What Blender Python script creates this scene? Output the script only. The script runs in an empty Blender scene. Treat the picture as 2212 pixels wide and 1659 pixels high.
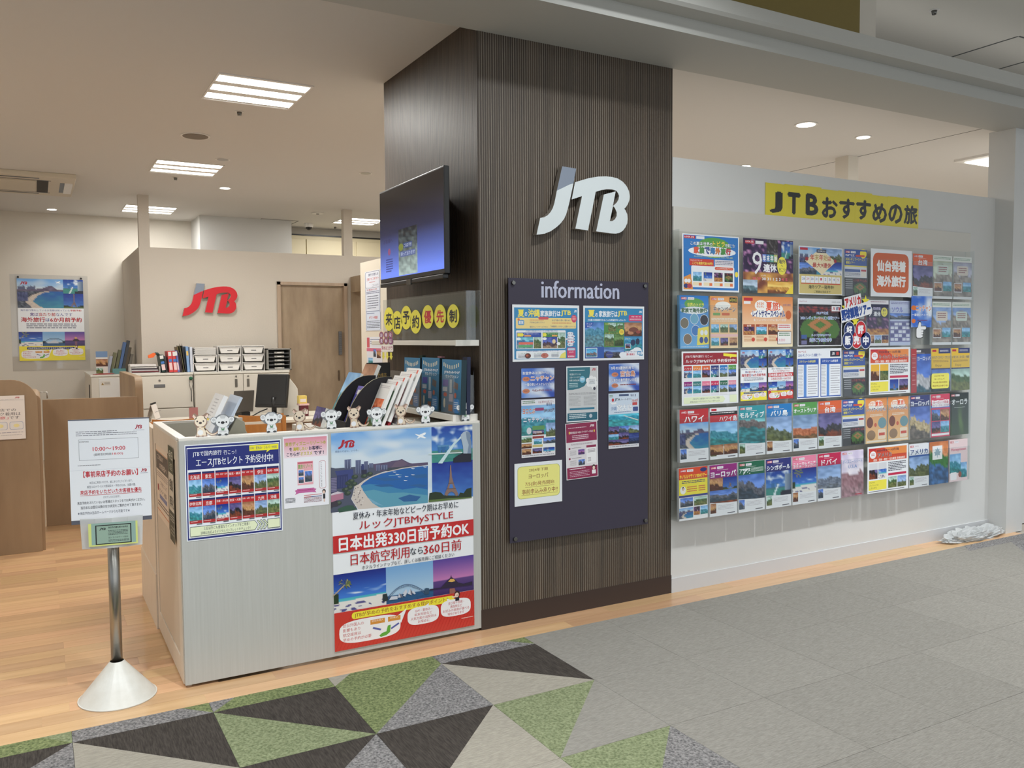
import bpy, bmesh, math, random
from mathutils import Vector, Matrix, noise
import numpy as np

random.seed(7)
SC = bpy.context.scene
COL = SC.collection
R = math.radians

# ------------------------------------------------------------------ camera
F_PX, YAW, PITCH, ROLL, CAM_H = 1822.7, .51405, -.05409, -.006366, 1.5
CAM = np.array([-1.959, -3.801, CAM_H])
_f = np.array([math.sin(YAW)*math.cos(PITCH), math.cos(YAW)*math.cos(PITCH), math.sin(PITCH)])
_r = np.array([math.cos(YAW), -math.sin(YAW), 0.])
_u = np.cross(_r, _f)
_c, _s = math.cos(ROLL), math.sin(ROLL)
RGT, UP = _c*_r + _s*_u, -_s*_r + _c*_u
cd = bpy.data.cameras.new('camera')
cam = bpy.data.objects.new('camera', cd); COL.objects.link(cam)
cd.sensor_width = 36; cd.lens = 36*F_PX/2212; cd.clip_start = .05
M = Matrix([[RGT[i], UP[i], -_f[i], CAM[i]] for i in range(3)] + [[0, 0, 0, 1]])
cam.matrix_world = M
SC.camera = cam

def _ray(x, y): return RGT*((x-1106)/F_PX) - UP*((y-829.5)/F_PX) + _f
def onY(x, y, Y): d = _ray(x, y); return Vector(CAM + d*((Y-CAM[1])/d[1]))
def onX(x, y, X): d = _ray(x, y); return Vector(CAM + d*((X-CAM[0])/d[0]))
def onZ(x, y, Z): d = _ray(x, y); return Vector(CAM + d*((Z-CAM[2])/d[2]))

# ------------------------------------------------------------------ world, exposure, area lights
SC.view_settings.view_transform = 'Standard'
SC.view_settings.look = 'None'
SC.view_settings.gamma = 1
SC.view_settings.use_curve_mapping = False
SC.view_settings.exposure = 0.12
SC.cycles.transparent_max_bounces = 24
w = bpy.data.worlds.new('world'); SC.world = w; w.use_nodes = True
w.node_tree.nodes['Background'].inputs[0].default_value = (.86, .93, 1.0, 1)
w.node_tree.nodes['Background'].inputs[1].default_value = .60

def area(name, loc, sx, sy, power, col, rot=(0, 0, 0)):
    l = bpy.data.lights.new(name, 'AREA'); l.shape = 'RECTANGLE'; l.size = sx; l.size_y = sy
    l.energy = power; l.color = col
    o = bpy.data.objects.new(name, l); COL.objects.link(o); o.location = loc; o.rotation_euler = rot
    return o
COOL = (.95, .985, 1.0); NEUT = (1, .985, .95); WARM = (1, .93, .83)
# concourse ceiling panels (unseen, out of the frame; area lights without built fittings)
for i, (x, y) in enumerate([(-3.2, -4.6), (.6, -4.6), (4.4, -4.6), (-1.4, -7.2), (3.2, -7.2)]):
    area('concourse_panel_light', (x, y, 3.52), 1.2, 1.2, 26, COOL)
for x in (-2.4, -.9, .55, 2.0, 3.4, 4.8):
    l = bpy.data.lights.new('concourse_downlight_beam', 'SPOT'); l.energy = 105 if x == .55 else 190; l.color = COOL
    l.spot_size = R(150 if x == .55 else 88); l.spot_blend = .75; l.shadow_soft_size = .045
    o = bpy.data.objects.new('concourse_downlight_beam', l); COL.objects.link(o); o.location = (x, -1.45, 3.52)

# added unseen strip fill above the bulkhead beam, brightening the concourse ceiling
area('concourse_ceiling_fill', (1.5, -.18, 3.215), 13, .10, 6.5, (1, .98, .94), (R(180), 0, 0))
# added unseen fill behind the camera, brightening the lower walls from the front
area('low_wall_fill', (1.5, -8.9, 1.5), 12, 2.2, 50, (1, .985, .96), (R(90), 0, 0))

# ------------------------------------------------------------------ colour and materials
def lin(c):
    if isinstance(c, str):
        c = c.lstrip('#'); c = [int(c[i:i+2], 16) for i in (0, 2, 4)]
    out = []
    for v in c[:3]:
        v = v/255
        out.append(v/12.92 if v <= .04045 else ((v+.055)/1.055)**2.4)
    return tuple(out)

def mat(name, c=(200, 200, 200), rough=.5, metal=0, spec=.5, emit=0, coat=0, bump=None, var=None, alpha=None):
    m = bpy.data.materials.new(name); m.use_nodes = True
    nt = m.node_tree; b = nt.nodes['Principled BSDF']
    b.inputs['Base Color'].default_value = (*lin(c), 1)
    b.inputs['Roughness'].default_value = rough; b.inputs['Metallic'].default_value = metal
    b.inputs['Specular IOR Level'].default_value = spec
    b.inputs['Coat Weight'].default_value = coat
    if emit:
        b.inputs['Emission Color'].default_value = (*lin(c), 1); b.inputs['Emission Strength'].default_value = emit
    tc = nt.nodes.new('ShaderNodeTexCoord')
    if var:   # (scale vec, amount, second colour)
        mp = nt.nodes.new('ShaderNodeMapping'); mp.inputs['Scale'].default_value = var[0]
        nt.links.new(tc.outputs['Object'], mp.inputs['Vector'])
        n = nt.nodes.new('ShaderNodeTexNoise'); n.inputs['Scale'].default_value = 1; n.inputs['Detail'].default_value = 5
        n.inputs['Roughness'].default_value = .6
        nt.links.new(mp.outputs[0], n.inputs['Vector'])
        rp = nt.nodes.new('ShaderNodeMapRange'); rp.inputs['From Min'].default_value = .3; rp.inputs['From Max'].default_value = .7
        rp.inputs['To Max'].default_value = var[1]
        nt.links.new(n.outputs['Fac'], rp.inputs['Value'])
        mx = nt.nodes.new('ShaderNodeMix'); mx.data_type = 'RGBA'
        mx.inputs['A'].default_value = (*lin(c), 1); mx.inputs['B'].default_value = (*lin(var[2]), 1)
        nt.links.new(rp.outputs[0], mx.inputs['Factor']); nt.links.new(mx.outputs['Result'], b.inputs['Base Color'])
    if bump:  # (scale vec, strength, distance)
        mp = nt.nodes.new('ShaderNodeMapping'); mp.inputs['Scale'].default_value = bump[0]
        nt.links.new(tc.outputs['Object'], mp.inputs['Vector'])
        n = nt.nodes.new('ShaderNodeTexNoise'); n.inputs['Scale'].default_value = 1; n.inputs['Detail'].default_value = 3
        nt.links.new(mp.outputs[0], n.inputs['Vector'])
        bp = nt.nodes.new('ShaderNodeBump'); bp.inputs['Strength'].default_value = bump[1]; bp.inputs['Distance'].default_value = bump[2]
        nt.links.new(n.outputs['Fac'], bp.inputs['Height']); nt.links.new(bp.outputs[0], b.inputs['Normal'])
    return m

def rand_tint(m, amt_v, amt_h=0.0):
    """each piece its own slight tint (per-object random)"""
    nt = m.node_tree; b = nt.nodes['Principled BSDF']
    oi = nt.nodes.new('ShaderNodeObjectInfo')
    hs = nt.nodes.new('ShaderNodeHueSaturation')
    mr = nt.nodes.new('ShaderNodeMapRange'); mr.inputs['To Min'].default_value = 1-amt_v; mr.inputs['To Max'].default_value = 1+amt_v
    nt.links.new(oi.outputs['Random'], mr.inputs['Value']); nt.links.new(mr.outputs[0], hs.inputs['Value'])
    if amt_h:
        ml = nt.nodes.new('ShaderNodeMath'); ml.operation = 'MULTIPLY'; ml.inputs[1].default_value = 7.31
        fr = nt.nodes.new('ShaderNodeMath'); fr.operation = 'FRACT'
        m2 = nt.nodes.new('ShaderNodeMapRange'); m2.inputs['To Min'].default_value = .5-amt_h; m2.inputs['To Max'].default_value = .5+amt_h
        nt.links.new(oi.outputs['Random'], ml.inputs[0]); nt.links.new(ml.outputs[0], fr.inputs[0])
        nt.links.new(fr.outputs[0], m2.inputs['Value']); nt.links.new(m2.outputs[0], hs.inputs['Hue'])
    bc = b.inputs['Base Color']
    if bc.links: nt.links.new(bc.links[0].from_socket, hs.inputs['Color'])
    else: hs.inputs['Color'].default_value = bc.default_value
    nt.links.new(hs.outputs[0], bc)
    return m

def clear_mat(name, tint=(252, 253, 253), refl=.07, rough=.03):
    m = bpy.data.materials.new(name); m.use_nodes = True; nt = m.node_tree
    nt.nodes.remove(nt.nodes['Principled BSDF'])
    out = [n for n in nt.nodes if n.type == 'OUTPUT_MATERIAL'][0]
    t = nt.nodes.new('ShaderNodeBsdfTransparent'); t.inputs[0].default_value = (*lin(tint), 1)
    g = nt.nodes.new('ShaderNodeBsdfGlossy'); g.inputs['Roughness'].default_value = rough; g.inputs[0].default_value = (.9, .95, 1, 1)
    fr = nt.nodes.new('ShaderNodeLayerWeight'); fr.inputs[0].default_value = .5
    pw = nt.nodes.new('ShaderNodeMath'); pw.operation = 'POWER'; pw.inputs[1].default_value = 4
    ad = nt.nodes.new('ShaderNodeMath'); ad.operation = 'MULTIPLY_ADD'; ad.inputs[1].default_value = .6; ad.inputs[2].default_value = refl*.6; ad.use_clamp = True
    mx = nt.nodes.new('ShaderNodeMixShader')
    nt.links.new(fr.outputs['Facing'], pw.inputs[0]); nt.links.new(pw.outputs[0], ad.inputs[0]); nt.links.new(ad.outputs[0], mx.inputs[0])
    nt.links.new(t.outputs[0], mx.inputs[1]); nt.links.new(g.outputs[0], mx.inputs[2]); nt.links.new(mx.outputs[0], out.inputs[0])
    return m

def print_mat(name, rough, coat=0):
    m = mat(name, (255, 255, 255), rough, coat=coat); nt = m.node_tree
    a = nt.nodes.new('ShaderNodeVertexColor'); a.layer_name = 'Ink'
    nt.links.new(a.outputs[0], nt.nodes['Principled BSDF'].inputs['Base Color'])
    m.node_tree.nodes['Principled BSDF'].inputs['Coat Roughness'].default_value = .12
    return m

PAPER = print_mat('printed_paper', .55)
GLOSSY = print_mat('glossy_print', .32, .25)
W_COOL = mat('painted_wall_white', (213, 213, 211), .6, bump=((60, 60, 60), .12, .002), var=((.8, .8, .8), .5, (200, 200, 197)))
W_WARM = mat('wallpaper_warm_white', (214, 208, 197), .75, bump=((90, 90, 90), .2, .002))
W_BOOTH = mat('wallpaper_booth_beige', (201, 193, 181), .8, bump=((90, 90, 90), .3, .003))
CEIL = mat('ceiling_paint', (213, 211, 208), .85)
CEIL_C = mat('concourse_ceiling_paint', (214, 211, 203), .8)
BEAMM = mat('beam_paint', (180, 180, 175), .6)
CREAM = mat('cream_steel', (222, 218, 208), .4)
STEEL = mat('brushed_steel', (165, 163, 158), .3, metal=1)
CHROME = mat('dark_chrome', (120, 120, 118), .25, metal=1)
BLACK = mat('black_plastic', (18, 18, 19), .35)
BLACKM = mat('black_board', (22, 20, 26), .7)
GREYP = mat('grey_plastic', (105, 106, 108), .5)
WHITEP = mat('white_plastic', (226, 224, 220), .4)
OLIVE = mat('olive_panel', (128, 112, 58), .6)
CLEAR = clear_mat('clear_acrylic')
CLEAR2 = clear_mat('hazy_acrylic', (249, 251, 251), .10, .08)
FROST = mat('milky_plastic', (238, 240, 240), .25)
FROST.node_tree.nodes['Principled BSDF'].inputs['Transmission Weight'].default_value = .45

# ------------------------------------------------------------------ mesh helpers
def box(bm, x0, x1, y0, y1, z0, z1, mi=0):
    v = [bm.verts.new(p) for p in ((x0, y0, z0), (x1, y0, z0), (x1, y1, z0), (x0, y1, z0), (x0, y0, z1), (x1, y0, z1), (x1, y1, z1), (x0, y1, z1))]
    for q in ((3, 2, 1, 0), (4, 5, 6, 7), (0, 1, 5, 4), (1, 2, 6, 5), (2, 3, 7, 6), (3, 0, 4, 7)):
        f = bm.faces.new([v[i] for i in q]); f.material_index = mi
    return v
def cyl(bm, cx, cy, z0, z1, r0, r1=None, n=24, mi=0, axis='z', caps=True):
    r1 = r0 if r1 is None else r1
    def P(a, b, h):
        return {'z': (cx+a, cy+b, h), 'y': (cx+a, h, cy+b), 'x': (h, cx+a, cy+b)}[axis]
    A = [bm.verts.new(P(r0*math.cos(2*math.pi*i/n), r0*math.sin(2*math.pi*i/n), z0)) for i in range(n)]
    B = [bm.verts.new(P(r1*math.cos(2*math.pi*i/n), r1*math.sin(2*math.pi*i/n), z1)) for i in range(n)]
    for i in range(n):
        f = bm.faces.new((A[i], A[(i+1) % n], B[(i+1) % n], B[i])); f.smooth = True; f.material_index = mi
    if caps:
        bm.faces.new(A[::-1]).material_index = mi; bm.faces.new(B).material_index = mi
def prism(bm, pts, y0, y1, plane='xz', mi=0):
    """extrude an outline given in a plane between y0 and y1 of the third axis"""
    def P(a, b, h): return {'xz': (a, h, b), 'yz': (h, a, b), 'xy': (a, b, h)}[plane]
    A = [bm.verts.new(P(a, b, y0)) for a, b in pts]; B = [bm.verts.new(P(a, b, y1)) for a, b in pts]
    n = len(pts)
    for i in range(n): bm.faces.new((A[i], A[(i+1) % n], B[(i+1) % n], B[i])).material_index = mi
    bm.faces.new(A[::-1]).material_index = mi; bm.faces.new(B).material_index = mi
def tube(bm, pts, r, n=8, mi=0):
    rings = []
    for i, p in enumerate(pts):
        p = Vector(p); d = (Vector(pts[min(i+1, len(pts)-1)]) - Vector(pts[max(i-1, 0)])).normalized()
        a = d.orthogonal().normalized() if i == 0 else (a - d*a.dot(d)).normalized()
        b = d.cross(a)
        rings.append([bm.verts.new(p + r*(a*math.cos(2*math.pi*k/n) + b*math.sin(2*math.pi*k/n))) for k in range(n)])
    for A, B in zip(rings, rings[1:]):
        for k in range(n):
            f = bm.faces.new((A[k], A[(k+1) % n], B[(k+1) % n], B[k])); f.smooth = True; f.material_index = mi
    bm.faces.new(rings[0][::-1]).material_index = mi; bm.faces.new(rings[-1]).material_index = mi

def obj(name, bm, mats, parent=None, loc=None, bevel=0, smooth=False):
    bmesh.ops.recalc_face_normals(bm, faces=bm.faces)
    me = bpy.data.meshes.new(name); bm.to_mesh(me); bm.free()
    for m in (mats if isinstance(mats, (list, tuple)) else [mats]): me.materials.append(m)
    if smooth:
        for p in me.polygons: p.use_smooth = True
    o = bpy.data.objects.new(name, me); COL.objects.link(o)
    if parent: o.parent = parent
    if loc is not None: o.location = loc
    if bevel:
        b = o.modifiers.new('bevel', 'BEVEL'); b.width = bevel; b.segments = 2; b.limit_method = 'ANGLE'; b.angle_limit = R(40)
    return o
def boxo(name, x0, x1, y0, y1, z0, z1, m, parent=None, bevel=0, loc=None):
    bm = bmesh.new(); box(bm, x0, x1, y0, y1, z0, z1); return obj(name, bm, m, parent, loc, bevel)
def tag(o, label, cat, group=None):
    o['label'] = label; o['category'] = cat
    if group: o['group'] = group
    return o
def struct(o, label=None):
    o['kind'] = 'structure'
    if label: o['label'] = label
    return o
def thing(name, label, cat, loc=(0, 0, 0), rz=0, group=None):
    o = bpy.data.objects.new(name, None); COL.objects.link(o); o.location = loc; o.rotation_euler = (0, 0, rz); o.empty_display_size = .1
    return tag(o, label, cat, group)
def part(src, parent, name=None, loc=None, rot=None):
    c = src.copy(); COL.objects.link(c); c.parent = parent
    if loc is not None: c.location = loc
    if rot is not None: c.rotation_euler = rot
    return c

# ------------------------------------------------------------------ lettering and print
_tc = {}
def glyphs(s, bold=0.0):
    k = s
    if k not in _tc:
        c = bpy.data.curves.new('lettering', 'FONT'); c.body = s; c.resolution_u = 2
        c.dimensions = '2D'; c.fill_mode = 'BOTH'
        o = bpy.data.objects.new('lettering', c); me = o.to_mesh()
        v = np.array([q.co[:2] for q in me.vertices]) if len(me.vertices) else np.zeros((0, 2))
        f = [tuple(p.vertices) for p in me.polygons]
        o.to_mesh_clear(); bpy.data.objects.remove(o); bpy.data.curves.remove(c)
        d = np.array([1., 1.])
        if len(v): d = np.maximum(v.max(0)-v.min(0), 1e-6); v = (v - v.min(0))/d
        _tc[k] = (v, f, d)
    return _tc[k]

# emblem outline, traced once (units: 0..1 wide, 0..1 high from the top)
_J = [(565,150),(713,158),(700,235),(683,318),(655,450),(635,545),(610,640),(585,700),(545,755),(500,800),(440,845),(380,873),(330,885),(297,890),(335,712),(375,703),(410,680),(440,645),(465,600),(482,545),(495,480),(508,412)]
_JG = [(565,150),(713,158),(683,318),(640,335),(590,365),(508,412)]
_JW = [(508,412),(590,365),(640,335),(683,318),(655,450),(635,545),(610,640),(585,700),(545,755),(500,800),(440,845),(380,873),(330,885),(297,890),(335,712),(375,703),(410,680),(440,645),(465,600),(482,545),(495,480)]
_TB = [(700,305),(780,272),(850,245),(950,218),(1040,206),(1110,205),(1170,215),(1230,245),(1270,285),(1300,340),(1310,400),(1305,440),(1290,480),(1270,515),(1247,540),(1265,565),(1280,600),(1285,650),(1280,700),(1260,745),(1230,785),(1190,812),(1150,822),(1090,823),(930,812),(1015,405),(1148,359),(1116,520),(1124,516),(1160,480),(1180,445),(1187,405),(1175,375),(1152,350),(1110,342),(1050,345),(985,360),(925,385),(840,808),(703,798),(775,445),(665,490)]
_TBH = [(1113,545),(1082,690),(1110,688),(1140,665),(1158,630),(1160,590),(1145,552),(1130,530),(1120,524)]
_JTB_TILT = .02
def _n(pts):
    return [((x-297)/1013, (y-150 + (1310-x)*_JTB_TILT*0)/740) for x, y in pts]
def tess(outer, holes=()):
    from mathutils.geometry import tessellate_polygon
    loops = [[Vector((x, y, 0)) for x, y in outer]] + [[Vector((x, y, 0)) for x, y in h] for h in holes]
    flat = [p for l in loops for p in l]
    return [(p.x, p.y) for p in flat], [tuple(t) for t in tessellate_polygon(loops)]

class Sheet:
    """a printed sheet: paper body plus flat ink shapes, one mesh.  u, v in percent from the top-left corner"""
    def __init__(s, W, H, th=.0006, paper=(240, 242, 243), m=None):
        s.W, s.H, s.k, s.th = W, H, 0, th; s.m = m or PAPER
        s.v, s.f, s.c = [], [], []
        c = lin(paper)
        for y in (-th, 0):
            for x, z in ((-W/2, 0), (W/2, 0), (W/2, H), (-W/2, H)): s.v.append((x, y, z))
        for q in ((0, 1, 2, 3), (7, 6, 5, 4), (4, 5, 1, 0), (5, 6, 2, 1), (6, 7, 3, 2), (7, 4, 0, 3)):
            s.f.append(q); s.c.append([c]*4)
    def _p(s, u, v): return (-s.W/2 + s.W*u/100, -s.th - s.k*1.5e-5, s.H*(1 - v/100))
    def _layer(s): s.k += 1
    def poly(s, pts, col):
        s._layer(); b = len(s.v); c = lin(col)
        s.v += [s._p(u, v) for u, v in pts]; s.f.append(tuple(range(b, b+len(pts)))); s.c.append([c]*len(pts)); return s
    def rect(s, u0, v0, u1, v1, col, col2=None):
        s._layer(); b = len(s.v); c = lin(col); c2 = lin(col2) if col2 else c
        s.v += [s._p(u0, v0), s._p(u0, v1), s._p(u1, v1), s._p(u1, v0)]; s.f.append((b, b+1, b+2, b+3)); s.c.append([c, c2, c2, c]); return s
    def ell(s, cu, cv, ru, rv, col, n=20):
        return s.poly([(cu + ru*math.cos(2*math.pi*i/n), cv + rv*math.sin(2*math.pi*i/n)) for i in range(n)], col)
    def rrect(s, u0, v0, u1, v1, r, col):
        k = s.W/s.H; pts = []
        for cu, cv, a in ((u1-r, v0+r*k, -90), (u1-r, v1-r*k, 0), (u0+r, v1-r*k, 90), (u0+r, v0+r*k, 180)):
            for i in range(5):
                t = R(a + i*22.5); pts.append((cu + r*math.cos(t), cv + r*k*math.sin(t)))
        return s.poly(pts, col)
    def text(s, t, u0, v0, u1, v1, col, bold=0.0, out=None, ow=.06):
        if out:
            s._glyph(t, u0, v0, u1, v1, out, bold+ow)
        return s._glyph(t, u0, v0, u1, v1, col, bold)
    def _glyph(s, t, u0, v0, u1, v1, col, bold):
        V, F, D = glyphs(t); s._layer(); c = lin(col)
        q = [(0, 0)] if bold <= .001 else ([(-bold, 0), (bold, 0)] if bold < .016 else [(-bold, 0), (bold, 0), (0, bold), (0, -bold)] if bold < .045 else
             [(bold*math.cos(a), bold*math.sin(a)) for a in (0, .785, 1.57, 2.356, 3.14, 3.93, 4.71, 5.5)])
        for n, (ax, ay) in enumerate(q):     # heavier strokes: the outline laid down again, slightly shifted
            b = len(s.v); ax /= D[0]; ay /= D[1]; kk = 3e-6*n
            for x, y in V:
                p = s._p(u0 + (u1-u0)*(x+ax), v1 + (v0-v1)*(y+ay)); s.v.append((p[0], p[1]-kk, p[2]))
            for f in F: s.f.append(tuple(b+i for i in f)); s.c.append([c]*len(f))
        return s
    def dashes(s, u0, v0, u1, v1, n, col, fill=.45, seed=1):
        """rows of text too small to read in the photograph"""
        rg = random.Random(seed); s._layer(); c = lin(col); h = (v1-v0)/n
        for i in range(n):
            u = u0; end = u1 - (rg.random()*.25*(u1-u0) if i % 3 == 2 else 0)
            while u < end:
                wd = min(end-u, (u1-u0)*rg.uniform(.04, .14)); b = len(s.v); va = v0 + i*h
                s.v += [s._p(u, va), s._p(u, va+h*fill), s._p(u+wd, va+h*fill), s._p(u+wd, va)]
                s.f.append((b, b+1, b+2, b+3)); s.c.append([c]*4); u += wd + (u1-u0)*.015
        return s
    def jtb(s, u0, v0, u1, v1, col=(178, 30, 45), grey=None):
        for pts, hol, cc in ((_JG, (), grey or col), (_JW, (), col), (_TB, (_TBH,), col)):
            P, T = tess(_n(pts), [_n(h) for h in hol]); s._layer(); b = len(s.v); c = lin(cc)
            s.v += [s._p(u0 + (u1-u0)*x, v0 + (v1-v0)*y) for x, y in P]
            for t in T: s.f.append(tuple(b+i for i in t)); s.c.append([c]*3)
        return s
    def pic(s, fn, u0, v0, u1, v1, nx=16, ny=12, seed=0):
        """a printed photograph: a grid coloured by a function of position"""
        s._layer(); b = len(s.v)
        cc = [[lin(np.clip(fn(i/nx, j/ny, seed), 0, 255)) for i in range(nx+1)] for j in range(ny+1)]
        for j in range(ny+1):
            for i in range(nx+1): s.v.append(s._p(u0 + (u1-u0)*i/nx, v0 + (v1-v0)*j/ny))
        for j in range(ny):
            for i in range(nx):
                a = b + j*(nx+1) + i
                s.f.append((a, a+nx+1, a+nx+2, a+1)); s.c.append([cc[j][i], cc[j+1][i], cc[j+1][i+1], cc[j][i+1]])
        return s
    def make(s, name, parent=None, loc=(0, 0, 0), rz=0, lean=0, roll=0):
        me = bpy.data.meshes.new(name); me.from_pydata(s.v, [], s.f); me.materials.append(s.m)
        ca = me.color_attributes.new('Ink', 'FLOAT_COLOR', 'CORNER')
        arr = np.ones((len(me.loops), 4), dtype=np.float32)
        arr[:, :3] = np.array([c for fc in s.c for c in fc], dtype=np.float32)
        ca.data.foreach_set('color', arr.ravel())
        o = bpy.data.objects.new(name, me); COL.objects.link(o)
        if parent: o.parent = parent
        o.matrix_local = Matrix.Translation(loc) @ Matrix.Rotation(rz, 4, 'Z') @ Matrix.Rotation(-lean, 4, 'X') @ Matrix.Rotation(roll, 4, 'Y')
        return o

# ---- printed-photo colour fields (u right, v down, 0..1)
def nz(x, y, sd=0): return noise.noise(Vector((x, y, sd*3.7+.5)))
def mixc(a, b, t): t = max(0, min(1, t)); return np.array(a)*(1-t) + np.array(b)*t
def P_beach(u, v, sd=0):
    """bay with a headland, towers on the left, curved sand"""
    sky = mixc((110, 165, 225), (205, 220, 232), v/.35 + .5*nz(u*4, v*9, sd))
    if sd == 99: return mixc(sky, (226, 232, 238), 1.6*(nz(u*3.2, v*7, 4)-.05))
    hz = .36 - .11*math.exp(-((u-.72)/.09)**2) - .05*math.exp(-((u-.6)/.16)**2)
    if v < hz: c = sky
    elif v < .42: c = np.array((92, 82, 108)) + 30*nz(u*12, v*20, sd)
    else:
        t = (v-.42)/.58
        xs = .78 - .48*math.sqrt(max(0, 1-(1-min(1, t*1.35))**2)) + max(0, t-.62)*.55   # shore line
        if u > xs + .035: c = mixc((28, 92, 165), (62, 140, 165), t + .5*nz(u*6, v*10, sd))
        elif u > xs - .07 - .12*t: c = np.array((205, 192, 180)) + 18*nz(u*30, v*30, sd)
        else: c = np.array((72, 78, 92)) + 60*nz(u*26, v*22, sd)
    if .36 > v > .24 + .06*abs(nz(u*9, 1, sd)) and u < .4 and nz(u*22, 3.3, sd) > 0: c = np.array((84, 92, 125))
    if u < .22 and v > .44 and v < .78: c = np.array((66, 74, 118)) + 55*nz(u*50, v*12, sd)
    return c
def P_singapore(u, v, sd=0):
    c = mixc((14, 56, 150), (70, 130, 200), v/.6)
    cl = nz(u*4, v*5, sd+2) + .5*nz(u*9, v*9, sd)
    if v < .68: c = mixc(c, (225, 232, 238), cl*1.8)
    else: c = mixc((60, 140, 130), (44, 110, 105), nz(u*8, v*12))
    if sd == 99: return c
    if .62 < v < .68: c = np.array((70, 110, 130))
    if u > .74 and v > .12 + .2*abs(u-.87): c = mixc((150, 168, 185), (85, 105, 135), (u-.74)*4)
    if u > .58 and v > .84 - .15*(u-.58): c = np.array((28, 34, 52))
    if .22 < u < .48 and .46 < v < .66 and nz(u*20, 1) > -.1: c = np.array((52, 108, 160))
    if abs(u - .45 + (v-.6)*.35) < .035 and v > .5: c = np.array((215, 230, 235))
    return c
def P_eiffel(u, v, sd=0):
    c = mixc((16, 44, 138), (78, 135, 205), v + .15*nz(u*5, v*9))
    if sd == 99: return c
    tw = .008 + .13*max(0, v-.25)**2.2*3.2 if v > .04 else 0
    if v > .04 and abs(u-.52) < tw and not (v > .72 and abs(u-.52) < (v-.72)*.55): c = np.array((120, 98, 92)) + 25*nz(u*60, v*40)
    if v > .86 - .16*abs(u-.5)**1.2 + .03*nz(u*14, 2) and (abs(u-.52) > .2): c = np.array((38, 52, 34)) + 26*nz(u*30, v*30)
    if v > .93: c = np.array((92, 112, 56))
    return c
def P_palm(u, v, sd=0):
    c = mixc((10, 34, 128), (60, 120, 210), v/.6)
    if .4 < v < .62: c = mixc(c, (205, 220, 240), 2.2*(nz(u*3.5, v*18, sd)-.12))
    if v > .64: c = mixc((60, 170, 190), (120, 200, 205), (v-.64)*6)
    if v > .74 - .05*u: c = np.array((228, 226, 222))
    if v > .78 and nz(u*9, v*14, 5) > .05 + u*.2: c = np.array((86, 84, 140))
    if u < .1 and v > .5 and v < .78: c = np.array((36, 56, 30))
    if sd == 99: return c
    for k in range(6):
        a = k*1.05; dx, dy = u-.25, v-.18
        r = math.hypot(dx, dy*.9)
        if r < .17 and abs(math.atan2(dy, dx) - (a-math.pi)) < .22: c = np.array((120, 130, 66))
    if abs(u - (.02 + .22*((.5-v)/.3)**.8 if v < .5 else 9)) < .012 and v > .2: c = np.array((150, 130, 110))
    return c
def P_sydney(u, v, sd=0):
    c = mixc((115, 165, 215), (168, 200, 226), v/.7)
    if sd == 99: return c if v < .8 else mixc((36, 86, 132), (26, 62, 102), nz(u*12, v*26))
    a = ((u-.52)/.42)**2 + ((v-.78)/.3)**2
    if .86 < a < 1.12 and v < .74: c = np.array((80, 104, 136)) + 20*nz(u*60, v*60)
    if .74 < v < .8: c = np.array((92, 92, 96)) + 30*nz(u*30, v*8)
    for x0, h in ((.34, .12), (.42, .15), (.5, .22), (.58, .24), (.66, .13), (.24, .08)):
        if 0 < (u-x0+.05)/.1 < 1 and v > .78 - h*math.sin(math.pi*min(1, (u-x0+.05)/.12)) and v < .78: c = np.array((196, 202, 212))
    if (u < .1 or u > .9) and .66 < v < .8: c = np.array((28, 46, 60))
    if v > .8: c = mixc((36, 86, 132), (26, 62, 102), nz(u*12, v*26))
    return c
def P_mont(u, v, sd=0):
    c = mixc((84, 62, 150), (190, 120, 178), v/.55) if v < .6 else mixc((92, 62, 128), (56, 40, 96), (v-.6)*2.5)
    if sd == 99: return c
    if .6 < v < .68: c = np.array((48, 34, 78))
    h = .66 - .26*max(0, 1-abs(u-.55)/.24)**1.3
    if v > h and v < .68 and abs(u-.55) < .3: c = np.array((52, 38, 48))
    if abs(u-.55) < .07 and .38 < v < .5: c = np.array((226, 176, 88))
    if abs(u-.55) < .008 and .24 < v < .4: c = np.array((60, 44, 70))
    if v > .7 and abs(u-.57) < .05: c = mixc(c, (190, 120, 90), .5)
    return c
def P_fire(u, v, sd=0):
    c = np.array((52, 26, 72)) + 30*nz(u*5, v*5, sd)
    b = nz(u*14, v*14, sd)
    if b > .18: c = mixc(c, (215, 150, 200), b*1.7)
    if v > .6: c = mixc((120, 60, 40), (225, 170, 80), .5 + nz(u*8, v*8, sd+1))
    if v < .5 and .45 < u < .7: c = np.array((46, 40, 40)) + 160*max(0, nz(u*30, v*20, sd))
    return c
def P_stad(u, v, sd=0):
    c = np.array((36, 28, 34)) + 40*nz(u*22, v*26, sd)
    if .04 < v < .2: c = mixc((40, 30, 40), (170, 60, 60), .5 + nz(u*20, v*30))
    if v > .28 and ((u-.5)/.46)**2 + ((v-.62)/.36)**2 < 1: c = np.array((72, 112, 50))
    d = abs(u-.5) + abs(v-.5)*1.4
    if .14 < d < .3 and v > .3: c = np.array((176, 120, 72))
    if d < .09: c = np.array((80, 124, 56))
    for x0, y0 in ((.2, .82), (.38, .66), (.52, .8), (.68, .68), (.85, .85)):
        if abs(u-x0 - (.5-x0)*.1) < .05 and v > y0: c = np.array((20, 17, 22))
    return c
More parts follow.
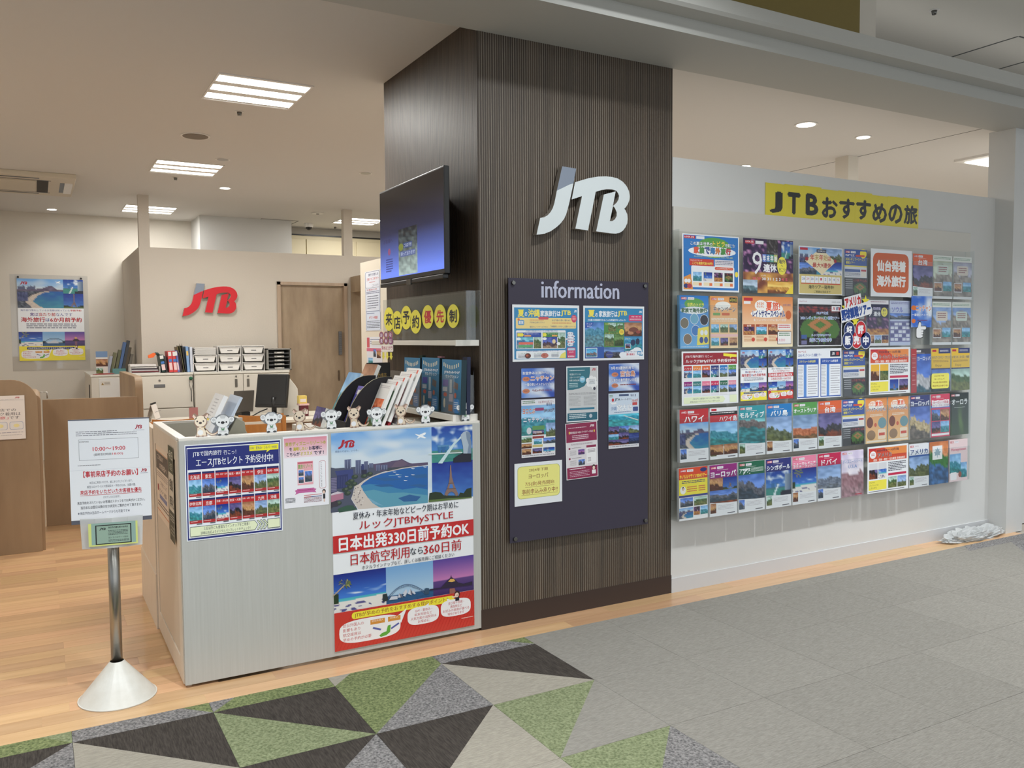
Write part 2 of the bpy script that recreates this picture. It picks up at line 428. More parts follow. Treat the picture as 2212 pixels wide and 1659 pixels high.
def scene_field(sky, mid, low, hz=.45, rough=.12):
    def f(u, v, sd=0):
        h = hz + rough*nz(u*3.1, .4, sd) + rough*.5*nz(u*9, .7, sd)
        if v < h: c = mixc(sky, [min(255, x+50) for x in sky], v/hz + .9*nz(u*4, v*8, sd))
        elif v < h + .28: c = np.array(mid, float) + 55*nz(u*14, v*14, sd)
        else: c = mixc(low, [x*.6 for x in low], .5 + 1.2*nz(u*8, v*12, sd+1))
        return c
    return f
P_sea = scene_field((120, 170, 220), (60, 140, 160), (70, 170, 175))
P_mount = scene_field((120, 150, 195), (90, 100, 70), (120, 130, 80), .5, .3)
P_dusk = scene_field((70, 62, 120), (36, 28, 36), (150, 70, 40), .5, .3)
P_city = scene_field((70, 110, 190), (95, 98, 110), (60, 80, 100), .4, .3)
P_food = scene_field((150, 100, 66), (196, 150, 100), (110, 60, 40), .3, .3)
P_green = scene_field((150, 180, 170), (70, 100, 56), (130, 140, 80), .3, .2)

# ================================================================== SETTING
CZ = 3.1            # shop ceiling
def slab(name, x0, x1, y0, y1, z0, z1, m, parent=None): return struct(boxo(name, x0, x1, y0, y1, z0, z1, m, parent)) if not parent else boxo(name, x0, x1, y0, y1, z0, z1, m, parent)

# wood floor planks + carpet tiles are pieces of the floor
WOOD = mat('oak_plank', (214, 176, 134), .34, var=((1.6, 26, 4), .75, (188, 144, 100)), bump=((3, 60, 3), .08, .001))
WOOD.node_tree.nodes['Principled BSDF'].inputs['Coat Weight'].default_value = .25
WOOD.node_tree.nodes['Principled BSDF'].inputs['Coat Roughness'].default_value = .2
rand_tint(WOOD, .13, .008)
SUB = mat('subfloor_oak', (182, 154, 124), .4, var=((1.6, 26, 4), .7, (160, 132, 102)))
SUBC = mat('carpet_far', (150, 147, 140), .95, var=((34, 300, 100), 1, (130, 127, 120)))
bm = bmesh.new(); box(bm, -9, 1.3, -.205, 9.2, -.12, -.008, 0); box(bm, 1.3, 9, -.205, 9.2, -.12, -.008, 2); box(bm, -9, 9, -9, -.205, -.12, -.008, 1)
floor = struct(obj('floor', bm, [SUB, SUBC, mat('shop_floor_pale', (176, 166, 154), .5)]))  # unseen right-hand floor kept greyish to cut orange bounce on the ceiling
PL, PW = .909, .101
def plank_mesh(L, name='plank'):
    bm = bmesh.new(); box(bm, 0, L-.0012, 0, PW-.0012, -.008, 0)
    bmesh.ops.recalc_face_normals(bm, faces=bm.faces)
    me = bpy.data.meshes.new(name); bm.to_mesh(me); bm.free(); me.materials.append(WOOD); return me
pm = {}
def plank(x0, y0, L):
    L = round(L, 2)
    if L not in pm: pm[L] = plank_mesh(L)
    o = bpy.data.objects.new('plank', pm[L]); COL.objects.link(o); o.parent = floor; o.location = (x0, y0, 0)
rg = random.Random(3); npl = 0
for r in range(-2, 62):
    y = r*PW + .0
    if r < 0: x0, x1 = -3.2, 4.5
    elif y < 3.05: x0, x1 = -3.1, -1.30
    elif y < 4.0: x0, x1 = -2.1, -1.0
    else: continue
    x = x0 - rg.choice((.0, .3, .6)); 
    while x < x1:
        a = max(x, x0); b = min(x+PL, x1)
        if b-a > .05: plank(a, y, b-a); npl += 1
        x += PL
# carpet tiles, half metre squares, some cut on the diagonal
def carpet(name, c1, c2, sc=(420, 420, 420), c3=None):
    m = mat(name, c1, .95, spec=.1, var=(sc, 1.0, c2), bump=((420, 420, 420), .9, .004)); return m
CG = carpet('carpet_stone_grey', (162, 158, 150), (132, 129, 122), (34, 300, 100)); rand_tint(CG, .035)
CB = carpet('carpet_beige_grey', (180, 174, 161), (148, 143, 131), (34, 300, 100))
CD = carpet('carpet_charcoal', (86, 80, 75), (56, 52, 48), (190, 20, 100))
CM = carpet('carpet_mid_grey', (168, 165, 163), (78, 77, 79), (105, 105, 105))
CN = carpet('carpet_green', (152, 162, 114), (78, 90, 58), (95, 95, 95))
CL = carpet('carpet_pale_green', (160, 168, 132), (100, 110, 78), (95, 95, 95))
CX, CY, TS = [-3.394+.5035*i for i in range(18)], [.195-.507*j for j in range(9)], .5035
def ctile(pts, m):
    pts = [(x, min(y, -.207)) for x, y in pts] if False else pts
    # clip at the plank border
    out = []
    n = len(pts); Yc = -.207
    for i in range(n):
        a, b = pts[i], pts[(i+1) % n]
        if a[1] <= Yc: out.append(a)
        if (a[1] <= Yc) != (b[1] <= Yc):
            t = (Yc-a[1])/(b[1]-a[1]); out.append((a[0]+t*(b[0]-a[0]), Yc))
    if len(out) < 3: return
    bm = bmesh.new(); prism(bm, out, -.008, .003, 'xy')
    obj('carpet_tile', bm, m, floor)
SPL = {  # (col,row): (diagonal, upper material, lower material); '\\' runs from top-left to bottom-right
    (1,0): ('/', CM, CN), (2,0): ('\\', CL, CN), (3,0): ('\\', CN, CM), (4,0): ('/', CM, CN), (5,0): ('/', CB, CN), (6,0): ('\\', CN, CM),
    (1,1): ('\\', CD, CG), (2,1): ('/', CD, CM), (3,1): ('\\', CD, CB), (4,1): ('\\', CD, CL), (5,1): ('/', CN, CM), (6,1): ('\\', CD, CB),
    (2,2): ('/', CM, CN), (3,2): ('\\', CB, CN), (4,2): ('/', CD, CM), (5,2): ('/', CD, CB), (6,2): ('/', CL, CG),
    (3,3): ('/', CN, CM), (4,3): ('\\', CD, CB), (5,3): ('\\', CB, CD), (6,3): ('/', CL, CM),
    (4,4): ('/', CD, CN), (5,4): ('\\', CM, CN), (6,4): ('/', CM, CD),
    (14,0): ('/', CG, CM), (14,1): ('/', CG, CM), (13,2): ('/', CG, CM)}
for i in range(1, 17):
    for j in range(0, 7):
        x0, x1, y1, y0 = CX[i], CX[i+1] if i < 17 else CX[i]+TS, CY[j], CY[j+1]
        g = .0006; x0 += g; y0 += g; x1 -= g; y1 -= g
        if (i, j) in SPL:
            d, a, b = SPL[(i, j)]
            if d == '\\':
                ctile([(x0, y1), (x1, y0), (x1, y1)], a); ctile([(x0, y1), (x0, y0), (x1, y0)], b)
            else:
                ctile([(x0, y1), (x0, y0), (x1, y1)], a); ctile([(x0, y0), (x1, y0), (x1, y1)], b)
        else:
            m = CM if (i > 14 or (i > 13 and j > 1)) else CG
            ctile([(x0, y0), (x1, y0), (x1, y1), (x0, y1)], m)

# facade wall behind the brochure rack
struct(boxo('wall_rack', 1.245, 4.44, 0, .11, 0, 2.53, W_COOL))
BASEM = mat('vinyl_baseboard', (200, 201, 203), .45)
struct(boxo('baseboard_rack', 1.25, 4.40, -.008, 0, .0, .085, BASEM))
struct(boxo('wall_pier', 4.385, 4.60, -.14, .06, 0, 3.03, W_COOL))
struct(boxo('trim_dark_edge', 4.60, 4.68, -.08, .06, 0, 3.03, BLACK))
struct(boxo('wall_outer_right', 4.68, 9, .0, .11, 0, 3.02, W_COOL))
MNT = mat('mount_board', (208, 205, 197), .6)
tag(boxo('mounting_board', 1.25, 4.07, -.012, 0, .55, 2.25, MNT, bevel=.002), 'pale wide board on the wall behind the brochure rack', 'board')

# pillar clad in dark ribbed wood
RIB = mat('dark_ribbed_wood', (80, 66, 52), .5, var=((30, 30, 1.2), .9, (46, 37, 30)), bump=((260, 260, 8), .1, .001))
GRV = mat('rib_groove_highlight', (176, 166, 152), .5)  # pale groove colour stands in for the highlights along the rib edges
bm = bmesh.new(); box(bm, 0, 1.25, 0, 1.27, 0, CZ, 0)
pil = struct(obj('wall_pillar', bm, GRV))
bm = bmesh.new(); pitch = .01316
for i in range(95): box(bm, i*pitch, i*pitch+.0098, -.0018, .0, .105, CZ if False else 3.03)
o = obj('rib_cladding', bm, RIB, pil); o['kind'] = 'stuff'
bm = bmesh.new()
for i in range(97): box(bm, -.0022, 0, i*pitch+.0004, i*pitch+.0112, .105, CZ)
o = obj('rib_cladding', bm, RIB, pil); o['kind'] = 'stuff'
PLN = mat('dark_plinth', (58, 45, 40), .4)
boxo('plinth', -.004, 1.252, -.004, 1.27, 0, .105, PLN, pil)

# bulkhead beam over the facade line
beam = struct(obj('trim_beam', (lambda b: (prism(b, [(-.47, 3.025), (0, 3.025), (0, 3.19), (-.59, 3.18), (-.59, 3.115), (-.575, 3.10), (-.47, 3.10)], -9, 9, 'yz'), b)[1])(bmesh.new()), BEAMM))
struct(boxo('ceiling_shop', -9, 9, 0, 9.2, CZ, CZ+.1, CEIL))
struct(boxo('ceiling_concourse', -9, 9, -9.2, 1.6, 3.6, 3.7, CEIL_C))
bk = struct(boxo('wall_bulkhead', -9, 2.52, -.36, -.302, 3.19, 3.6, W_WARM))
boxo('colour_panel', -9, 2.36, -.372, -.36, 3.19, 3.6, OLIVE, bk)
# ceiling hatch in the concourse
HL = mat('shadow_joint', (96, 98, 96), .8)
a, b = onZ(2057, 123, 3.6), onZ(2204, 80, 3.6)
c = onZ(2152, 150, 3.6)
bm = bmesh.new()
for q in ((a.x-.012, a.x, b.y, a.y+.35), (c.x, c.x+.012, b.y, a.y+.35), (a.x, c.x, b.y-.012, b.y)):
    box(bm, q[0], q[1], q[2], q[3], 3.597, 3.6)
tag(obj('ceiling_hatch', bm, HL), 'square access hatch outline in the grey concourse ceiling', 'ceiling hatch')

# interior walls
struct(boxo('wall_back', -4, 9, 8.33, 8.43, 0, CZ, W_WARM))
struct(boxo('wall_left', -4.1, -4, 0, 8.43, 0, CZ, W_WARM))
struct(boxo('wall_far_right', 8.9, 9, 0, 8.43, 0, CZ, W_WARM))
struct(boxo('wall_bay', -.07, 1.11, 7.66, 8.33, 0, CZ, W_COOL))
bw = struct(obj('wall_booth', (lambda b: (box(b, -.93, .565, 6.33, 6.43, 0, 2.53), box(b, 1.42, 3.6, 6.33, 6.43, 0, 2.53), box(b, .565, 1.42, 6.33, 6.43, 2.19, 2.53), box(b, -.93, -.85, 6.43, 8.33, 0, 2.53), b)[4])(bmesh.new()), W_BOOTH))
for k, (x, y) in enumerate(((-.925, 6.34), (1.40, 6.34))):
    struct(boxo('trim_booth_post', x, x+.11, y, y+.09, 2.53, CZ, W_BOOTH))
struct(boxo('trim_rack_post', 4.37, 4.5, 1.32, 1.46, 0, CZ, W_WARM))
struct(boxo('trim_ceiling_seam', 4.49, 4.494, 0.01, 8.3, CZ-.002, CZ, HL))
# partition wall behind the pillar and the shop's own rear cupboards
struct(boxo('wall_short', -.004, .5, 1.272, 1.76, 0, 2.02, mat('cream_wallpaper', (226, 217, 200), .8)))
CUPB = mat('cream_cupboard', (214, 203, 172), .5)
cw = thing('wall_cupboard', 'cream tall cupboard with grey joints high on the back wall', 'cupboard', (1.12, 8.33, 0))
boxo('carcass', 0, 1.75, -.12, -.01, 0, 2.98, CUPB, cw)
for x0, x1 in ((.0, .33), (.34, .90), (.97, 1.05), (1.08, 1.62)): boxo('door', x0+.005, x1, -.14, -.12, 0, 2.93, CUPB, cw, .003)
boxo('shadow_gap', 0, 1.72, -.13, -.11, 2.98, 3.0, BLACK, cw)

# booth door
DW = mat('door_oak', (172, 152, 126), .55, var=((5, 5, 1.4), .9, (134, 114, 92)), bump=((10, 10, 3), .1, .002))
FRM = mat('door_frame_wood', (182, 160, 138), .5, var=((20, 20, 1.5), .6, (160, 138, 116)))
door = struct(boxo('door_1', .61, 1.385, 6.36, 6.40, .01, 2.15, DW))
bm = bmesh.new(); box(bm, .565, .605, 6.315, 6.43, 0, 2.19); box(bm, 1.385, 1.425, 6.315, 6.43, 0, 2.19); box(bm, .565, 1.425, 6.315, 6.43, 2.155, 2.19)
obj('door_frame', bm, FRM, door)
bm = bmesh.new(); box(bm, 1.315, 1.352, 6.335, 6.36, 1.31, 1.60)
for k in range(11): box(bm, 1.315, 1.352, 6.328, 6.336, 1.33+k*.023, 1.343+k*.023)
obj('lock_plate', bm, GREYP, door, bevel=.004)
bm = bmesh.new(); box(bm, 1.302, 1.325, 6.345, 6.362, .99, 1.12); obj('finger_pull', bm, mat('bronze_pull', (98, 82, 66), .4, metal=.6), door, bevel=.008)
wf = thing('wood_portal', 'brown wooden doorway surround between booth door and notice wall', 'doorway', (1.47, 5.6, 0))
boxo('header', 0, .5, 0, .72, 2.08, 2.27, DW, wf); boxo('jamb', 0, .5, .70, .719, 0, 2.08, DW, wf); boxo('side_panel', .1, .5, 0, .05, 0, 2.08, DW, wf)

# ------------------------------------------------------------------ ceiling lights and fittings
EM = mat('lit_diffuser', (255, 252, 244), .5, emit=7)
REFL = mat('white_reflector', (225, 222, 216), .3)
def troffer_parts():
    t = thing('ceiling_light', '', 'ceiling light')
    W2, D2 = .29, .31
    bm = bmesh.new()
    for q in ((-W2, W2, -D2, -D2+.012), (-W2, W2, D2-.012, D2), (-W2, -W2+.012, -D2, D2), (W2-.012, W2, -D2, D2)): box(bm, q[0], q[1], q[2], q[3], -.006, .0)
    obj('frame', bm, WHITEP, t)
    bm = bmesh.new()
    for k in (-1, 1):
        y = k*.1
        prism(bm, [(y-.045, -.001), (y, -.012), (y+.045, -.001)], -W2+.012, W2-.012, 'yz')
    obj('reflector', bm, REFL, t)
    for k in (-1, 0, 1): boxo('diffuser', -W2+.012, W2-.012, k*.2-.056 if k else -.056, k*.2+.056 if k else .056, -.004, -.001, EM, t)
    return t
t0 = troffer_parts(); first = True
TRO = [(-.66, 1.84, 'nearest and largest of the three-tube ceiling lights on the left', 1), (-.68, 4.61, 'second three-tube ceiling light, just in front of the booth', 1),
       (-.69, 7.45, 'three-tube ceiling light partly behind the left booth post', 1), (1.93, 7.3, 'three-tube ceiling light partly behind the right booth post', 1)]
for x, y, lb, vis in TRO:
    if first: o = t0; first = False
    else:
        o = t0.copy(); COL.objects.link(o)
        for ch in t0.children: part(ch, o)
    o.location = (x, y, CZ); o['label'] = lb; o['group'] = 'square ceiling lights in the shop'
for x, y in ((-.66, 1.84), (-.68, 4.61), (-.69, 7.45), (1.93, 7.3), (1.93, 1.84), (1.93, 4.61), (-3.2, 1.84), (-3.2, 4.61), (4.7, 4.6), (4.7, 7.3), (7.2, 4.6)):  # entries beyond the built fittings are unseen lights
    area('shop_area_light', (x, y, CZ-.02), .54, .56, 17 if y > 7 else 26, NEUT)
bm = bmesh.new(); box(bm, 5.42, 6.3, .60, .98, CZ-.03, CZ-.002)
tr = thing('ceiling_light', 'bright rectangular ceiling light seen past the right pier', 'ceiling light', (5.86, .79, CZ), group=None)
boxo('frame', -.46, .5, -.21, .21, -.02, 0, WHITEP, tr); boxo('diffuser', -.36, .44, -.17, .17, -.026, -.02, EM, tr)
area('shop_area_light', (5.86, .79, CZ-.04), .8, .34, 26, NEUT)
for x_ in (2.95, 5.2, 7.4):  # added fills without fittings, brightening the right side of the shop
    area('shop_area_light', (x_, 2.6, CZ-.03), .5, .5, 24, NEUT)

def downlight(x, y, lb, on=True, r=.055, z=CZ):
    t = thing('downlight', lb, 'downlight', (x, y, z), group='round downlights in the shop ceiling')
    bm = bmesh.new(); cyl(bm, 0, 0, -.004, 0, r*1.15, n=28); obj('rim', bm, WHITEP, t)
    bm = bmesh.new(); cyl(bm, 0, 0, -.006, -.004, r*.9, n=28); obj('lamp', bm, EM if on else STEEL, t)
    if on:
        l = bpy.data.lights.new('downlight_beam', 'SPOT'); l.energy = 8 if y > 3 else 26; l.color = NEUT; l.spot_size = R(120); l.spot_blend = .8; l.shadow_soft_size = .04
        q = bpy.data.objects.new('downlight_beam', l); COL.objects.link(q); q.location = (x, y, z-.02)
for (px_, py_, lb, on) in ((481, 344, 'unlit round downlight beside the second square ceiling light', 0), (790, 374, 'unlit round downlight above the television', 0),
    (486, 406, 'lit round downlight above the red emblem', 1), (112, 452, 'lit round downlight above the wall poster', 1),
    (1741, 269, 'largest lit round downlight above the yellow heading banner', 1), (1865, 296, 'small tilted round downlight right of the largest one', 1), (1609, 359, 'round downlight just peeking over the rack wall', 1)):
    p = onZ(px_, py_, CZ); downlight(p.x, p.y, lb, on, .075 if px_ == 1741 else .055)
p = onZ(422, 293, CZ); t = thing('ceiling_speaker', 'round grey ceiling speaker between the two nearest square lights', 'speaker', p)
bm = bmesh.new(); cyl(bm, 0, 0, -.006, 0, .11, n=36); obj('rim', bm, WHITEP, t)
bm = bmesh.new(); cyl(bm, 0, 0, -.009, -.006, .095, n=36); obj('grille', bm, mat('speaker_mesh', (132, 124, 116), .9), t)
def sprink(px_, py_, z, lb):
    p = onZ(px_, py_, z); t = thing('sprinkler', lb, 'sprinkler', p)
    bm = bmesh.new(); cyl(bm, 0, 0, -.004, 0, .032, n=20); obj('rose', bm, WHITEP, t)
    bm = bmesh.new(); cyl(bm, 0, 0, -.028, -.004, .013, .018, n=12); obj('head', bm, CHROME, t)
for a in ((517, 241, CZ, 'small sprinkler head beside the nearest ceiling light'), (379, 383, CZ, 'small sprinkler head beside the second ceiling light'), (724, 490, CZ, 'small sprinkler head near the dome camera'), (2018, 22, 3.6, 'dark sprinkler head in the concourse ceiling')): sprink(*a)
p = onZ(667, 483, CZ); t = thing('dome_camera', 'white dome security camera on the ceiling behind the booth', 'security camera', p)
bm = bmesh.new(); cyl(bm, 0, 0, -.05, 0, .055, .065); obj('housing', bm, WHITEP, t, bevel=.004)
bm = bmesh.new(); bmesh.ops.create_uvsphere(bm, u_segments=20, v_segments=12, radius=.042); obj('dome', bm, BLACK, t, (0, 0, -.05), smooth=True)
p = onZ(686, 460, CZ); t = thing('smoke_detector', 'flat white round smoke detector near the dome camera', 'smoke detector', p)
bm = bmesh.new(); cyl(bm, 0, 0, -.012, 0, .07, .08, n=28); obj('body', bm, WHITEP, t)
bm = bmesh.new(); cyl(bm, 0, 0, -.018, -.012, .02, n=12); obj('sensor', bm, GREYP, t)
a, b = onZ(565, 472, CZ), onZ(648, 476, CZ)
bm = bmesh.new()
for q in ((a.x, b.x, a.y, a.y+.01), (a.x, b.x, a.y+.45, a.y+.46), (a.x, a.x+.008, a.y, a.y+.46), (b.x-.008, b.x, a.y, a.y+.46)): box(bm, q[0], q[1], q[2], q[3], CZ-.003, CZ)
tag(obj('ceiling_hatch', bm, HL), 'faint access hatch outline in the shop ceiling by the bay', 'ceiling hatch')
# ceiling cassette air conditioner
ac = thing('air_conditioner', 'cream ceiling air conditioner with dark louvre slots at the left', 'air conditioner', (-2.35, 6.0, CZ))
ACM = mat('ac_cream', (205, 195, 176), .5)
boxo('cover', -1.2, .79, -.59, .57, -.045, 0, ACM, ac, .006)
boxo('intake_panel', -1.1, .45, -.33, .33, -.052, -.045, ACM, ac, .003)
for y0, y1 in ((-.5, -.46), (.44, .48)): boxo('louvre', -1.1, .48, y0, y1, -.047, -.0451, BLACK, ac)
for y0, y1 in ((-.385, -.365), (.365, .385)): boxo('louvre', -1.1, .58, y0, y1, -.047, -.0451, BLACK, ac)
boxo('louvre', .46, .56, -.36, .36, -.047, -.0451, mat('ac_dark', (52, 44, 34), .7), ac)
boxo('vent_flap', .66, .70, -.3, .3, -.047, -.0451, BLACK, ac); boxo('vent_flap', .70, .77, -.3, .3, -.056, -.0451, WHITEP, ac)

# ================================================================== COUNTER
LAM = mat('pale_grey_laminate', (188, 189, 185), .5, var=((120, 120, 3), .8, (178, 179, 174)), bump=((150, 150, 4), .06, .001))
LAMW = mat('warm_white_laminate', (222, 208, 190), .5, var=((60, 60, 3), .6, (210, 194, 174)))
TOPW = mat('white_edge', (228, 224, 216), .4)
ct = thing('service_counter', 'pale laminate service counter carrying the large travel posters', 'counter', (-1.44, 0, 0))
boxo('front_panel', 0, 1.438, -.002, .022, .012, 1.072, LAM, ct, .0015)
boxo('top_rail', .0, 1.438, .0, .05, 1.072, 1.084, TOPW, ct, .0015)
boxo('side_panel', .012, .03, .022, .86, .0, 1.07, LAMW, ct)
bm = bmesh.new()
for q in ((.022, .10, .012, 1.07), (.80, .862, .012, 1.07)): box(bm, -.004, .012, q[0]-.0, q[1], q[2], q[3])
box(bm, -.004, .012, .10, .80, .012, .11); box(bm, -.004, .012, .10, .80, .98, 1.07)
obj('side_frame', bm, LAMW, ct, bevel=.002)
boxo('side_moulding', -.001, .012, .105, .795, .115, .975, mat('moulding_beige', (206, 190, 170), .5), ct)
bm = bmesh.new(); box(bm, -.004, .035, .05, .862, 1.07, 1.084); box(bm, .035, .44, .84, .862, 1.07, 1.084)
obj('top_rim', bm, TOPW, ct, bevel=.002)
bm = bmesh.new(); box(bm, .03, .44, .842, .86, .1, 1.07); box(bm, .03, .44, .03, .842, .86, .88); box(bm, .425, .44, .03, .842, .1, 1.0)
obj('tray_box', bm, mat('tray_grey', (188, 184, 172), .6), ct)
boxo('far_side_panel', -.008, .02, .87, 1.56, .0, 1.05, LAMW, ct, .002); boxo('far_base', -.012, .0, .868, 1.555, .0, .29, LAMW, ct, .002)
boxo('shelf_board', .68, 1.436, .05, .75, 1.02, 1.045, TOPW, ct, .002); boxo('shelf_end', .68, .70, .05, .75, .0, 1.02, LAMW, ct)

def dets(s, sc=1, q=0):  # common travel photographs of the big poster; detail grid scale
    for fn, r, n in ((P_beach, (0, 0, 69.2, 35.6), (84, 72)), (P_singapore, (69.2, 0, 100, 17.3), (60, 50)), (P_eiffel, (69.2, 17.3, 100, 35.6), (44, 38)),
                     (P_palm, (0, 64.6, 35.4, 82.2), (60, 50)), (P_sydney, (35.4, 64.6, 69.2, 82.2), (50, 40)), (P_mont, (69.2, 64.6, 100, 82.2), (44, 38))):
        s.pic(fn, *r, int(n[0]*sc), int(n[1]*sc), q)
def bubble(s, cu, cv, ru, rv, tail):
    s.poly([tail[0], tail[1], tail[2]], (240, 240, 242))
    pts = []
    for i in range(36):
        a = 2*math.pi*i/36; e = .62
        pts.append((cu + ru*math.copysign(abs(math.cos(a))**e, math.cos(a)), cv + rv*math.copysign(abs(math.sin(a))**e, math.sin(a))))
    s.poly(pts, (240, 240, 242))
def big_poster(kind, W, H, detail=1, rich=True):
    s = Sheet(W, H, .0008, (238, 241, 245), GLOSSY)
    dets(s, detail, 99 if rich and kind == 'red' else 0)
    s.jtb(4.5, 3.3, 15.5, 7.4, (172, 24, 44))
    s.text('感動のそばに、いつも。', 2.5, 8.0, 18, 9.0, (50, 80, 130))
    s.poly([(57, 2.7), (60.3, 3.3), (64, 2.4), (65.3, 2.5), (64.6, 3.4), (62.8, 3.9), (65.5, 5.0), (64, 5.2), (61.2, 4.5), (59.2, 5.1), (58.6, 4.8), (60, 4.2), (58.3, 3.4)], (242, 246, 250))
    RD, NV = (182, 24, 36), (40, 44, 60)
    if rich and kind == 'red':
        def Z(q, oy=910): p = onY(700+q[0]/6.506, oy+q[1]/6.506, -.003); return ((p.x+.779)/.733*100, (1.066-p.z)/1.03*100)
        def zp(pts, col, oy=910): s.poly([Z(q, oy) for q in pts], col)
        def zr(x0, y0, x1, y1, c, c2=None, oy=910): a_, b_ = Z((x0, y0), oy), Z((x1, y1), oy); s.rect(a_[0], a_[1], b_[0], b_[1], c, c2)
        zp([(95, 650), (160, 662), (440, 640), (700, 598), (900, 690), (760, 735), (640, 785), (480, 890), (430, 900), (400, 1030), (380, 1090), (470, 1240), (96, 1288)], (78, 84, 104))
        zp([(690, 602), (880, 577), (960, 556), (1040, 547), (1095, 530), (1140, 555), (1200, 585), (1240, 592), (1458, 577), (1460, 612), (1330, 632), (1100, 657), (950, 692), (900, 700), (720, 700)], (92, 80, 108))
        zp([(1000, 575), (1095, 545), (1180, 600), (1080, 640), (940, 650)], (106, 90, 112)); zp([(760, 660), (1100, 640), (1320, 622), (1100, 657), (950, 692), (900, 700)], (66, 72, 82))
        zp([(1330, 625), (1100, 655), (900, 700), (760, 735), (640, 785), (560, 830), (480, 890), (430, 905), (420, 960), (400, 1030), (385, 1090), (430, 1160), (480, 1237), (800, 1212), (640, 1080), (560, 960), (560, 880), (700, 780), (900, 710), (1100, 668), (1300, 642)], (206, 196, 188))
        s.pic(lambda u, v, d: mixc(mixc((24, 84, 168), (58, 136, 176), v*1.1), (28, 70, 130), max(0, nz(u*5+v, v*9, 3))*1.3), 100, 100, 100.01, 100.01, 1, 1)
        S_ = [(1458, 626), (1300, 642), (1100, 668), (950, 702), (800, 738), (680, 782), (600, 832), (548, 872), (517, 907), (532, 950), (572, 1010), (622, 1080), (682, 1150), (762, 1200), (800, 1214), (1458, 1146)]
        zp(S_, (34, 98, 170)); zp([(517, 907), (532, 950), (572, 1010), (622, 1080), (682, 1150), (762, 1200), (800, 1214), (1458, 1146), (1458, 960), (1300, 930), (1100, 960), (860, 900), (640, 880)], (62, 132, 176)); zp([(560, 985), (700, 960), (900, 1010), (1120, 1000), (1458, 1040), (1458, 1146), (800, 1214), (762, 1200), (682, 1150)], (92, 156, 180))
        for q in ([(620, 800), (900, 790), (1100, 820), (860, 840)], [(1200, 760), (1440, 740), (1450, 790), (1300, 800)], [(1040, 1080), (1200, 1030), (1360, 1060), (1300, 1120), (1120, 1130)], [(700, 900), (900, 880), (1000, 910), (800, 925)], [(1180, 900), (1340, 880), (1450, 900), (1400, 930)]): zp(q, (44, 96, 152))
        for q in ([(600, 1060), (760, 1150), (840, 1190), (700, 1160)], [(900, 760), (1080, 748), (1100, 754), (920, 768)]): zp(q, (120, 170, 196))
        for x0, y0, x1, y1 in ((285, 540, 382, 665), (440, 548, 520, 738), (560, 565, 620, 738), (630, 592, 690, 655), (730, 612, 790, 700), (800, 615, 892, 680)): 
            zr(x0, y0, x1, y1, (92, 100, 136), (70, 78, 108)); w_ = (x1-x0)/5
            for k in (0, 2, 4): zr(x0+w_*k+3, y0+4, x0+w_*k+w_*.6, y1-3, (150, 160, 188))
        zr(522, 603, 560, 705, (52, 62, 112)); zr(525, 685, 600, 745, (44, 46, 70))
        zp([(150, 700), (408, 672), (412, 860), (335, 900), (335, 740), (180, 765)], (58, 68, 124)); zr(96, 790, 178, 1000, (72, 70, 104)); zp([(180, 765), (335, 742), (335, 930), (180, 950)], (46, 54, 102))
        for k in range(9): zr(98, 800+k*22, 176, 806+k*22, (128, 124, 156)); 
        for k in range(6): zr(196+k*23, 775, 201+k*23, 930, (96, 104, 150))
        for q in ((340, 870), (380, 840), (360, 930), (430, 780), (560, 770), (640, 740), (300, 960), (330, 1010), (200, 1150), (420, 880)): a_ = Z(q); s.ell(a_[0], a_[1], 2.2, 1.0, (50, 66, 58)); s.ell(a_[0]+.5, a_[1]-.3, 1.0, .5, (84, 96, 78))
        zp([(96, 1030), (180, 1005), (270, 1010), (272, 1090), (180, 1110), (98, 1140)], (176, 118, 142)); zp([(96, 1020), (190, 985), (272, 1005), (96, 1042)], (206, 196, 206))
        zp([(190, 1230), (330, 1180), (400, 1180), (468, 1240), (210, 1282)], (54, 88, 72)); zp([(96, 1140), (180, 1110), (200, 1190), (130, 1200), (98, 1230)], (60, 54, 66))
        for k in range(26): a_ = Z((410+random.random()*200*(1-k/60), 930+k*11)); s.ell(a_[0], a_[1], .35, .22, ((120, 110, 120), (90, 80, 90), (236, 232, 230))[k % 3], 6)
        for q in ((1000, 740), (1130, 770), (1220, 745), (1115, 825), (1030, 775), (1390, 636), (1220, 660), (960, 708)): zp([q, (q[0]+58, q[1]+4), (q[0]+34, q[1]+11), (q[0]+12, q[1]+9)], (224, 234, 244))
        # statue, harbour towers, iron tower
        zr(1600, 350, 1645, 436, (52, 112, 168)); zr(1655, 346, 1700, 434, (46, 104, 160)); zr(1710, 342, 1752, 430, (56, 118, 172)); zr(1592, 340, 1758, 350, (86, 140, 184))
        zp([(1760, 430), (1800, 408), (1870, 402), (1930, 415), (1930, 432)], (110, 140, 120)); zp([(1466, 452), (1940, 430), (1940, 446), (1466, 470)], (206, 222, 222))
        zp([(1925, 200), (1880, 250), (1820, 300), (1740, 400), (1690, 470), (1600, 590), (1660, 592), (1740, 470), (1790, 400), (1840, 320), (1890, 270), (1932, 230)], (196, 222, 228))
        zp([(1815, 520), (1890, 470), (1960, 440), (2068, 450), (2068, 566), (1815, 580)], (30, 34, 50))
        zp([(1918, 190), (1958, 148), (2000, 136), (2040, 150), (2060, 200), (2052, 240), (2066, 290), (2066, 452), (1955, 452), (1950, 350), (1935, 290), (1920, 225)], (170, 186, 200)); zp([(1990, 150), (2040, 152), (2060, 200), (2052, 240), (2066, 290), (2066, 452), (2010, 452), (2030, 330), (2000, 240)], (120, 140, 164))
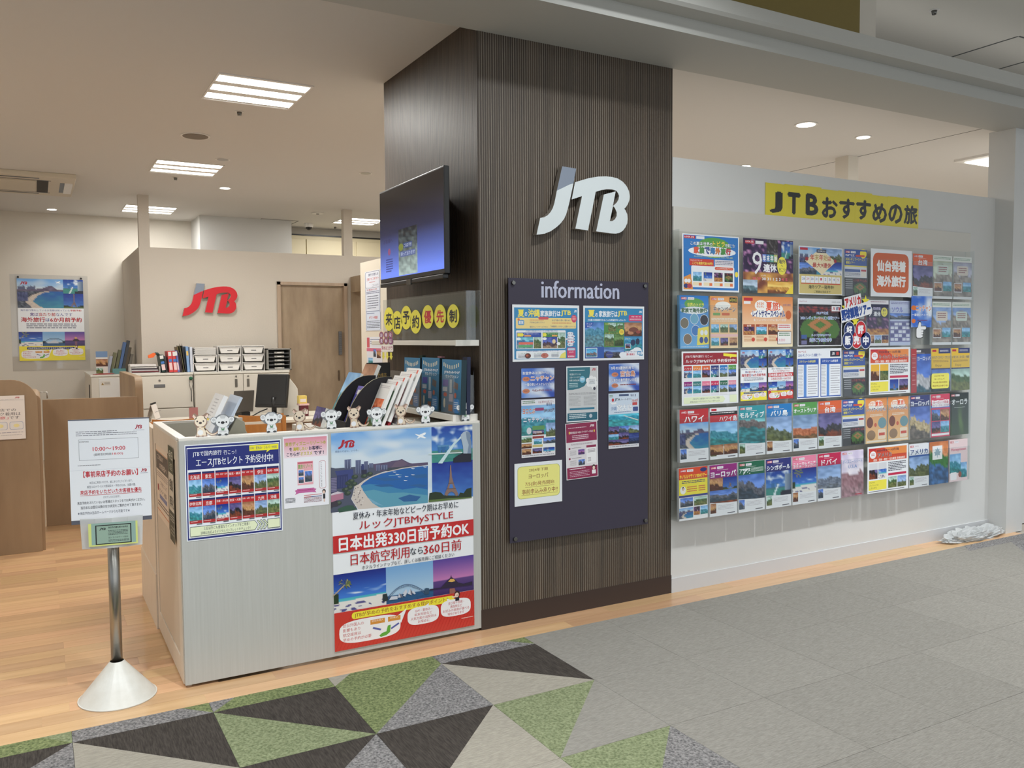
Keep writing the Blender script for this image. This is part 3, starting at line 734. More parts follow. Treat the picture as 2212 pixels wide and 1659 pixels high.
        zp([(1470, 1110), (1480, 1010), (1560, 990), (1640, 1000), (1680, 1040), (1890, 1045), (1910, 1000), (1960, 1010), (2000, 950), (2070, 930), (2070, 1070), (1700, 1100)], (40, 54, 36)); zp([(1468, 1138), (1468, 1106), (1760, 1080), (2072, 1062), (2072, 1076), (1780, 1106)], (92, 116, 62))
        zp([(1769, 615), (1781, 615), (1795, 780), (1822, 880), (1850, 950), (1888, 1030), (1852, 1052), (1825, 1005), (1790, 985), (1752, 1005), (1728, 1048), (1688, 1032), (1725, 945), (1750, 870), (1762, 780)], (136, 110, 102)); zp([(1766, 885), (1800, 882), (1812, 938), (1756, 942)], (70, 122, 200))
        for y0 in (868, 945): zp([(1745-(y0-868)*.3, y0), (1826+(y0-868)*.3, y0-6), (1828+(y0-868)*.3, y0+4), (1743-(y0-868)*.3, y0+10)], (96, 78, 76))
        B = 1210
        zp([(120, 500), (180, 440), (230, 390), (285, 340), (292, 352), (240, 405), (190, 455), (125, 512)], (176, 160, 140), B)
        for k in range(11):
            a_ = k*.571; zp([(290+9*math.cos(a_+1.6), 345+9*math.sin(a_+1.6)), (290+70*math.cos(a_), 320+52*math.sin(a_)-14), (290+100*math.cos(a_+.1), 330+70*math.sin(a_+.1)+12), (290+60*math.cos(a_+.25), 330+44*math.sin(a_+.25))], (146, 146, 92) if k % 2 else (96, 110, 66), B)
        arc = [(905+i*25.5, 505-135*math.sin(math.pi*(i/20)**.92)+.0*i-i*3.6) for i in range(21)]
        zp(arc + [(x, y+10) for x, y in arc[::-1]], (74, 98, 132), B); zp([(x, y+26+6*math.sin(i)) for i, (x, y) in enumerate(arc)] + [(x, y+32+6*math.sin(i)) for i, (x, y) in list(enumerate(arc))[::-1]], (84, 108, 140), B)
        for i in range(1, 20): x, y = arc[i]; zp([(x, y+4), (x+4, y+4), (x+4, y+32), (x, y+32)], (92, 116, 146), B)
        for q in ([(1035, 525), (1050, 465), (1085, 480), (1105, 520)], [(1100, 470), (1150, 400), (1165, 440), (1150, 490)], [(1170, 470), (1210, 400), (1240, 450), (1230, 490)], [(1225, 450), (1250, 420), (1285, 465), (1270, 480)], [(910, 560), (940, 510), (1030, 500), (1030, 545)], [(1105, 500), (1130, 462), (1142, 490), (1140, 510)]): zp(q, (202, 208, 220), B)
        for q in ([(1050, 465), (1085, 480), (1105, 520), (1075, 522)], [(1210, 400), (1240, 450), (1230, 490), (1215, 470)]): zp(q, (110, 110, 124), B)
        zp([(822, 480), (880, 465), (900, 560), (822, 585)], (32, 46, 52), B); zp([(1408, 400), (1440, 388), (1474, 395), (1474, 470), (1408, 478)], (50, 78, 104), B)
        zp([(1480, 405), (1640, 385), (1690, 330), (1735, 280), (1778, 240), (1784, 200), (1790, 238), (1840, 270), (1880, 312), (1960, 330), (2080, 296), (2080, 345), (1640, 398), (1480, 425)], (44, 34, 60), B)
        zp([(1740, 300), (1775, 262), (1820, 262), (1840, 292), (1790, 305)], (220, 176, 90), B); zp([(1760, 400), (1830, 390), (1850, 450), (1810, 490), (1760, 470)], (150, 96, 86), B)
    elif rich:   # towers, boats and the pink building of the bay photograph
        for (u, v, du, dv) in ((9.6, 12.3, 5, 5), (17.4, 12.9, 4, 6.3), (22, 15, 2, 3.5), (24, 13.8, 2.6, 5.2), (27.5, 14.6, 3, 3), (31.5, 16, 4, 3), (35, 15.8, 5, 2.6), (2, 18.5, 14, 7), (0, 21, 12, 10)):
            s.rect(u, v, u+du, v+dv, (70, 80, 122), (46, 52, 84))
            for k in range(int(du*1.2)): s.rect(u+.25+k*.8, v+.25, u+.5+k*.8, v+dv-.2, (150, 158, 186))
        s.rect(0, 29, 9, 33.5, (178, 128, 150), (128, 88, 110))
        for (u, v) in ((46, 20.3), (52, 21), (53, 22.8), (47.5, 21.2), (57, 20.4), (60, 17.4)): s.poly([(u, v), (u+2.6, v+.2), (u+1.8, v+.45), (u+.5, v+.4)], (232, 238, 244))
        s.poly([(3, 35.4), (8, 33.2), (15, 32.4), (19, 35.5)], (48, 82, 70))
        s.poly([(83.9, 18.3), (84.3, 18.3), (85.3, 26.5), (86.3, 30), (89.3, 34.4), (86.9, 34.4), (85.4, 32.9), (83.1, 32.9), (81.6, 34.4), (79.2, 34.4), (82.2, 30), (83, 26.5)], (134, 108, 100))
        s.poly([(83.5, 28.4), (84.9, 28.4), (85.4, 30.3), (83.1, 30.3)], (70, 120, 200))
    if kind == 'red':
        s.text('夏休み・年末年始などピーク期はお早めに', 13.5, 36.9, 88.5, 40.3, NV, .008)
        s.text('ルックJTBMySTYLE', 17.5, 41.2, 84.5, 46.0, RD, .006)
        s.rect(0, 46.8, 100, 54.8, (196, 40, 42))
        s.text('日本出発330日前予約OK', 4, 47.7, 96.3, 54.1, (244, 246, 250), .03)
        s.text('日本航空利用', 11.5, 55.9, 52, 61.4, RD, .012); s.text('なら', 52.6, 57, 61.8, 60.4, NV, .012); s.text('360日前', 62.4, 55.9, 90.5, 61.2, RD, .012)
        s.text('ホテルラインナップなど、詳しくは販売員にご相談ください', 19, 62.1, 85, 64.0, NV, .004)
        BG, BAR, BT = (200, 54, 44), (238, 226, 60), (196, 60, 40)
    else:
        s.text('海外旅行慣れしているお客様は知っている', 4, 37.2, 78, 39.4, (70, 78, 150), .006); s.text('早期予約', 79, 37.2, 96, 39.4, RD, .02)
        s.text('実は', 18, 41.2, 30, 45.4, (96, 60, 140), .02); s.text('当たり前', 31, 41.2, 56, 45.4, RD, .02); s.text('なんです', 57, 41.4, 82, 45.4, (70, 78, 150), .01)
        s.text('海外旅行', 4.5, 47, 40, 52.6, RD, .03); s.text('は', 41, 48, 47, 52, (70, 78, 150), .02); s.text('6か月前予約', 48, 47, 96, 52.6, RD, .03)
        s.dashes(12, 54.5, 88, 61.5, 3, (120, 124, 140))
        BG, BAR, BT = (240, 226, 60), (46, 60, 108), (240, 240, 240)
    s.rect(0, 82.2, 100, 100, BG)
    if rich and kind == 'red':
        for k in range(40): s.poly([(k*2.5, 100), (k*2.5+.5, 100), (min(100, k*2.5+13), 82.3), (min(100, k*2.5+12.5), 82.3)] if k*2.5+13 < 100 else [(k*2.5, 100), (k*2.5+.5, 100), (100, 100-(100-k*2.5-.5)*1.37), (100, 100-(100-k*2.5)*1.37)], (190, 42, 36))
    s.rrect(11.5, 83.2, 84.5, 86.4, 1.9, BAR)
    s.text('JTBが早めの予約をおすすめする理由ポイント3', 13.5, 83.6, 80, 86.0, BT if kind != 'red' else (150, 70, 40), .008)
    bubble(s, 24, 92.2, 21, 5.4, [(40, 89.5), (49.5, 85.6), (45.5, 92)])
    bubble(s, 61.5, 90.2, 11.5, 4.3, [(60, 87), (65.8, 84.8), (64.6, 88)])
    bubble(s, 85.8, 89.3, 11.4, 4.2, [(79, 87), (79.3, 84.2), (84, 86.2)])
    tc = (190, 40, 50)
    for k, t in enumerate(('訪日外国人の', '影響もあり', '航空座席は', '早めの予約が必要')): s.text(t, 5.5, 88.0+k*2.2, (19.5, 17, 17.5, 24.5)[k], 89.6+k*2.2, tc)
    for k, t in enumerate(('GW・夏休み・', '年末年始など', '人気方面の出発日は', 'お早めに')): s.text(t, (55.5, 55, 52.3, 57.5)[k], 87.0+k*1.8, (68, 68, 71, 66)[k], 88.4+k*1.8, tc)
    for k, t in enumerate(('並び席や窓側・', '通路側など', 'お好みの座席が選べる', '場合があります')): s.text(t, (80, 81.5, 76, 79.5)[k], 86.2+k*1.75, (92, 90.5, 96, 92)[k], 87.6+k*1.75, tc)
    s.rect(24, 88.2, 34, 90.4, (214, 146, 60)); s.rect(36.2, 88.2, 45, 90.4, (214, 146, 60))
    s.text('訪日外国人', 25, 88.4, 33, 89.3, (250, 240, 230)); s.text('日本人', 38, 88.4, 43.5, 89.3, (250, 240, 230))
    s.poly([(26, 91.6), (31.5, 93.2), (30.8, 93.9), (25.4, 92.4)], (90, 100, 170)); s.poly([(38, 93.6), (43.5, 91.6), (44.2, 92.3), (38.6, 94.3)], (90, 100, 170))
    s.poly([(30, 96.2), (32, 95.2), (35, 94.8), (36, 92.2), (38, 92), (37.6, 95.4), (35, 96.6), (31, 97)], (96, 172, 62))
    s.ell(86.8, 82.9, 2.1, 1.7, (60, 34, 34)); s.ell(86.6, 83.3, 1.5, 1.2, (236, 206, 186)); s.rect(85.4, 84.4, 88.4, 86.2, (36, 36, 46)); s.ell(86.1, 83.4, .2, .22, (40, 30, 30)); s.ell(87.2, 83.4, .2, .22, (40, 30, 30)); s.rect(82.8, 83.7, 85.6, 84.3, (236, 206, 186))
    s.dashes(90, 95.2, 99, 96, 1, (240, 200, 190))
    return s
bp = big_poster('red', .733, 1.03, 1).make('poster', None, (-.4125, -.0025, .036))
tag(bp, 'large red and white travel poster with beach bay photo on the counter front', 'poster')

def pin(tl, br, Y, extra=0):
    a, b = onY(*tl, Y), onY(*br, Y); return (a.x+b.x)/2, b.z, b.x-a.x, a.z-b.z
# blue domestic poster
cx_, zb, W, H = pin((399, 963), (607, 1080), -.003)
H = .415; zb = onY(400, 962, -.003).z - H
W = onY(607, 960, -.003).x - onY(398, 960, -.003).x
s = Sheet(W, H, .0008, (236, 240, 246), PAPER)
NAVY = (30, 42, 118)
s.rect(1, 1, 99, 99, NAVY); s.rect(2.2, 3, 97.8, 97, (236, 240, 246)); s.rect(2.6, 4, 97.4, 26, NAVY)
s.text('JTBで国内旅行', 8, 7, 37, 13, (240, 242, 248), .008); s.text('行こっ！', 39, 7.5, 52, 12.5, (240, 242, 248))
s.text('エースJTBセレクト 予約受付中!', 11, 14.5, 91, 24.5, (240, 242, 248), .012)
s.poly([(66, 4.6), (97, 4.6), (97, 10.6), (88, 10.6), (84, 13.2), (84.6, 10.6), (66, 10.6)], (240, 232, 50)); s.text('GW・夏休み・シルバーWEEK', 67, 6, 95.5, 9.2, (60, 70, 120), .01)
names = ['北海道', '東北', '青森・秋田・岩手', '東京・横浜', '箱根・山梨・富士', '伊豆', '信州・飛騨', '伊勢志摩', '京都', '京都・びわ湖', '奈良・大阪', '山陰・山陽・四国', '九州', '沖縄']
for k in range(14):
    u = 3.2 + (k % 7)*13.5; v = 28.5 + (k//7)*28
    s.rect(u, v, u+12.6, v+2.2, (26, 36, 100)); s.rect(u, v+2.2, u+12.6, v+8, (186, 36, 40)); s.pic([P_sea, P_mount, P_dusk, P_city, P_green, P_food, P_palm][k*3 % 7], u, v+8, u+12.6, v+22.5, 12, 10, k)
    s.rect(u, v+22.5, u+12.6, v+25.6, (176, 40, 44)); s.dashes(u+1, v+23.2, u+8, v+24.4, 1, (240, 220, 220), seed=k)
    n = len(names[k]); wd = min(11.6, 3.2*n); s.text(names[k], u+6.3-wd/2, v+3.2, u+6.3+wd/2, v+3.2+min(4.2, 14/n), (246, 240, 240), .01)
    s.rect(u+7, v+25.9, u+12.4, v+26.9, (90, 90, 100))
s.poly([(3.4, 85.2), (70, 85.2), (73.5, 90.2), (70, 95.6), (3.4, 95.6)], (40, 60, 60)); s.poly([(3.7, 85.7), (69.8, 85.7), (72.9, 90.2), (69.8, 95.1), (3.7, 95.1)], (232, 240, 204))
for k in range(3): s.poly([(72+k*3.4, 85.2), (74+k*3.4, 85.2), (77.5+k*3.4, 90.2), (74+k*3.4, 95.6), (72+k*3.4, 95.6), (75.4+k*3.4, 90.2)], (40, 60, 60)); s.poly([(72.5+k*3.4, 85.7), (73.8+k*3.4, 85.7), (76.9+k*3.4, 90.2), (73.8+k*3.4, 95.1), (72.5+k*3.4, 95.1), (75.9+k*3.4, 90.2)], (232, 240, 204))
s.rect(83.5, 85.2, 97, 95.6, (40, 60, 60)); s.rect(83.9, 85.8, 96.7, 95, (232, 240, 204))
s.text('上記以外にも豊富なラインナップをご用意！', 17, 86.4, 64, 89.8, (50, 60, 80), .004); s.text('詳細は右記よりデジタルパンフレットをチェック！', 14, 91, 65, 94.2, (50, 60, 80), .004)
tag(s.make('poster', None, (onY(398, 960, -.003).x + W/2, -.0025, zb)), 'blue-bordered landscape poster with fourteen small red brochure covers', 'poster')
# pink and white sheet
xl, xr = onY(610.5, 940, -.003).x, onY(708, 940, -.003).x; zt = onY(611, 944, -.003).z
s = Sheet(xr-xl, .327, .0006, (238, 238, 244)); s.rect(2.5, 2.5, 97.5, 30, (222, 142, 160), (238, 220, 228))
YG, NV = (226, 222, 120), (34, 30, 70)
s.text('東京ディズニーリゾート®', 5, 8, 95, 13.5, (200, 190, 70), .01, (100, 96, 60), .02); s.text('を', 14, 15.5, 20, 20.5, NV, .02); s.text('満喫したい', 22, 15.5, 54, 20.5, (206, 190, 60), .02, (110, 96, 60), .02); s.text('お客様に', 57, 15.2, 86, 20.5, NV, .03)
s.text('こちらが', 8, 22.5, 36, 27.5, NV, .03); s.text('オススメ', 38, 22.5, 64, 27.5, (206, 196, 60), .02, (110, 96, 60), .02); s.text('です！', 68, 22.5, 90, 27.5, NV, .03)
s.rect(30.5, 36, 65.5, 69, (232, 170, 180)); s.rect(31.5, 37, 64.5, 39, (196, 90, 110)); s.text('夏旅リゾート', 32, 40, 64, 46, (110, 170, 80), .02)
for q in ((33, 48, 44, 56), (33, 58, 44, 66), (47, 50, 63, 65)): s.rect(q[0]-.7, q[1]-.7, q[2]+.7, q[3]+.7, (240, 240, 244)); s.pic(P_city, *q, 7, 6, 4)
s.poly([(24, 76), (29, 75), (29, 74), (67, 74), (67, 75), (72, 76), (69, 78.5), (72, 81), (62, 80), (33, 80), (24, 82), (27, 79)], (196, 100, 160)); s.dashes(31, 76, 65, 77.5, 1, (160, 50, 90))
s.rrect(79, 37, 94, 76, 4, (180, 90, 100)); s.rrect(79.6, 37.5, 93.4, 75.5, 3.6, (240, 240, 246))
for k, t in enumerate('デジタルパンフレットはこちら'): s.text(t, 82, 39+k*2.5, 85.5, 41+k*2.5, (60, 50, 60))
s.dashes(3, 86, 25, 93, 4, (60, 60, 70)); s.rect(44, 83.5, 84, 84.2, (200, 60, 70)); s.rect(44, 86, 60, 87, (170, 60, 70)); s.rect(60, 86, 84, 87, (60, 70, 130)); s.dashes(44, 88, 84, 95, 4, (150, 110, 120))
s.ell(89, 80.6, 4, 3.2, (50, 34, 32)); s.ell(88.6, 81.6, 2.8, 2.2, (236, 206, 190)); s.rect(86.8, 84, 91.6, 91, (34, 34, 40)); s.rect(88, 91, 90.6, 95.5, (226, 196, 180))
tag(s.make('poster', None, ((xl+xr)/2, -.0025, zt-.327)), 'white portrait poster with a pink heading right of the blue poster', 'poster')
# opening-hours stickers on the left side panel of the counter (facing left)
def pinX(tl, br, X): a, b = onX(*tl, X), onX(*br, X); return (a.y+b.y)/2, b.z, a.y-b.y, a.z-b.z
s = Sheet(.42, .36, .0006, (226, 206, 184)); s.rect(0, 10, 100, 34, (96, 86, 78)); s.rect(0, 8.5, 100, 9.6, (206, 140, 90)); s.text('ご来店の', 10, 13, 60, 20, (220, 200, 180), .01); s.text('お客様へ', 30, 23, 92, 31, (220, 200, 180), .01)
s.dashes(6, 37, 96, 45, 3, (150, 130, 120)); s.text('ご予約について', 30, 48, 90, 54, (110, 80, 80), .01); s.rrect(8, 55, 20, 64, 3, (160, 60, 60)); s.text('オンライン相談', 24, 58, 84, 65, (90, 70, 70), .01); s.rect(24, 67, 88, 73, (130, 130, 160)); s.dashes(8, 78, 98, 86, 2, (90, 80, 76)); s.rect(0, 90, 100, 91.4, (206, 120, 70))
tag(s.make('notice_sheet', None, (-1.4425, .56, .625), R(-90)), 'beige notice with dark heading on the counter side, left of the green one', 'notice')
s = Sheet(.15, .43, .0006, (216, 204, 184)); s.rect(0, 0, 100, 28, (66, 72, 52)); s.text('4月1日', 12, 5, 88, 14, (220, 214, 196), .02); s.text('改定', 25, 17, 75, 25, (200, 194, 176)); s.text('相談', 14, 34, 86, 46, (50, 50, 46), .03); s.text('有料化', 10, 52, 92, 64, (50, 50, 46), .03); s.rect(0, 68, 100, 100, (70, 72, 60)); s.dashes(12, 72, 90, 80, 3, (190, 186, 170)); s.dashes(20, 84, 90, 95, 3, (150, 146, 130))
tag(s.make('notice_sheet', None, (-1.4485, .20, .60), R(-90)), 'tall dark green notice on the counter side nearest the corner', 'notice')

# koala and kangaroo cut-outs along the top rail
def cutout(kind, px_, py_, label, pale=False, flip=1):
    p = onY(px_, py_, .012); x = p.x
    s = Sheet(.001, .001)  # scratch for colours
    bm = bmesh.new(); cl = bm.loops.layers.float_color.new('Ink')
    def sh(pts, col, k, th=.0):
        c = (*lin([min(255, v+30) if pale else v for v in col]), 1)
        y = -.0015 - k*.00025
        f = bm.faces.new([bm.verts.new((flip*a*.001, y, b*.001)) for a, b in pts])
        for l in f.loops: l[cl] = c
    def solid(pts, col):
        c = (*lin(col), 1); A = [bm.verts.new((flip*a*.001, -.0015, b*.001)) for a, b in pts]; B = [bm.verts.new((flip*a*.001, 0, b*.001)) for a, b in pts]
        fs = [bm.faces.new(A), bm.faces.new(B[::-1])] + [bm.faces.new((A[i], B[i], B[(i+1) % len(pts)], A[(i+1) % len(pts)])) for i in range(len(pts))]
        for f in fs:
            for l in f.loops: l[cl] = c
    def el(cx, cy, rx, ry, n=18): return [(cx+rx*math.cos(2*math.pi*i/n), cy+ry*math.sin(2*math.pi*i/n)) for i in range(n)]
    if kind == 'koala':
        W0 = (240, 242, 243); OL = (128, 132, 136)
        solid([(-24, 2), (-26, 22), (-20, 44), (-32, 48), (-52, 66), (-56, 84), (-46, 94), (-30, 92), (-14, 104), (14, 104), (30, 92), (46, 94), (56, 84), (50, 66), (32, 48), (20, 44), (28, 22), (26, 2)], OL)
        sh([(-22, 4), (-24, 22), (-18, 45), (18, 45), (26, 22), (24, 4)], W0, 1)
        for q in (-1, 1): sh(el(q*41, 78, 13, 13), W0, 1); sh(el(q*42, 79, 7, 8), (206, 208, 210), 2)
        sh(el(0, 70, 33, 31), OL, 2); sh(el(0, 70, 32, 30), W0, 3); sh([(-14, 96), (-6, 101), (6, 101), (16, 95), (10, 84), (-8, 84)], (206, 208, 210), 4)
        for q in (-1, 1): sh(el(q*17, 66, 3.8, 4.2), (34, 34, 38), 5)
        sh(el(0, 64, 9, 6.5), (40, 40, 44), 5)
        sh([(-9, 41), (0, 34), (9, 41), (6, 26), (-5, 26)], (110, 152, 120), 5)
        for q in (-1, 1): sh(el(q*15, 6, 8, 5), (70, 74, 78), 5); sh(el(q*9, 22, 8, 4), (216, 218, 220), 4)
    else:
        W0 = (226, 208, 184); OL = (158, 128, 110)
        solid([(-26, 2), (-22, 26), (-22, 46), (-34, 66), (-30, 84), (-40, 106), (-30, 116), (-16, 104), (8, 104), (26, 116), (38, 108), (26, 84), (28, 62), (14, 46), (24, 26), (26, 2)], OL)
        solid([(10, 30), (26, 14), (46, 3), (66, 7), (76, 16), (80, 26), (74, 28), (66, 18), (50, 14), (38, 20), (26, 34), (16, 44)], OL)
        sh([(-23, 4), (-19, 26), (-18, 46), (10, 46), (18, 28), (22, 6)], W0, 1); sh([(14, 31), (28, 15), (46, 6), (64, 9), (74, 18), (77, 25), (68, 16), (50, 11), (36, 17), (24, 31)], W0, 1)
        sh(el(-3, 76, 27, 27), W0, 2)
        for q in (-1, 1): sh([(q*16-3, 92), (q*32-3, 110), (q*36-3, 100), (q*24-3, 84)], W0, 2); sh([(q*20-3, 94), (q*31-3, 106), (q*30-3, 96)], (222, 176, 172), 3)
        for q in (-1, 1): sh(el(q*14-4, 76, 3.6, 4), (40, 30, 30), 4)
        sh(el(-4, 68, 7, 5.4), (46, 34, 34), 4)
        sh(el(-6, 40, 11, 9), (214, 186, 150), 3); sh(el(-6, 41, 9, 7.5), W0, 4); sh(el(-9, 42, 1.5, 1.5, 8), (60, 40, 36), 5); sh(el(-3, 42, 1.5, 1.5, 8), (60, 40, 36), 5)
        sh(el(-5, 22, 13, 13), (236, 236, 240), 4)
        for q in (-1, 1): sh(el(q*10-4, 4, 6, 3.4), (140, 110, 94), 5)
    box(bm, -.018, .018, -.0012, .016, 0, .0012)
    for f in bm.faces:
        for l in f.loops:
            if l[cl][3] == 0 or sum(l[cl]) == 0: l[cl] = (.8, .8, .8, 1)
    bmesh.ops.scale(bm, vec=(.90, 1, .90), verts=bm.verts)
    me = bpy.data.meshes.new(kind+'_cutout'); bm.to_mesh(me); bm.free(); me.materials.append(GLOSSY)
    o = bpy.data.objects.new(kind+'_cutout', me); COL.objects.link(o); o.location = (x, .006, 1.0842); tag(o, label, 'cutout', 'animal cut-outs along the counter edge')
for a in (('kangaroo', 435, 948, 'bleached kangaroo cut-out in front of the leaning flyer stack', True), ('koala', 481, 944, 'koala cut-out right of the bleached kangaroo'),
    ('koala', 586, 938, 'koala cut-out in front of the wooden chair back'), ('kangaroo', 648, 935, 'kangaroo cut-out left of the black brochure stand'),
    ('koala', 715, 931, 'koala cut-out in front of the black stand foot'), ('kangaroo', 765, 928, 'kangaroo cut-out in front of the purple brochure'),
    ('koala', 813, 924, 'koala cut-out in front of the orange-picture brochure'), ('kangaroo', 866, 921, 'kangaroo cut-out with raised tail right of the white brochures'),
    ('koala', 918, 917, 'koala cut-out below the middle of the clear brochure shelf'), ('koala', 1004, 912, 'rightmost koala cut-out, next to the pillar corner')): cutout(*a)

# ================================================================== leaning prints and the brochure stand on the counter
def lean_sheet(s, name, label, cat, y0, y1, x, z, ang, group=None):
    """sheet facing left (-X), its left edge at y1 (far) and right edge at y0 (near), leaning back by ang degrees"""
    o = s.make(name, None, (x, (y0+y1)/2, z), R(-90), R(ang)); return tag(o, label, cat, group)
def plain(W, H, c, th=.012, top=None, img=None, seed=0, paper=(232, 230, 224), dash=True):
    s = Sheet(W, H, th, paper); s.rect(0, 0, 100, 100, c)
    if img: s.pic(img, 0 if not top else 8, 34 if top else 0, 100 if not top else 92, 100 if not top else 92, 12, 16, seed)
    if top: s.rect(0, 0, 100, 22, top)
    if dash: s.dashes(12, 6, 70, 14, 2, (120, 120, 130), seed=seed)
    return s
s = Sheet(.21, .40, .02, (244, 244, 244)); s.dashes(30, 6, 70, 92, 22, (190, 188, 190), .3)
for v in (30, 40, 55, 72): s.rect(20, v, 62, v+2.5, (244, 222, 90))
lean_sheet(s, 'flyer_stack', 'tall stack of white flyers with yellow marks leaning in the counter tray', 'flyers', .10, .31, -1.385, .885, 25.5)
s = Sheet(.22, .40, .012, (200, 210, 224)); s.rect(0, 0, 100, 100, (206, 216, 230)); lean_sheet(s, 'document_folder', 'pale blue folder leaning behind the white flyers', 'folder', .08, .30, -1.335, .885, 27)
bm = bmesh.new(); prism(bm, [(-1.32, .885), (-1.04, .885), (-1.135, 1.09), (-1.14, 1.13), (-1.175, 1.15)], .12, .42, 'xz')
tag(obj('document_stand', bm, mat('olive_grey_plastic', (150, 146, 128), .5), bevel=.004), 'olive grey wedge stand behind the leaning folder', 'document stand')

st = thing('brochure_stand', 'black curved-side brochure stand on the right end of the counter', 'brochure stand', (-.52, .3, 1.046))
def div_pts(): 
    pts = [(-.125, 0), (-.125, .05)]
    for i in range(9):
        t = i/8; pts.append((-.125 + .20*t**1.25, .05 + .215*math.sin(t*math.pi/2)**.9))
    pts += [(.115, .265), (.115, 0)]
    return pts
EDG = mat('board_edge', (150, 142, 112), .6)
for k, yy in enumerate((.105, -.125)):
    bm = bmesh.new(); P_ = div_pts(); prism(bm, P_, yy, yy+.009, 'xz')
    obj('divider', bm, BLACKM, st)
    if k < 2:
        bm = bmesh.new()
        for (a, b), (c, d) in zip(P_[1:11], P_[2:12]): 
            f = bm.faces.new([bm.verts.new(q) for q in ((a-.001, yy-.0005, b+.001), (c-.001, yy-.0005, d+.001), (c-.001, yy+.0095, d+.001), (a-.001, yy+.0095, b+.001))])
        obj('divider_edge', bm, EDG, st)
boxo('base', -.125, .115, -.125, .105, 0, .012, BLACKM, st); boxo('front_lip', -.13, -.125, -.125, .114, 0, .05, BLACKM, st)
# far section
lean_sheet(plain(.20, .297, (70, 140, 170), .014, None, P_sea, 3, dash=False), 'brochure', 'teal seascape brochure leaning left of the black stand', 'brochure', .42, .60, -.60, 1.05, 26)
lean_sheet(plain(.19, .25, (190, 170, 150), .02, None, P_food, 6, dash=False), 'brochure', 'brown picture brochure behind the teal one', 'brochure', .43, .60, -.47, 1.13, 24)
s = plain(.16, .10, (200, 120, 80), .02, None, P_dusk, 8, dash=False); lean_sheet(s, 'brochure', 'small orange and purple brochure at the foot of the stand', 'brochure', .40, .55, -.69, 1.05, 18)
# middle section
lean_sheet(plain(.10, .24, (150, 90, 60), .008, None, P_dusk, 2), 'brochure', 'red and gold brochure at the back between the dividers', 'brochure', .31, .40, -.47, 1.07, 22)
lean_sheet(plain(.11, .24, (60, 100, 60), .008, None, P_green, 5), 'brochure', 'green map brochure at the back between the dividers', 'brochure', .195, .30, -.47, 1.07, 22)
s = plain(.19, .21, (96, 96, 190), .010, (120, 110, 200), P_dusk, 4); s.rect(10, 10, 36, 22, (235, 235, 240)); s.rect(56, 16, 84, 28, (235, 235, 240)); lean_sheet(s, 'brochure', 'purple sky brochure with two white tags between the dividers', 'brochure', .19, .385, -.585, 1.065, 24)
# near section: white brochures one behind the other
for k in range(5):
    s = Sheet(.15, .235, .016, (236, 234, 230)); s.dashes(10, 5, 90, 12, 2, (196, 190, 190), seed=k)
    if k == 0: s.pic(scene_field((226, 106, 60), (214, 88, 44), (200, 90, 60)), 8, 34, 84, 72, 10, 8); s.pic(P_green, 0, 78, 100, 100, 10, 4); s.rect(0, 78, 8, 100, (220, 80, 50))
    else: s.rect(86, 4, 98, 12, (220, 90, 70))
    lean_sheet(s, 'brochure', ['front white brochure with an orange photo on the stand', 'second white brochure from the front of the stand row', 'third white brochure from the front of the stand row', 'fourth white brochure from the front, below the red card', 'rearmost white brochure just below the red card'][k], 'brochure', .025, .165, -.545+.036*k, 1.062+.018*k, 24, 'white brochures on the black stand')
for k, (c, lb) in enumerate((((60, 90, 60), 'dark green booklet edge right of the white brochures'), ((150, 30, 40), 'dark red booklet edge right of the white brochures'), ((190, 190, 190), 'grey booklet edge right of the white brochures'))):
    s = Sheet(.13, .20+.012*k, .012, c); s.rect(0, 0, 100, 100, c); lean_sheet(s, 'booklet', lb, 'booklet', .03, .150, -.525+.045*k, 1.062+.012*k, 24)
p = onX(857, 811, -.28); s = Sheet(.125, .075, .003, (196, 70, 66)); s.rect(0, 0, 100, 100, (196, 66, 62)); s.rect(76, 6, 96, 92, (230, 200, 196)); s.dashes(8, 14, 60, 34, 2, (230, 190, 180)); s.text('お問い合せ', 8, 56, 60, 80, (236, 210, 200))
lean_sheet(s, 'info_card', 'small red card standing above the white brochures', 'card', .04, .165, -.345, 1.245, 10)
s = Sheet(.20, .285, .003, (40, 38, 36)); s.rect(0, 0, 100, 100, (40, 38, 36)); s.text('たび', 20, 12, 52, 30, (176, 140, 60), .01); s.text('の携帯', 48, 26, 80, 38, (176, 140, 60))
p1, p2 = onY(792, 784, .66), onY(843, 786, .66); s = Sheet(p2.x-p1.x, p1.z-1.047, .003, (40, 38, 36)); s.text('たび', 20, 10, 55, 22, (176, 140, 60), .01); s.text('の携帯', 48, 18, 84, 27, (176, 140, 60)); s_ = s.make('info_card', None, ((p1.x+p2.x)/2, .66, 1.047), 0, R(1)); tag(s_, 'black card with gold brush lettering behind the stand', 'card')

# ================================================================== PILLAR SIDE: television, shelves, acrylic sign
XT = -.15
a, b = onX(818, 415, XT), onX(957, 361, XT); c, d = onX(957, 583, XT), onX(822, 605, XT)
tw, thh = a.y-b.y, ((a.z+b.z)-(c.z+d.z))/2; ty, tz = (a.y+b.y)/2, ((c.z+d.z))/2
tv = thing('television', 'wall-mounted black flat television glowing blue on the pillar side', 'television', (XT, ty, tz))
boxo('housing', .004, .035, -tw/2, tw/2, -.02, thh+.004, BLACK, tv, .004); boxo('rear_housing', .035, .075, -tw*.42, tw*.42, -.02, thh*.6, BLACK, tv, .01)
boxo('wall_bracket', .075, .147, -.2, .2, .1, .4, BLACKM, tv); boxo('speaker_bar', -.002, .03, -tw/2+.01, tw/2-.01, -.045, -.021, BLACK, tv, .004); boxo('receiver', -.006, .004, -.03, .03, -.052, -.02, CHROME, tv)
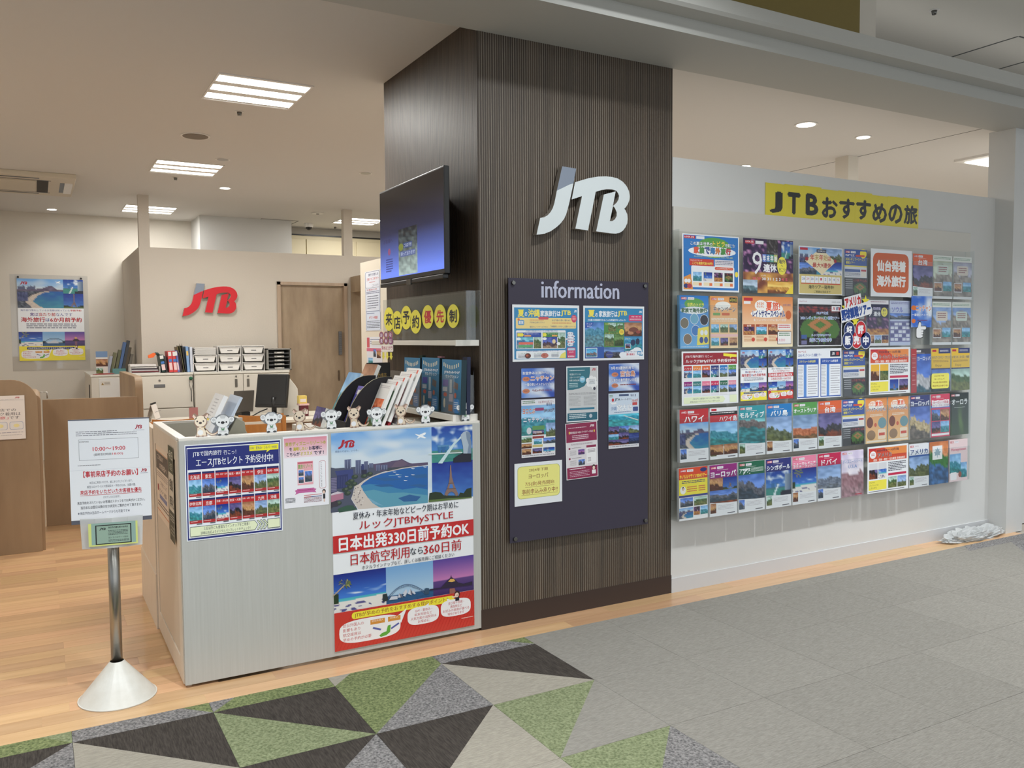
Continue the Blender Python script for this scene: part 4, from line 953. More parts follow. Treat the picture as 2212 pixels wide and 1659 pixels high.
SCRN = mat('lit_screen', (10, 10, 12), .12); n_ = SCRN.node_tree; at = n_.nodes.new('ShaderNodeVertexColor'); at.layer_name = 'Ink'; n_.links.new(at.outputs[0], n_.nodes['Principled BSDF'].inputs['Emission Color']); n_.nodes['Principled BSDF'].inputs['Emission Strength'].default_value = .95
s = Sheet(tw-.012, thh-.01, .001, (10, 10, 14), SCRN)
def P_scr(u, v, sd=0): return mixc(mixc((14, 14, 20), (52, 56, 90), (v-.1)/.5), (118, 146, 250), (v-.5)/.45)  # ramp paints the oblique-view fade into the screen colour
s.pic(P_scr, 0, 0, 100, 100, 8, 24)
s.pic(lambda u, v, sd: mixc((30, 34, 40), (176, 196, 190), v + .35*nz(u*9, v*14)), 32, 48, 62, 99, 14, 24); s.ell(36, 68, 4, 4, (120, 130, 60)); s.rect(40, 64, 54, 70, (60, 76, 120)); s.rect(35, 73, 59, 79, (90, 104, 150)); s.text('ご来店予約', 41, 65, 53, 69, (190, 200, 220)); s.text('承っております', 36, 74, 58, 78, (200, 210, 230))
s.text('お客様へ', 6, 55, 22, 60, (50, 44, 80)); s.ell(16, 70, 2.4, 4, (140, 80, 120)); s.dashes(10, 78, 22, 94, 6, (60, 66, 130), .5)
s.make('screen', tv, (.0045, 0, .004), R(-90))

SH = mat('shelf_white', (226, 222, 212), .45)
sh1 = thing('wall_shelf', 'upper white ledge on the pillar side under the clear sign', 'shelf', (0, .62, 1.465))
boxo('board', -.13, -.003, -.61, .60, 0, .026, SH, sh1, .002); boxo('end_cap', -.133, -.002, -.62, -.61, -.002, .028, TOPW, sh1, .002)
sh2 = thing('wall_shelf', 'lower white ledge on the pillar side holding blue brochures', 'shelf', (0, .5, 1.085))
boxo('board', -.14, -.003, -.47, .62, 0, .03, SH, sh2, .002); boxo('end_cap', -.143, -.002, -.48, -.47, -.002, .032, TOPW, sh2, .002)
asn = thing('acrylic_sign', 'clear acrylic sign panel bearing yellow ovals on the upper ledge', 'sign', (-.10, .58, 1.492))
ya, yb = onX(828, 649, -.1).y-.58, onX(1007, 629, -.1).y-.58
boxo('front_pane', -.003, .0, yb, ya, 0, .245, CLEAR2, asn); boxo('back_pane', .05, .053, yb-.05, ya, 0, .245, CLEAR2, asn); boxo('end_pane', 0, .05, yb-.003, yb, 0, .245, CLEAR2, asn)
chs = '来店予約優先制'
for k, (zx, zy) in enumerate(((1147, 530), (1220, 562), (1300, 517), (1383, 553), (1490, 510), (1600, 505), (1715, 503))):
    p = onX(560+zx/4.096, 560+zy/4.096, -.105)
    hh = (onX(560+zx/4.096, 560+(zy-105)/4.096, -.105).z - p.z); wv = abs(onX(560+(zx-44-3*k/2)/4.096, 560+zy/4.096, -.105).y - p.y)
    s = Sheet(wv*2, hh*2, .0006, (236, 230, 90)); s.v, s.f, s.c = [], [], []
    s.ell(50, 50, 50, 50, (238, 230, 78), 32); s.ell(50, 50, 49, 49.4, (240, 232, 84), 32)
    s.text(chs[k], 20, 24, 80, 76, (200, 50, 62) if k in (4, 5) else (34, 38, 44), .03)
    o = s.make('oval_sticker', None, (-.1045, p.y, p.z-hh), R(-90)); tag(o, ['leftmost yellow oval sticker on the clear sign', 'second yellow oval from the left, hanging low on the clear sign', 'third yellow oval from the left on the clear sign', 'fourth yellow oval, hanging low before the red-lettered ones', 'left one of the two red-lettered yellow ovals', 'right one of the two red-lettered yellow ovals', 'rightmost yellow oval sticker, black-lettered, on the clear sign'][k], 'sticker', 'yellow oval stickers on the clear sign')
# hanging purple tag sign
XG = -.125; p = onX(838, 715, XG); k1 = onX(855, 752, XG); wd = .17
s = Sheet(wd, .27, .001, (240, 236, 230)); s.v, s.f, s.c = [], [], []
for k, t in enumerate('お得な見本'): 
    s.ell(16+30*(k % 3), 14 if k < 3 else 34, 15, 12, (196, 140, 90)); s.ell(16+30*(k % 3), 14 if k < 3 else 34, 13, 10.5, (142, 84, 130)); s.text(t, 9+30*(k % 3), 8 if k < 3 else 28, 23+30*(k % 3), 20 if k < 3 else 40, (244, 240, 246), .02)
s.ell(76, 34, 15, 12, (142, 84, 130)); s.text('は', 69, 28, 83, 40, (244, 240, 246), .02)
s.rrect(12, 46, 92, 70, 6, (242, 238, 234)); s.text('見本はコチラ', 16, 51, 88, 64, (176, 70, 110), .02)
for k in range(3): s.poly([(22+k*25, 72), (34+k*25, 72), (34+k*25, 84), (39+k*25, 84), (28+k*25, 98), (17+k*25, 84), (22+k*25, 84)], (232, 226, 90))
a_, b_ = onX(821, 715, XG), onX(855, 780, XG)
o = s.make('tag_sign', None, (XG-.006, (a_.y+b_.y)/2, b_.z), R(-90)); o.scale = (abs(a_.y-b_.y)/wd, 1, (a_.z-b_.z)/.27); tag(o, 'small purple and white cut-out sign with three yellow arrows', 'sign')
# blue brochures on the lower ledge behind clear acrylic
pk = thing('acrylic_holder', 'long clear acrylic brochure holder on the lower ledge', 'brochure holder', (0, .45, 1.116))
boxo('front_pane', -.132, -.129, -.42, .50, 0, .20, CLEAR2, pk); boxo('back_pane', -.02, -.017, -.42, .50, 0, .22, CLEAR, pk)
for y in (-.42, -.15, .17, .497): boxo('partition', -.129, -.02, y, y+.003, 0, .20, CLEAR, pk)
for k, (xa, xb, yt) in enumerate(((881, 915, 772), (919, 957, 772), (963, 1005, 776))):
    A, B = onX(xa, yt, -.085), onX(xb, yt, -.085); W_ = A.y-B.y; H_ = A.z-1.117
    s = Sheet(W_, H_, .03, (20, 50, 60)); s.rect(0, 0, 100, 100, (62, 132, 176), (48, 104, 134))
    for q in range(9): s.rect(8+q*9.4, 6+5*math.sin(q/8*math.pi), 12+q*9.4, 13+5*math.sin(q/8*math.pi), (236, 228, 196))
    s.text('JTBおみやげ', 12, 21, 92, 27, (238, 240, 242), .03); s.text('セレクション', 20, 28, 86, 34, (238, 240, 242), .02)
    s.rect(6, 38, 34, 50, (76, 70, 160)); s.rect(42, 37, 54, 62, (180, 196, 206)); s.poly([(64, 40), (86, 44), (84, 56), (62, 52)], (120, 96, 84)); s.rect(6, 52, 30, 60, (190, 196, 206)); s.ell(20, 66, 9, 4, (196, 80, 66)); s.ell(72, 66, 6, 5, (206, 100, 64)); s.rect(40, 64, 60, 78, (176, 170, 190)); s.ell(16, 82, 5, 9, (216, 206, 186)); s.rect(38, 84, 58, 96, (150, 96, 74)); s.rrect(62, 72, 94, 98, 8, (70, 136, 200)); s.dashes(66, 78, 88, 92, 4, (220, 232, 244))
    tag(s.make('brochure', None, (-.085, (A.y+B.y)/2, 1.117), R(-90), R(2)), ['farthest blue gift brochure on the lower ledge', 'middle blue gift brochure on the lower ledge', 'nearest blue gift brochure, beside the pillar corner'][k], 'brochure', 'blue gift brochures on the lower ledge')
A, B = onX(916, 780, -.07), onX(960, 776, -.07)
for k, (xa, lb, c) in enumerate(((912, 'thin dark green catalogue behind the blue brochures', (30, 60, 50)), (953, 'pink-edged catalogue behind the blue brochures', (180, 130, 140)), (1008, 'dark navy catalogue nearest the pillar corner', (24, 34, 66)))):
    A = onX(xa, 776, -.06); s = Sheet(.05, .29, .02, c); s.rect(0, 0, 100, 100, c); tag(s.make('catalogue', None, (-.055, A.y, 1.117), R(-90), R(1)), lb, 'catalogue')

# notices on the cream wall behind the pillar
def notice(tl, br, X, label, draw, cat='notice'):
    cy, zb_, W_, H_ = pinX(tl, br, X); s = Sheet(W_, H_, .0006, (232, 234, 240)); draw(s); return tag(s.make('notice_sheet', None, (X, cy, zb_), R(-90)), label, cat)
def d1(s): s.rrect(3, 4, 97, 96, 6, (70, 80, 120)); s.rrect(5, 6, 95, 94, 5, (228, 232, 242)); s.text('旅行で使える', 25, 14, 90, 28, (60, 70, 110), .02); s.text('JTBナイスギフト', 14, 36, 92, 54, (196, 70, 70), .02); s.dashes(30, 60, 70, 66, 1, (190, 80, 80)); s.text('ございます!', 48, 74, 90, 86, (70, 80, 120))
def d2(s): s.rrect(2, 2, 98, 98, 6, (70, 90, 140)); s.rrect(4, 3, 96, 97, 5, (222, 228, 240)); s.text('各種旅行券', 10, 8, 80, 14, (186, 60, 60), .01); s.dashes(8, 18, 94, 30, 2, (90, 96, 130)); s.dashes(14, 36, 88, 92, 6, (90, 96, 120), .35)
def d3(s): s.rrect(2, 2, 98, 98, 6, (70, 90, 140)); s.rrect(4, 3, 96, 97, 5, (216, 226, 242)); s.dashes(8, 10, 60, 18, 1, (80, 96, 140)); s.text('ギフト相談', 24, 26, 80, 40, (196, 70, 70), .02); s.dashes(8, 50, 94, 90, 5, (80, 90, 110), .4)
def d4(s): s.rect(0, 0, 100, 100, (226, 228, 236)); s.rect(2, 2, 20, 40, (206, 90, 100)); s.dashes(24, 8, 90, 30, 3, (130, 140, 170)); s.rect(0, 42, 100, 54, (214, 110, 140)); s.pic(P_city, 44, 46, 62, 74, 5, 6, 2); s.pic(P_food, 66, 50, 92, 78, 5, 6, 3); s.pic(P_sea, 10, 78, 40, 98, 5, 5, 4)
notice((788, 588), (821, 622), -.005, 'white notice with red gift lettering, top of the cream wall', d1); notice((789, 622), (822, 672), -.005, 'tall pale blue price notice in the middle of the cream wall', d2)
notice((790, 673), (823, 714), -.005, 'pale blue notice with red heading below the price notice', d3); notice((792, 728), (826, 787), -.005, 'pink and white flyer lowest on the cream wall', d4)

# ================================================================== PILLAR FRONT: emblem and information board
def emblem(name, label, x0, x1, z0, z1, yf, yb_, mface, mside, mtop):
    e = thing(name, label, 'emblem', (x0, 0, z0))
    def ext(nm, outer, holes, mf, ms):
        P, T = tess(_n(outer), [_n(h) for h in holes]); bm = bmesh.new()
        X = lambda u: u*(x1-x0); Z = lambda v: (1-v)*(z1-z0)
        A = [bm.verts.new((X(u), yf, Z(v))) for u, v in P]; B = [bm.verts.new((X(u), yb_, Z(v))) for u, v in P]
        for t in T: bm.faces.new([A[i] for i in t]).material_index = 0; bm.faces.new([B[i] for i in t[::-1]]).material_index = 1
        st_ = 0
        for n in [len(outer)]+[len(h) for h in holes]:
            for i in range(n):
                p, q = st_+i, st_+(i+1) % n; bm.faces.new((A[p], A[q], B[q], B[p])).material_index = 1
            st_ += n
        obj(nm, bm, [mf, ms], e)
    ext('letter_j', _JW, (), mface, mside); ext('letter_j_tip', _JG, (), mtop, mside); ext('letters_tb', _TB, (_TBH,), mface, mside)
    return e
EW = mat('emblem_white', (214, 222, 224), .4); ES = mat('emblem_side', (140, 132, 122), .45); EG = mat('emblem_grey', (132, 142, 158), .4)
ER = mat('emblem_red', (206, 32, 46), .4); ERS = mat('emblem_side_pale', (196, 188, 178), .5)
YF = -.05
a = onY(1100+297/5.028, 330+890/5.028, YF); b = onY(1100+1310/5.028, 330+400/5.028, YF); c = onY(1100+639/5.028, 330+154/5.028, YF)
emblem('wall_emblem', 'white and grey three-letter emblem with raised edges on the pillar front', a.x, b.x, a.z, c.z, YF, -.012, EW, ES, EG)
a = onY(394, 683, 6.28); b = onY(513, 640, 6.28); c = onY(428, 612, 6.28)
emblem('wall_emblem', 'red three-letter emblem with grey tip on the booth wall', a.x, b.x, a.z, c.z, 6.28, 6.325, ER, ERS, EG)

BRD = mat('board_plum', (54, 49, 66), .55, bump=((200, 200, 200), .08, .001))
tl, bl, br_ = onY(1098, 600, -.03), onY(1102, 1175, -.03), onY(1399.5, 1131, -.03)
bx0, bx1, bz0, bz1 = tl.x, br_.x, (bl.z+br_.z)/2, tl.z
ib = thing('information_board', 'large plum information board hanging on the dark pillar front', 'notice board', (bx0, -.03, bz0))
bw_, bh_ = bx1-bx0, bz1-bz0
boxo('panel', 0, bw_, .0, .006, 0, bh_, BRD, ib, .001)
LET = mat('lettering_lilac', (190, 194, 216), .5)
V, F, D_ = glyphs('information'); a, b = onY(1170, 643, -.031), onY(1337, 611, -.031)
me = bpy.data.meshes.new('lettering'); nV = len(V); me.from_pydata([(a.x-bx0+(b.x-a.x)*(x+q/D_[0]*.022), -.0012-.00001*n, a.z-bz0+(b.z-a.z)*y) for n, q in enumerate((-1, 0, 1)) for x, y in V], [], [tuple(i+n*nV for i in f) for n in range(3) for f in F]); me.materials.append(LET)
o = bpy.data.objects.new('lettering', me); COL.objects.link(o); o.parent = ib
o = None
for px_, py_ in ((1108, 611), (1392, 618), (1112, 1164), (1393, 1124)):
    p = onY(px_, py_, -.03)
    if o is None:
        bm = bmesh.new(); cyl(bm, 0, 0, -.012, .027, .011, axis='y', n=18); o = obj('standoff_bolt', bm, CHROME, ib, (p.x-bx0, 0, p.z-bz0), bevel=.002)
    else: part(o, ib, loc=(p.x-bx0, 0, p.z-bz0))
Z5 = lambda x, y: (1080+x/2.7647, 590+y/2.7647)
def pinned(tl, br, label, draw, roll=0, paper=(232, 236, 240), m=None, cat='poster', Y=-.0325, name='poster'):
    cx, zb_, W_, H_ = pin(Z5(*tl), Z5(*br), Y); s = Sheet(W_, H_, .0006, paper, m or GLOSSY); draw(s)
    return tag(s.make(name, None, (cx, Y, zb_), 0, 0, roll), label, cat)
SKY = (38, 134, 186)
def q1(s):
    s.rect(2.5, 5, 97.5, 96, SKY); s.text('夏', 8, 9, 17, 21, (244, 226, 80), .03); s.text('の', 18, 13, 21.5, 20, (240, 244, 248), .02); s.text('沖縄', 23, 8, 40, 21, (244, 226, 80), .03); s.text('家族旅行は', 41, 10, 71, 20, (240, 244, 248), .03); s.text('JTB', 72, 9.5, 87, 19.5, (244, 226, 80), .03); s.jtb(92, 8, 96, 13, (235, 240, 245))
    s.rrect(5, 23, 95, 42, 1.5, (238, 214, 140)); s.rrect(8, 27, 17, 36, 1.5, (80, 150, 200)); s.text('夏族', 9, 28.5, 16, 34, (240, 240, 240), .02); s.ell(9, 26, 1.6, 2.2, (230, 120, 50))
    s.text('夕食BBQ2食分プラン!', 25, 29.5, 47, 33, (60, 80, 130)); s.text('客室グレードアッププラン', 25, 37, 52, 40.5, (60, 80, 130)); s.text('お子様の添い寝OK!', 58, 25.5, 86, 29, (60, 80, 130)); s.text('「沖縄満喫レンタカー」応援キャンペーン!', 56, 36.5, 94, 40, (60, 80, 130)); s.dashes(25, 26.5, 46, 28, 1, (200, 90, 70)); s.dashes(58, 31.5, 88, 34, 1, (200, 90, 70))
    s.rrect(38, 21, 53, 26, 1.5, (206, 80, 90)); s.ell(92, 24, 4.2, 7, (206, 60, 100)); s.dashes(89.5, 20, 94.5, 28, 3, (240, 190, 180))
    s.rrect(5, 45, 79, 78, 1.5, (236, 240, 244)); s.text('JTB夏の家族旅行ならこんな体験が楽しめる!', 19, 45, 67, 48, (40, 80, 160), .01)
    s.rect(6, 49, 42, 57, (36, 76, 166)); s.poly([(7, 50), (15, 50), (16.5, 53), (15, 56), (7, 56)], (238, 226, 70)); s.text('お子様のアクティビティ', 17, 50, 38, 52.4, (240, 240, 244)); s.rect(17, 53.4, 27, 56, (240, 170, 90))
    s.rect(44, 49, 72, 57, (60, 130, 70)); s.poly([(44.5, 50), (49, 50), (50, 53), (49, 56), (44.5, 56)], (238, 226, 70)); s.text('マリンシーン', 51, 50, 69, 52.4, (240, 240, 244)); s.rect(58, 53.4, 66, 56, (240, 170, 90))
    s.pic(scene_field((90, 170, 190), (60, 120, 170), (150, 190, 200), .3), 6, 57, 30, 77, 18, 12); s.rect(9, 66, 30, 70, (226, 110, 90)); s.rect(9, 71, 29, 75, (90, 170, 110)); s.pic(P_green, 31, 57, 42, 77, 10, 12, 2)
    s.pic(scene_field((40, 60, 150), (70, 46, 60), (190, 160, 130), .5), 44, 57, 66, 77, 18, 12); s.ell(61, 65, 2.6, 4, (230, 210, 160)); s.pic(P_green, 67, 49, 78, 77, 10, 16, 5); s.ell(9, 60, 3, 2.6, (240, 244, 246)); s.ell(47, 60, 3, 2.6, (240, 244, 246)); s.ell(68, 69, 3, 2.6, (240, 244, 246))
    for k in range(5): s.ell(86 + (k % 2), 51+k*5, 7-abs(k-2), 3, (238, 240, 246))
    for k, t in enumerate(('みんなと', '海と一緒に', '日焼け止め', '夏の最高', 'な思い出')): s.text(t, 80.5+k % 2, 49.6+k*5, 92, 52.6+k*5, (196, 60, 90) if k == 3 else (110, 100, 150), .02)
    s.rrect(5, 81, 79, 95, 1.5, (236, 240, 244)); s.text('JTB夏の家族旅行で快適なサクルステイも!', 20, 80.5, 68, 83.5, (40, 80, 160), .01)
    for k, (u, c) in enumerate(((21, (96, 46, 36)), (46, (190, 110, 100)))): s.ell(u+1, 90, 4.6+k, 4.6, c); s.ell(u, 89.4, 2, 2, (180, 90, 60))
    for u in (8, 31, 57): s.text('ふくらむ会の', u, 84.6, u+12, 87, (60, 120, 80)); s.dashes(u, 88, u+11, 94, 3, (80, 90, 110))
    s.poly([(69, 95), (72, 88), (79, 83), (79, 95)], (238, 228, 110)); s.rrect(81, 76.5, 94, 95, 1.5, (206, 60, 110)); s.rrect(82, 77.5, 93, 81.5, 1, (190, 210, 230)); s.text('2024年', 84, 83.5, 91, 86, (244, 230, 236)); s.text('販売開始!', 82.5, 91, 92.5, 94, (244, 230, 236), .02)
def q2(s):
    s.rect(2.5, 4, 97.5, 96, SKY); s.text('夏', 8, 8, 18, 20, (244, 226, 80), .03); s.text('の', 19, 13, 23, 20, (240, 244, 248), .02); s.text('家族旅行は', 25, 9, 55, 20, (240, 244, 248), .03); s.text('JTB', 56, 9, 71, 19.5, (244, 226, 80), .03); s.jtb(91, 8, 96, 12.5, (235, 240, 245)); s.text('JTB夏の家族旅行ならこんな希望が叶っちゃう!', 7, 24, 69, 28.4, (240, 244, 248), .02)
    s.rrect(74, 16, 96.5, 28, 1.5, (206, 56, 110)); s.text('北海道・沖縄・本州', 78, 18.2, 94, 20.6, (244, 230, 236), .02); s.dashes(75.5, 23, 95, 26.4, 2, (244, 220, 230))
    s.pic(scene_field((60, 110, 180), (70, 140, 170), (110, 170, 190), .25), 3, 30, 33, 75, 22, 26, 1); s.poly([(3, 30), (17, 30), (15, 35), (9, 40), (3, 41)], (40, 84, 176)); s.text('プールで', 5, 31.5, 14, 35, (240, 244, 250)); s.text('遊ぼう!', 6, 36, 13, 39, (240, 244, 250))
    s.rect(33, 30, 66, 76, (74, 138, 70)); s.pic(P_green, 40, 31, 53, 47, 12, 10, 7); s.pic(P_green, 55, 32, 64, 42, 9, 8, 9); s.pic(P_green, 34, 52, 49, 74, 14, 14, 4); s.pic(scene_field((70, 110, 50), (60, 84, 40), (50, 80, 40)), 50, 52, 65, 74, 14, 14, 8); s.text('大自然を', 35, 31.6, 43, 35, (232, 220, 90)); s.rect(34, 48.5, 58, 51.6, (40, 100, 50)); s.text('森と公園でわくわく体験', 35, 49, 57, 51, (230, 226, 120)); s.ell(62, 48, 4.2, 5.4, (240, 220, 70)); s.dashes(59.6, 45.6, 64.6, 51, 3, (180, 110, 60))
    s.pic(P_food, 66.5, 30, 96, 56, 22, 18, 5); s.ell(82, 44, 8, 5, (120, 66, 54)); s.ell(77, 50, 5, 3, (190, 130, 96)); s.ell(90, 48, 4, 3, (150, 70, 60)); s.pic(scene_field((40, 120, 170), (50, 140, 180), (60, 170, 190), .2), 66.5, 56.5, 96, 84, 20, 18, 6); s.ell(81, 68, 4, 6, (30, 50, 90)); s.ell(89, 66, 3.4, 6, (36, 44, 76)); s.text('ジャン!', 68, 59, 76, 62, (236, 220, 90), .02)
    s.pic(scene_field((70, 110, 170), (60, 62, 80), (60, 56, 60)), 33, 76, 66, 96, 22, 12, 3); s.ell(42, 90, 6, 6, (60, 70, 140)); s.text('イルミネーション', 37, 89, 47, 91, (236, 226, 130)); s.rect(3, 75, 33, 96, (34, 86, 170)); s.rect(4, 77, 22, 94, (230, 234, 238)); s.pic(scene_field((60, 150, 200), (120, 100, 100), (60, 150, 190), .5), 4.8, 78, 21.2, 93, 14, 8, 8)
    s.rect(68, 70, 77, 79, (230, 234, 238)); s.pic(P_dusk, 68.6, 70.8, 76.4, 78.2, 8, 6, 2)
    for (u, v, r) in ((64, 94, 6), (72, 90, 7), (80, 88, 7), (88, 84, 8), (95, 88, 4), (84, 93, 9)): s.ell(min(u, 97.5-r), min(v, 96-r*.9), r, r*.9, (236, 240, 246))
    s.rect(60, 93, 97.5, 96, (236, 240, 246)); s.text('夏の最高な', 70, 88, 84, 92, (196, 60, 90), .02); s.text('みんなでわくわく', 66, 83.5, 88, 86.4, (110, 100, 150), .02); s.rrect(88, 84, 95, 91, 1, (80, 150, 200)); s.text('夏族', 89, 86, 94, 90, (240, 240, 240), .02)
def sky(s):
    s.pic(lambda u, v, sd: mixc(mixc((70, 120, 210), (36, 70, 170), u), (214, 224, 240), .3+1.4*nz(u*3, v*4, sd)), 0, 0, 100, 100, 16, 14, int(s.W*1e5) % 9)
def q3(s): sky(s); WT=(240, 242, 248); OR=(206, 130, 96); s.text('お盆休みは海外へ!!', 4, 11, 82, 21, WT, .03, (110, 120, 170), .03); s.text('ニャチャン', 28, 27, 98, 43, OR, .03, WT, .06); s.ell(14, 36, 11, 8, OR); s.text('仙台発', 7, 32.5, 21, 39, (120, 50, 40)); s.text('一番の安いベトナムリゾート', 10, 50, 98, 60, WT, .03, (110, 120, 170), .03); s.ell(14, 77, 11, 8, OR); s.text('相談日', 7, 73.5, 21, 80, (120, 50, 40)); s.text('平成26年8月10日(土)', 32, 72, 92, 81, (130, 50, 60), .02)
def q7(s): sky(s); WT=(240, 242, 248); OR=(206, 130, 96); s.rect(1, 1, 99, 3, WT); s.text('9月の3連休利用で', 8, 11, 82, 22, WT, .03, (110, 120, 170), .03); s.text('宮古島', 38, 28, 86, 48, OR, .03, WT, .05); s.ell(20, 40, 11, 8, OR); s.text('沖縄', 14, 36, 26, 43, (120, 50, 40)); s.text('仙台から直行便でいける!', 8, 55, 92, 66, WT, .03, (110, 120, 170), .03); s.ell(20, 80, 11, 8, OR); s.text('相談日', 13, 76, 27, 83, (120, 50, 40)); s.dashes(36, 76, 90, 84, 1, (130, 50, 60))
def q4(s):
    s.rect(0, 0, 100, 10, (226, 228, 236)); s.text('お盆 夏休み先取プラン', 50, 3, 96, 7, (150, 60, 80)); s.pic(P_sea, 0, 10, 100, 62, 22, 26, 3); s.dashes(4, 2, 40, 8, 2, (90, 130, 90)); s.text('8/10', 74, 7, 90, 12, (60, 60, 110), .02); s.text('ヨロこぶ', 4, 16, 40, 24, (206, 80, 60), .03, (240, 230, 200), .03); s.rect(40, 15, 66, 20, (150, 60, 110)); s.text('399,000円', 66, 17, 98, 24, (40, 40, 80), .02, (236, 236, 240), .02); s.text('ニャチャン', 6, 31, 64, 39, (240, 244, 248), .03, (80, 90, 150), .04); s.text('ビーチリゾート', 64, 32, 98, 38, (90, 100, 150), .02, (236, 240, 244), .02)
    s.pic(P_mount, 72, 42, 100, 66, 10, 12, 5); s.rect(32, 46, 68, 53, (96, 150, 90)); s.ell(22, 54, 7, 6, (210, 214, 220)); s.pic(P_dusk, 32, 54, 66, 62, 12, 6, 5); s.pic(P_green, 0, 64, 30, 74, 12, 6, 6); s.rect(32, 64, 66, 68, (150, 60, 60)); s.pic(P_sea, 36, 69, 60, 78, 10, 6, 7); s.pic(P_city, 64, 68, 100, 78, 12, 6, 8)
    s.pic(P_food, 0, 76, 30, 84, 12, 6, 9); s.rect(32, 79, 62, 83, (206, 190, 120)); s.rect(0, 85, 100, 100, (222, 222, 226)); s.pic(P_food, 1, 85, 28, 95, 10, 6, 10); s.pic(P_dusk, 32, 85, 60, 94, 10, 6, 11); s.pic(P_palm, 64, 85, 98, 94, 10, 6, 12); s.dashes(3, 96.5, 97, 98.5, 1, (110, 110, 120)); s.dashes(34, 55.5, 60, 60, 2, (240, 220, 200))
def q5(s):
    s.rect(3, 2, 97, 98, (206, 208, 210)); s.poly([(3, 2), (74, 2), (74, 12), (70, 24), (56, 36), (40, 40), (20, 42), (3, 42)], (34, 112, 130)); s.jtb(80, 4, 92, 9, (190, 40, 60)); s.dashes(10, 7, 58, 9, 1, (220, 236, 238)); s.text('地区最のクラント&', 10, 12.5, 44, 16, (228, 240, 240)); s.text('人気ホーワイイへ行こう!', 10, 18, 44, 21.5, (228, 240, 240)); s.text('7月23日(水)', 9, 23.5, 42, 27.5, (236, 244, 244), .01); s.dashes(9, 30, 36, 39, 3, (190, 220, 224))
    s.ell(50, 24, 9, 6, (120, 190, 220)); s.dashes(44, 21.5, 56, 27, 2, (240, 244, 248))
    for (u, v) in ((68, 26), (78, 22), (88, 24), (92, 32), (80, 34), (70, 33), (86, 38)): s.ell(u, v, 7, 4.6, (238, 240, 242))
    s.dashes(70, 24, 90, 34, 4, (170, 180, 190)); s.ell(88, 41, 4, 3, (60, 60, 80)); s.dashes(8, 48, 92, 52, 2, (150, 150, 154)); s.dashes(8, 54, 44, 72, 8, (160, 162, 166), .35, 3); s.dashes(54, 54, 92, 72, 8, (160, 162, 166), .35, 4); s.rect(10, 75, 88, 78.5, (40, 120, 150)); s.rect(3, 84, 97, 98, (34, 100, 122)); s.dashes(8, 86, 62, 95, 3, (220, 232, 236)); s.ell(76, 90.5, 5, 3.6, (190, 200, 210))
def q6(s):
    MG = (142, 36, 78); s.rect(2, 1, 98, 99, (224, 220, 224)); s.rect(2, 1, 98, 34, MG); s.jtb(76, 5, 90, 9.6, (240, 232, 236)); s.dashes(8, 8, 66, 10.5, 1, (220, 190, 204)); s.text('個別相談会 WEBトラベルゲート仙台', 14, 15, 86, 19, (244, 236, 240), .01); s.ell(12, 17, 2, 2.5, (230, 200, 80)); s.ell(90, 17, 2, 2.5, (230, 200, 80)); s.dashes(20, 22, 72, 31, 3, (226, 200, 214)); s.dashes(16, 37, 84, 40, 2, (150, 130, 140))
    for v in (44, 62): s.ell(11, v+1, 3, 1.8, MG); s.dashes(18, v, 48, v+1.6, 1, (110, 100, 106)); s.dashes(12, v+5, 32, v+14, 5, (160, 156, 160), .35)
    s.pic(P_mont, 38, 48, 58, 57, 12, 8); s.pic(P_city, 38, 66, 58, 76, 12, 8); s.rect(64, 42, 95, 74, (238, 238, 240)); s.rect(64, 42, 95, 46, MG); s.dashes(68, 49, 92, 56, 3, (130, 120, 126)); s.dashes(68, 64, 78, 72, 4, (130, 120, 126)); s.rect(2, 79, 98, 99, MG); s.dashes(10, 81, 60, 84, 1, (240, 226, 232)); s.dashes(10, 86, 72, 97, 4, (214, 180, 196), .35, 7); s.ell(86, 82, 5.6, 4.4, (60, 40, 40)); s.ell(86, 83.4, 4, 3.2, (236, 210, 196)); s.rect(80, 87, 92, 94, (238, 238, 240))
def q8(s):
    s.rect(0, 0, 100, 38, (206, 220, 236)); s.dashes(3, 3, 14, 8, 2, (90, 140, 100)); s.rect(34, 2, 66, 5.6, (60, 80, 120)); s.text('9/13', 72, 3, 90, 7, (60, 60, 110), .02); s.ell(14, 12, 4, 3, (196, 50, 60)); s.text('JTA', 20, 9.5, 38, 14.5, (40, 44, 60), .03); s.text('チャーター便で行く', 40, 10, 76, 13.5, (50, 60, 100), .01); s.text('298,400円', 76, 12, 97, 18, (190, 90, 70), .02); s.text('沖縄', 8, 24, 26, 31, (96, 130, 180), .01); s.text('宮古島', 28, 21, 76, 32, (70, 110, 166), .0, (240, 244, 248), .05); s.rrect(80, 26, 97, 34, 2, (60, 80, 140)); s.dashes(18, 34, 74, 36, 1, (90, 110, 150)); s.poly([(3, 15), (14, 17), (24, 16), (26, 19), (12, 20)], (240, 240, 244)); s.rect(78, 18, 94, 23, (196, 70, 70))
    s.pic(scene_field((70, 180, 206), (40, 150, 180), (70, 190, 200), .15), 0, 38, 100, 62, 22, 14, 4); s.poly([(46, 41), (52, 41), (98, 50), (98, 52)], (206, 210, 206)); s.pic(P_dusk, 0, 60, 34, 74, 10, 8, 1); s.pic(P_city, 34, 60, 66, 74, 10, 8, 2); s.pic(P_mount, 66, 60, 100, 74, 10, 8, 3); s.pic(P_sea, 0, 74, 33, 84, 10, 8, 4); s.pic(P_dusk, 33, 72, 66, 84, 10, 8, 5); s.pic(scene_field((20, 40, 110), (30, 50, 100), (40, 50, 80)), 66, 74, 100, 94, 10, 10, 6); s.pic(P_dusk, 0, 84, 66, 94, 16, 8, 7); s.rect(0, 94, 100, 100, (216, 218, 224)); s.dashes(4, 96, 96, 98, 1, (100, 100, 120))
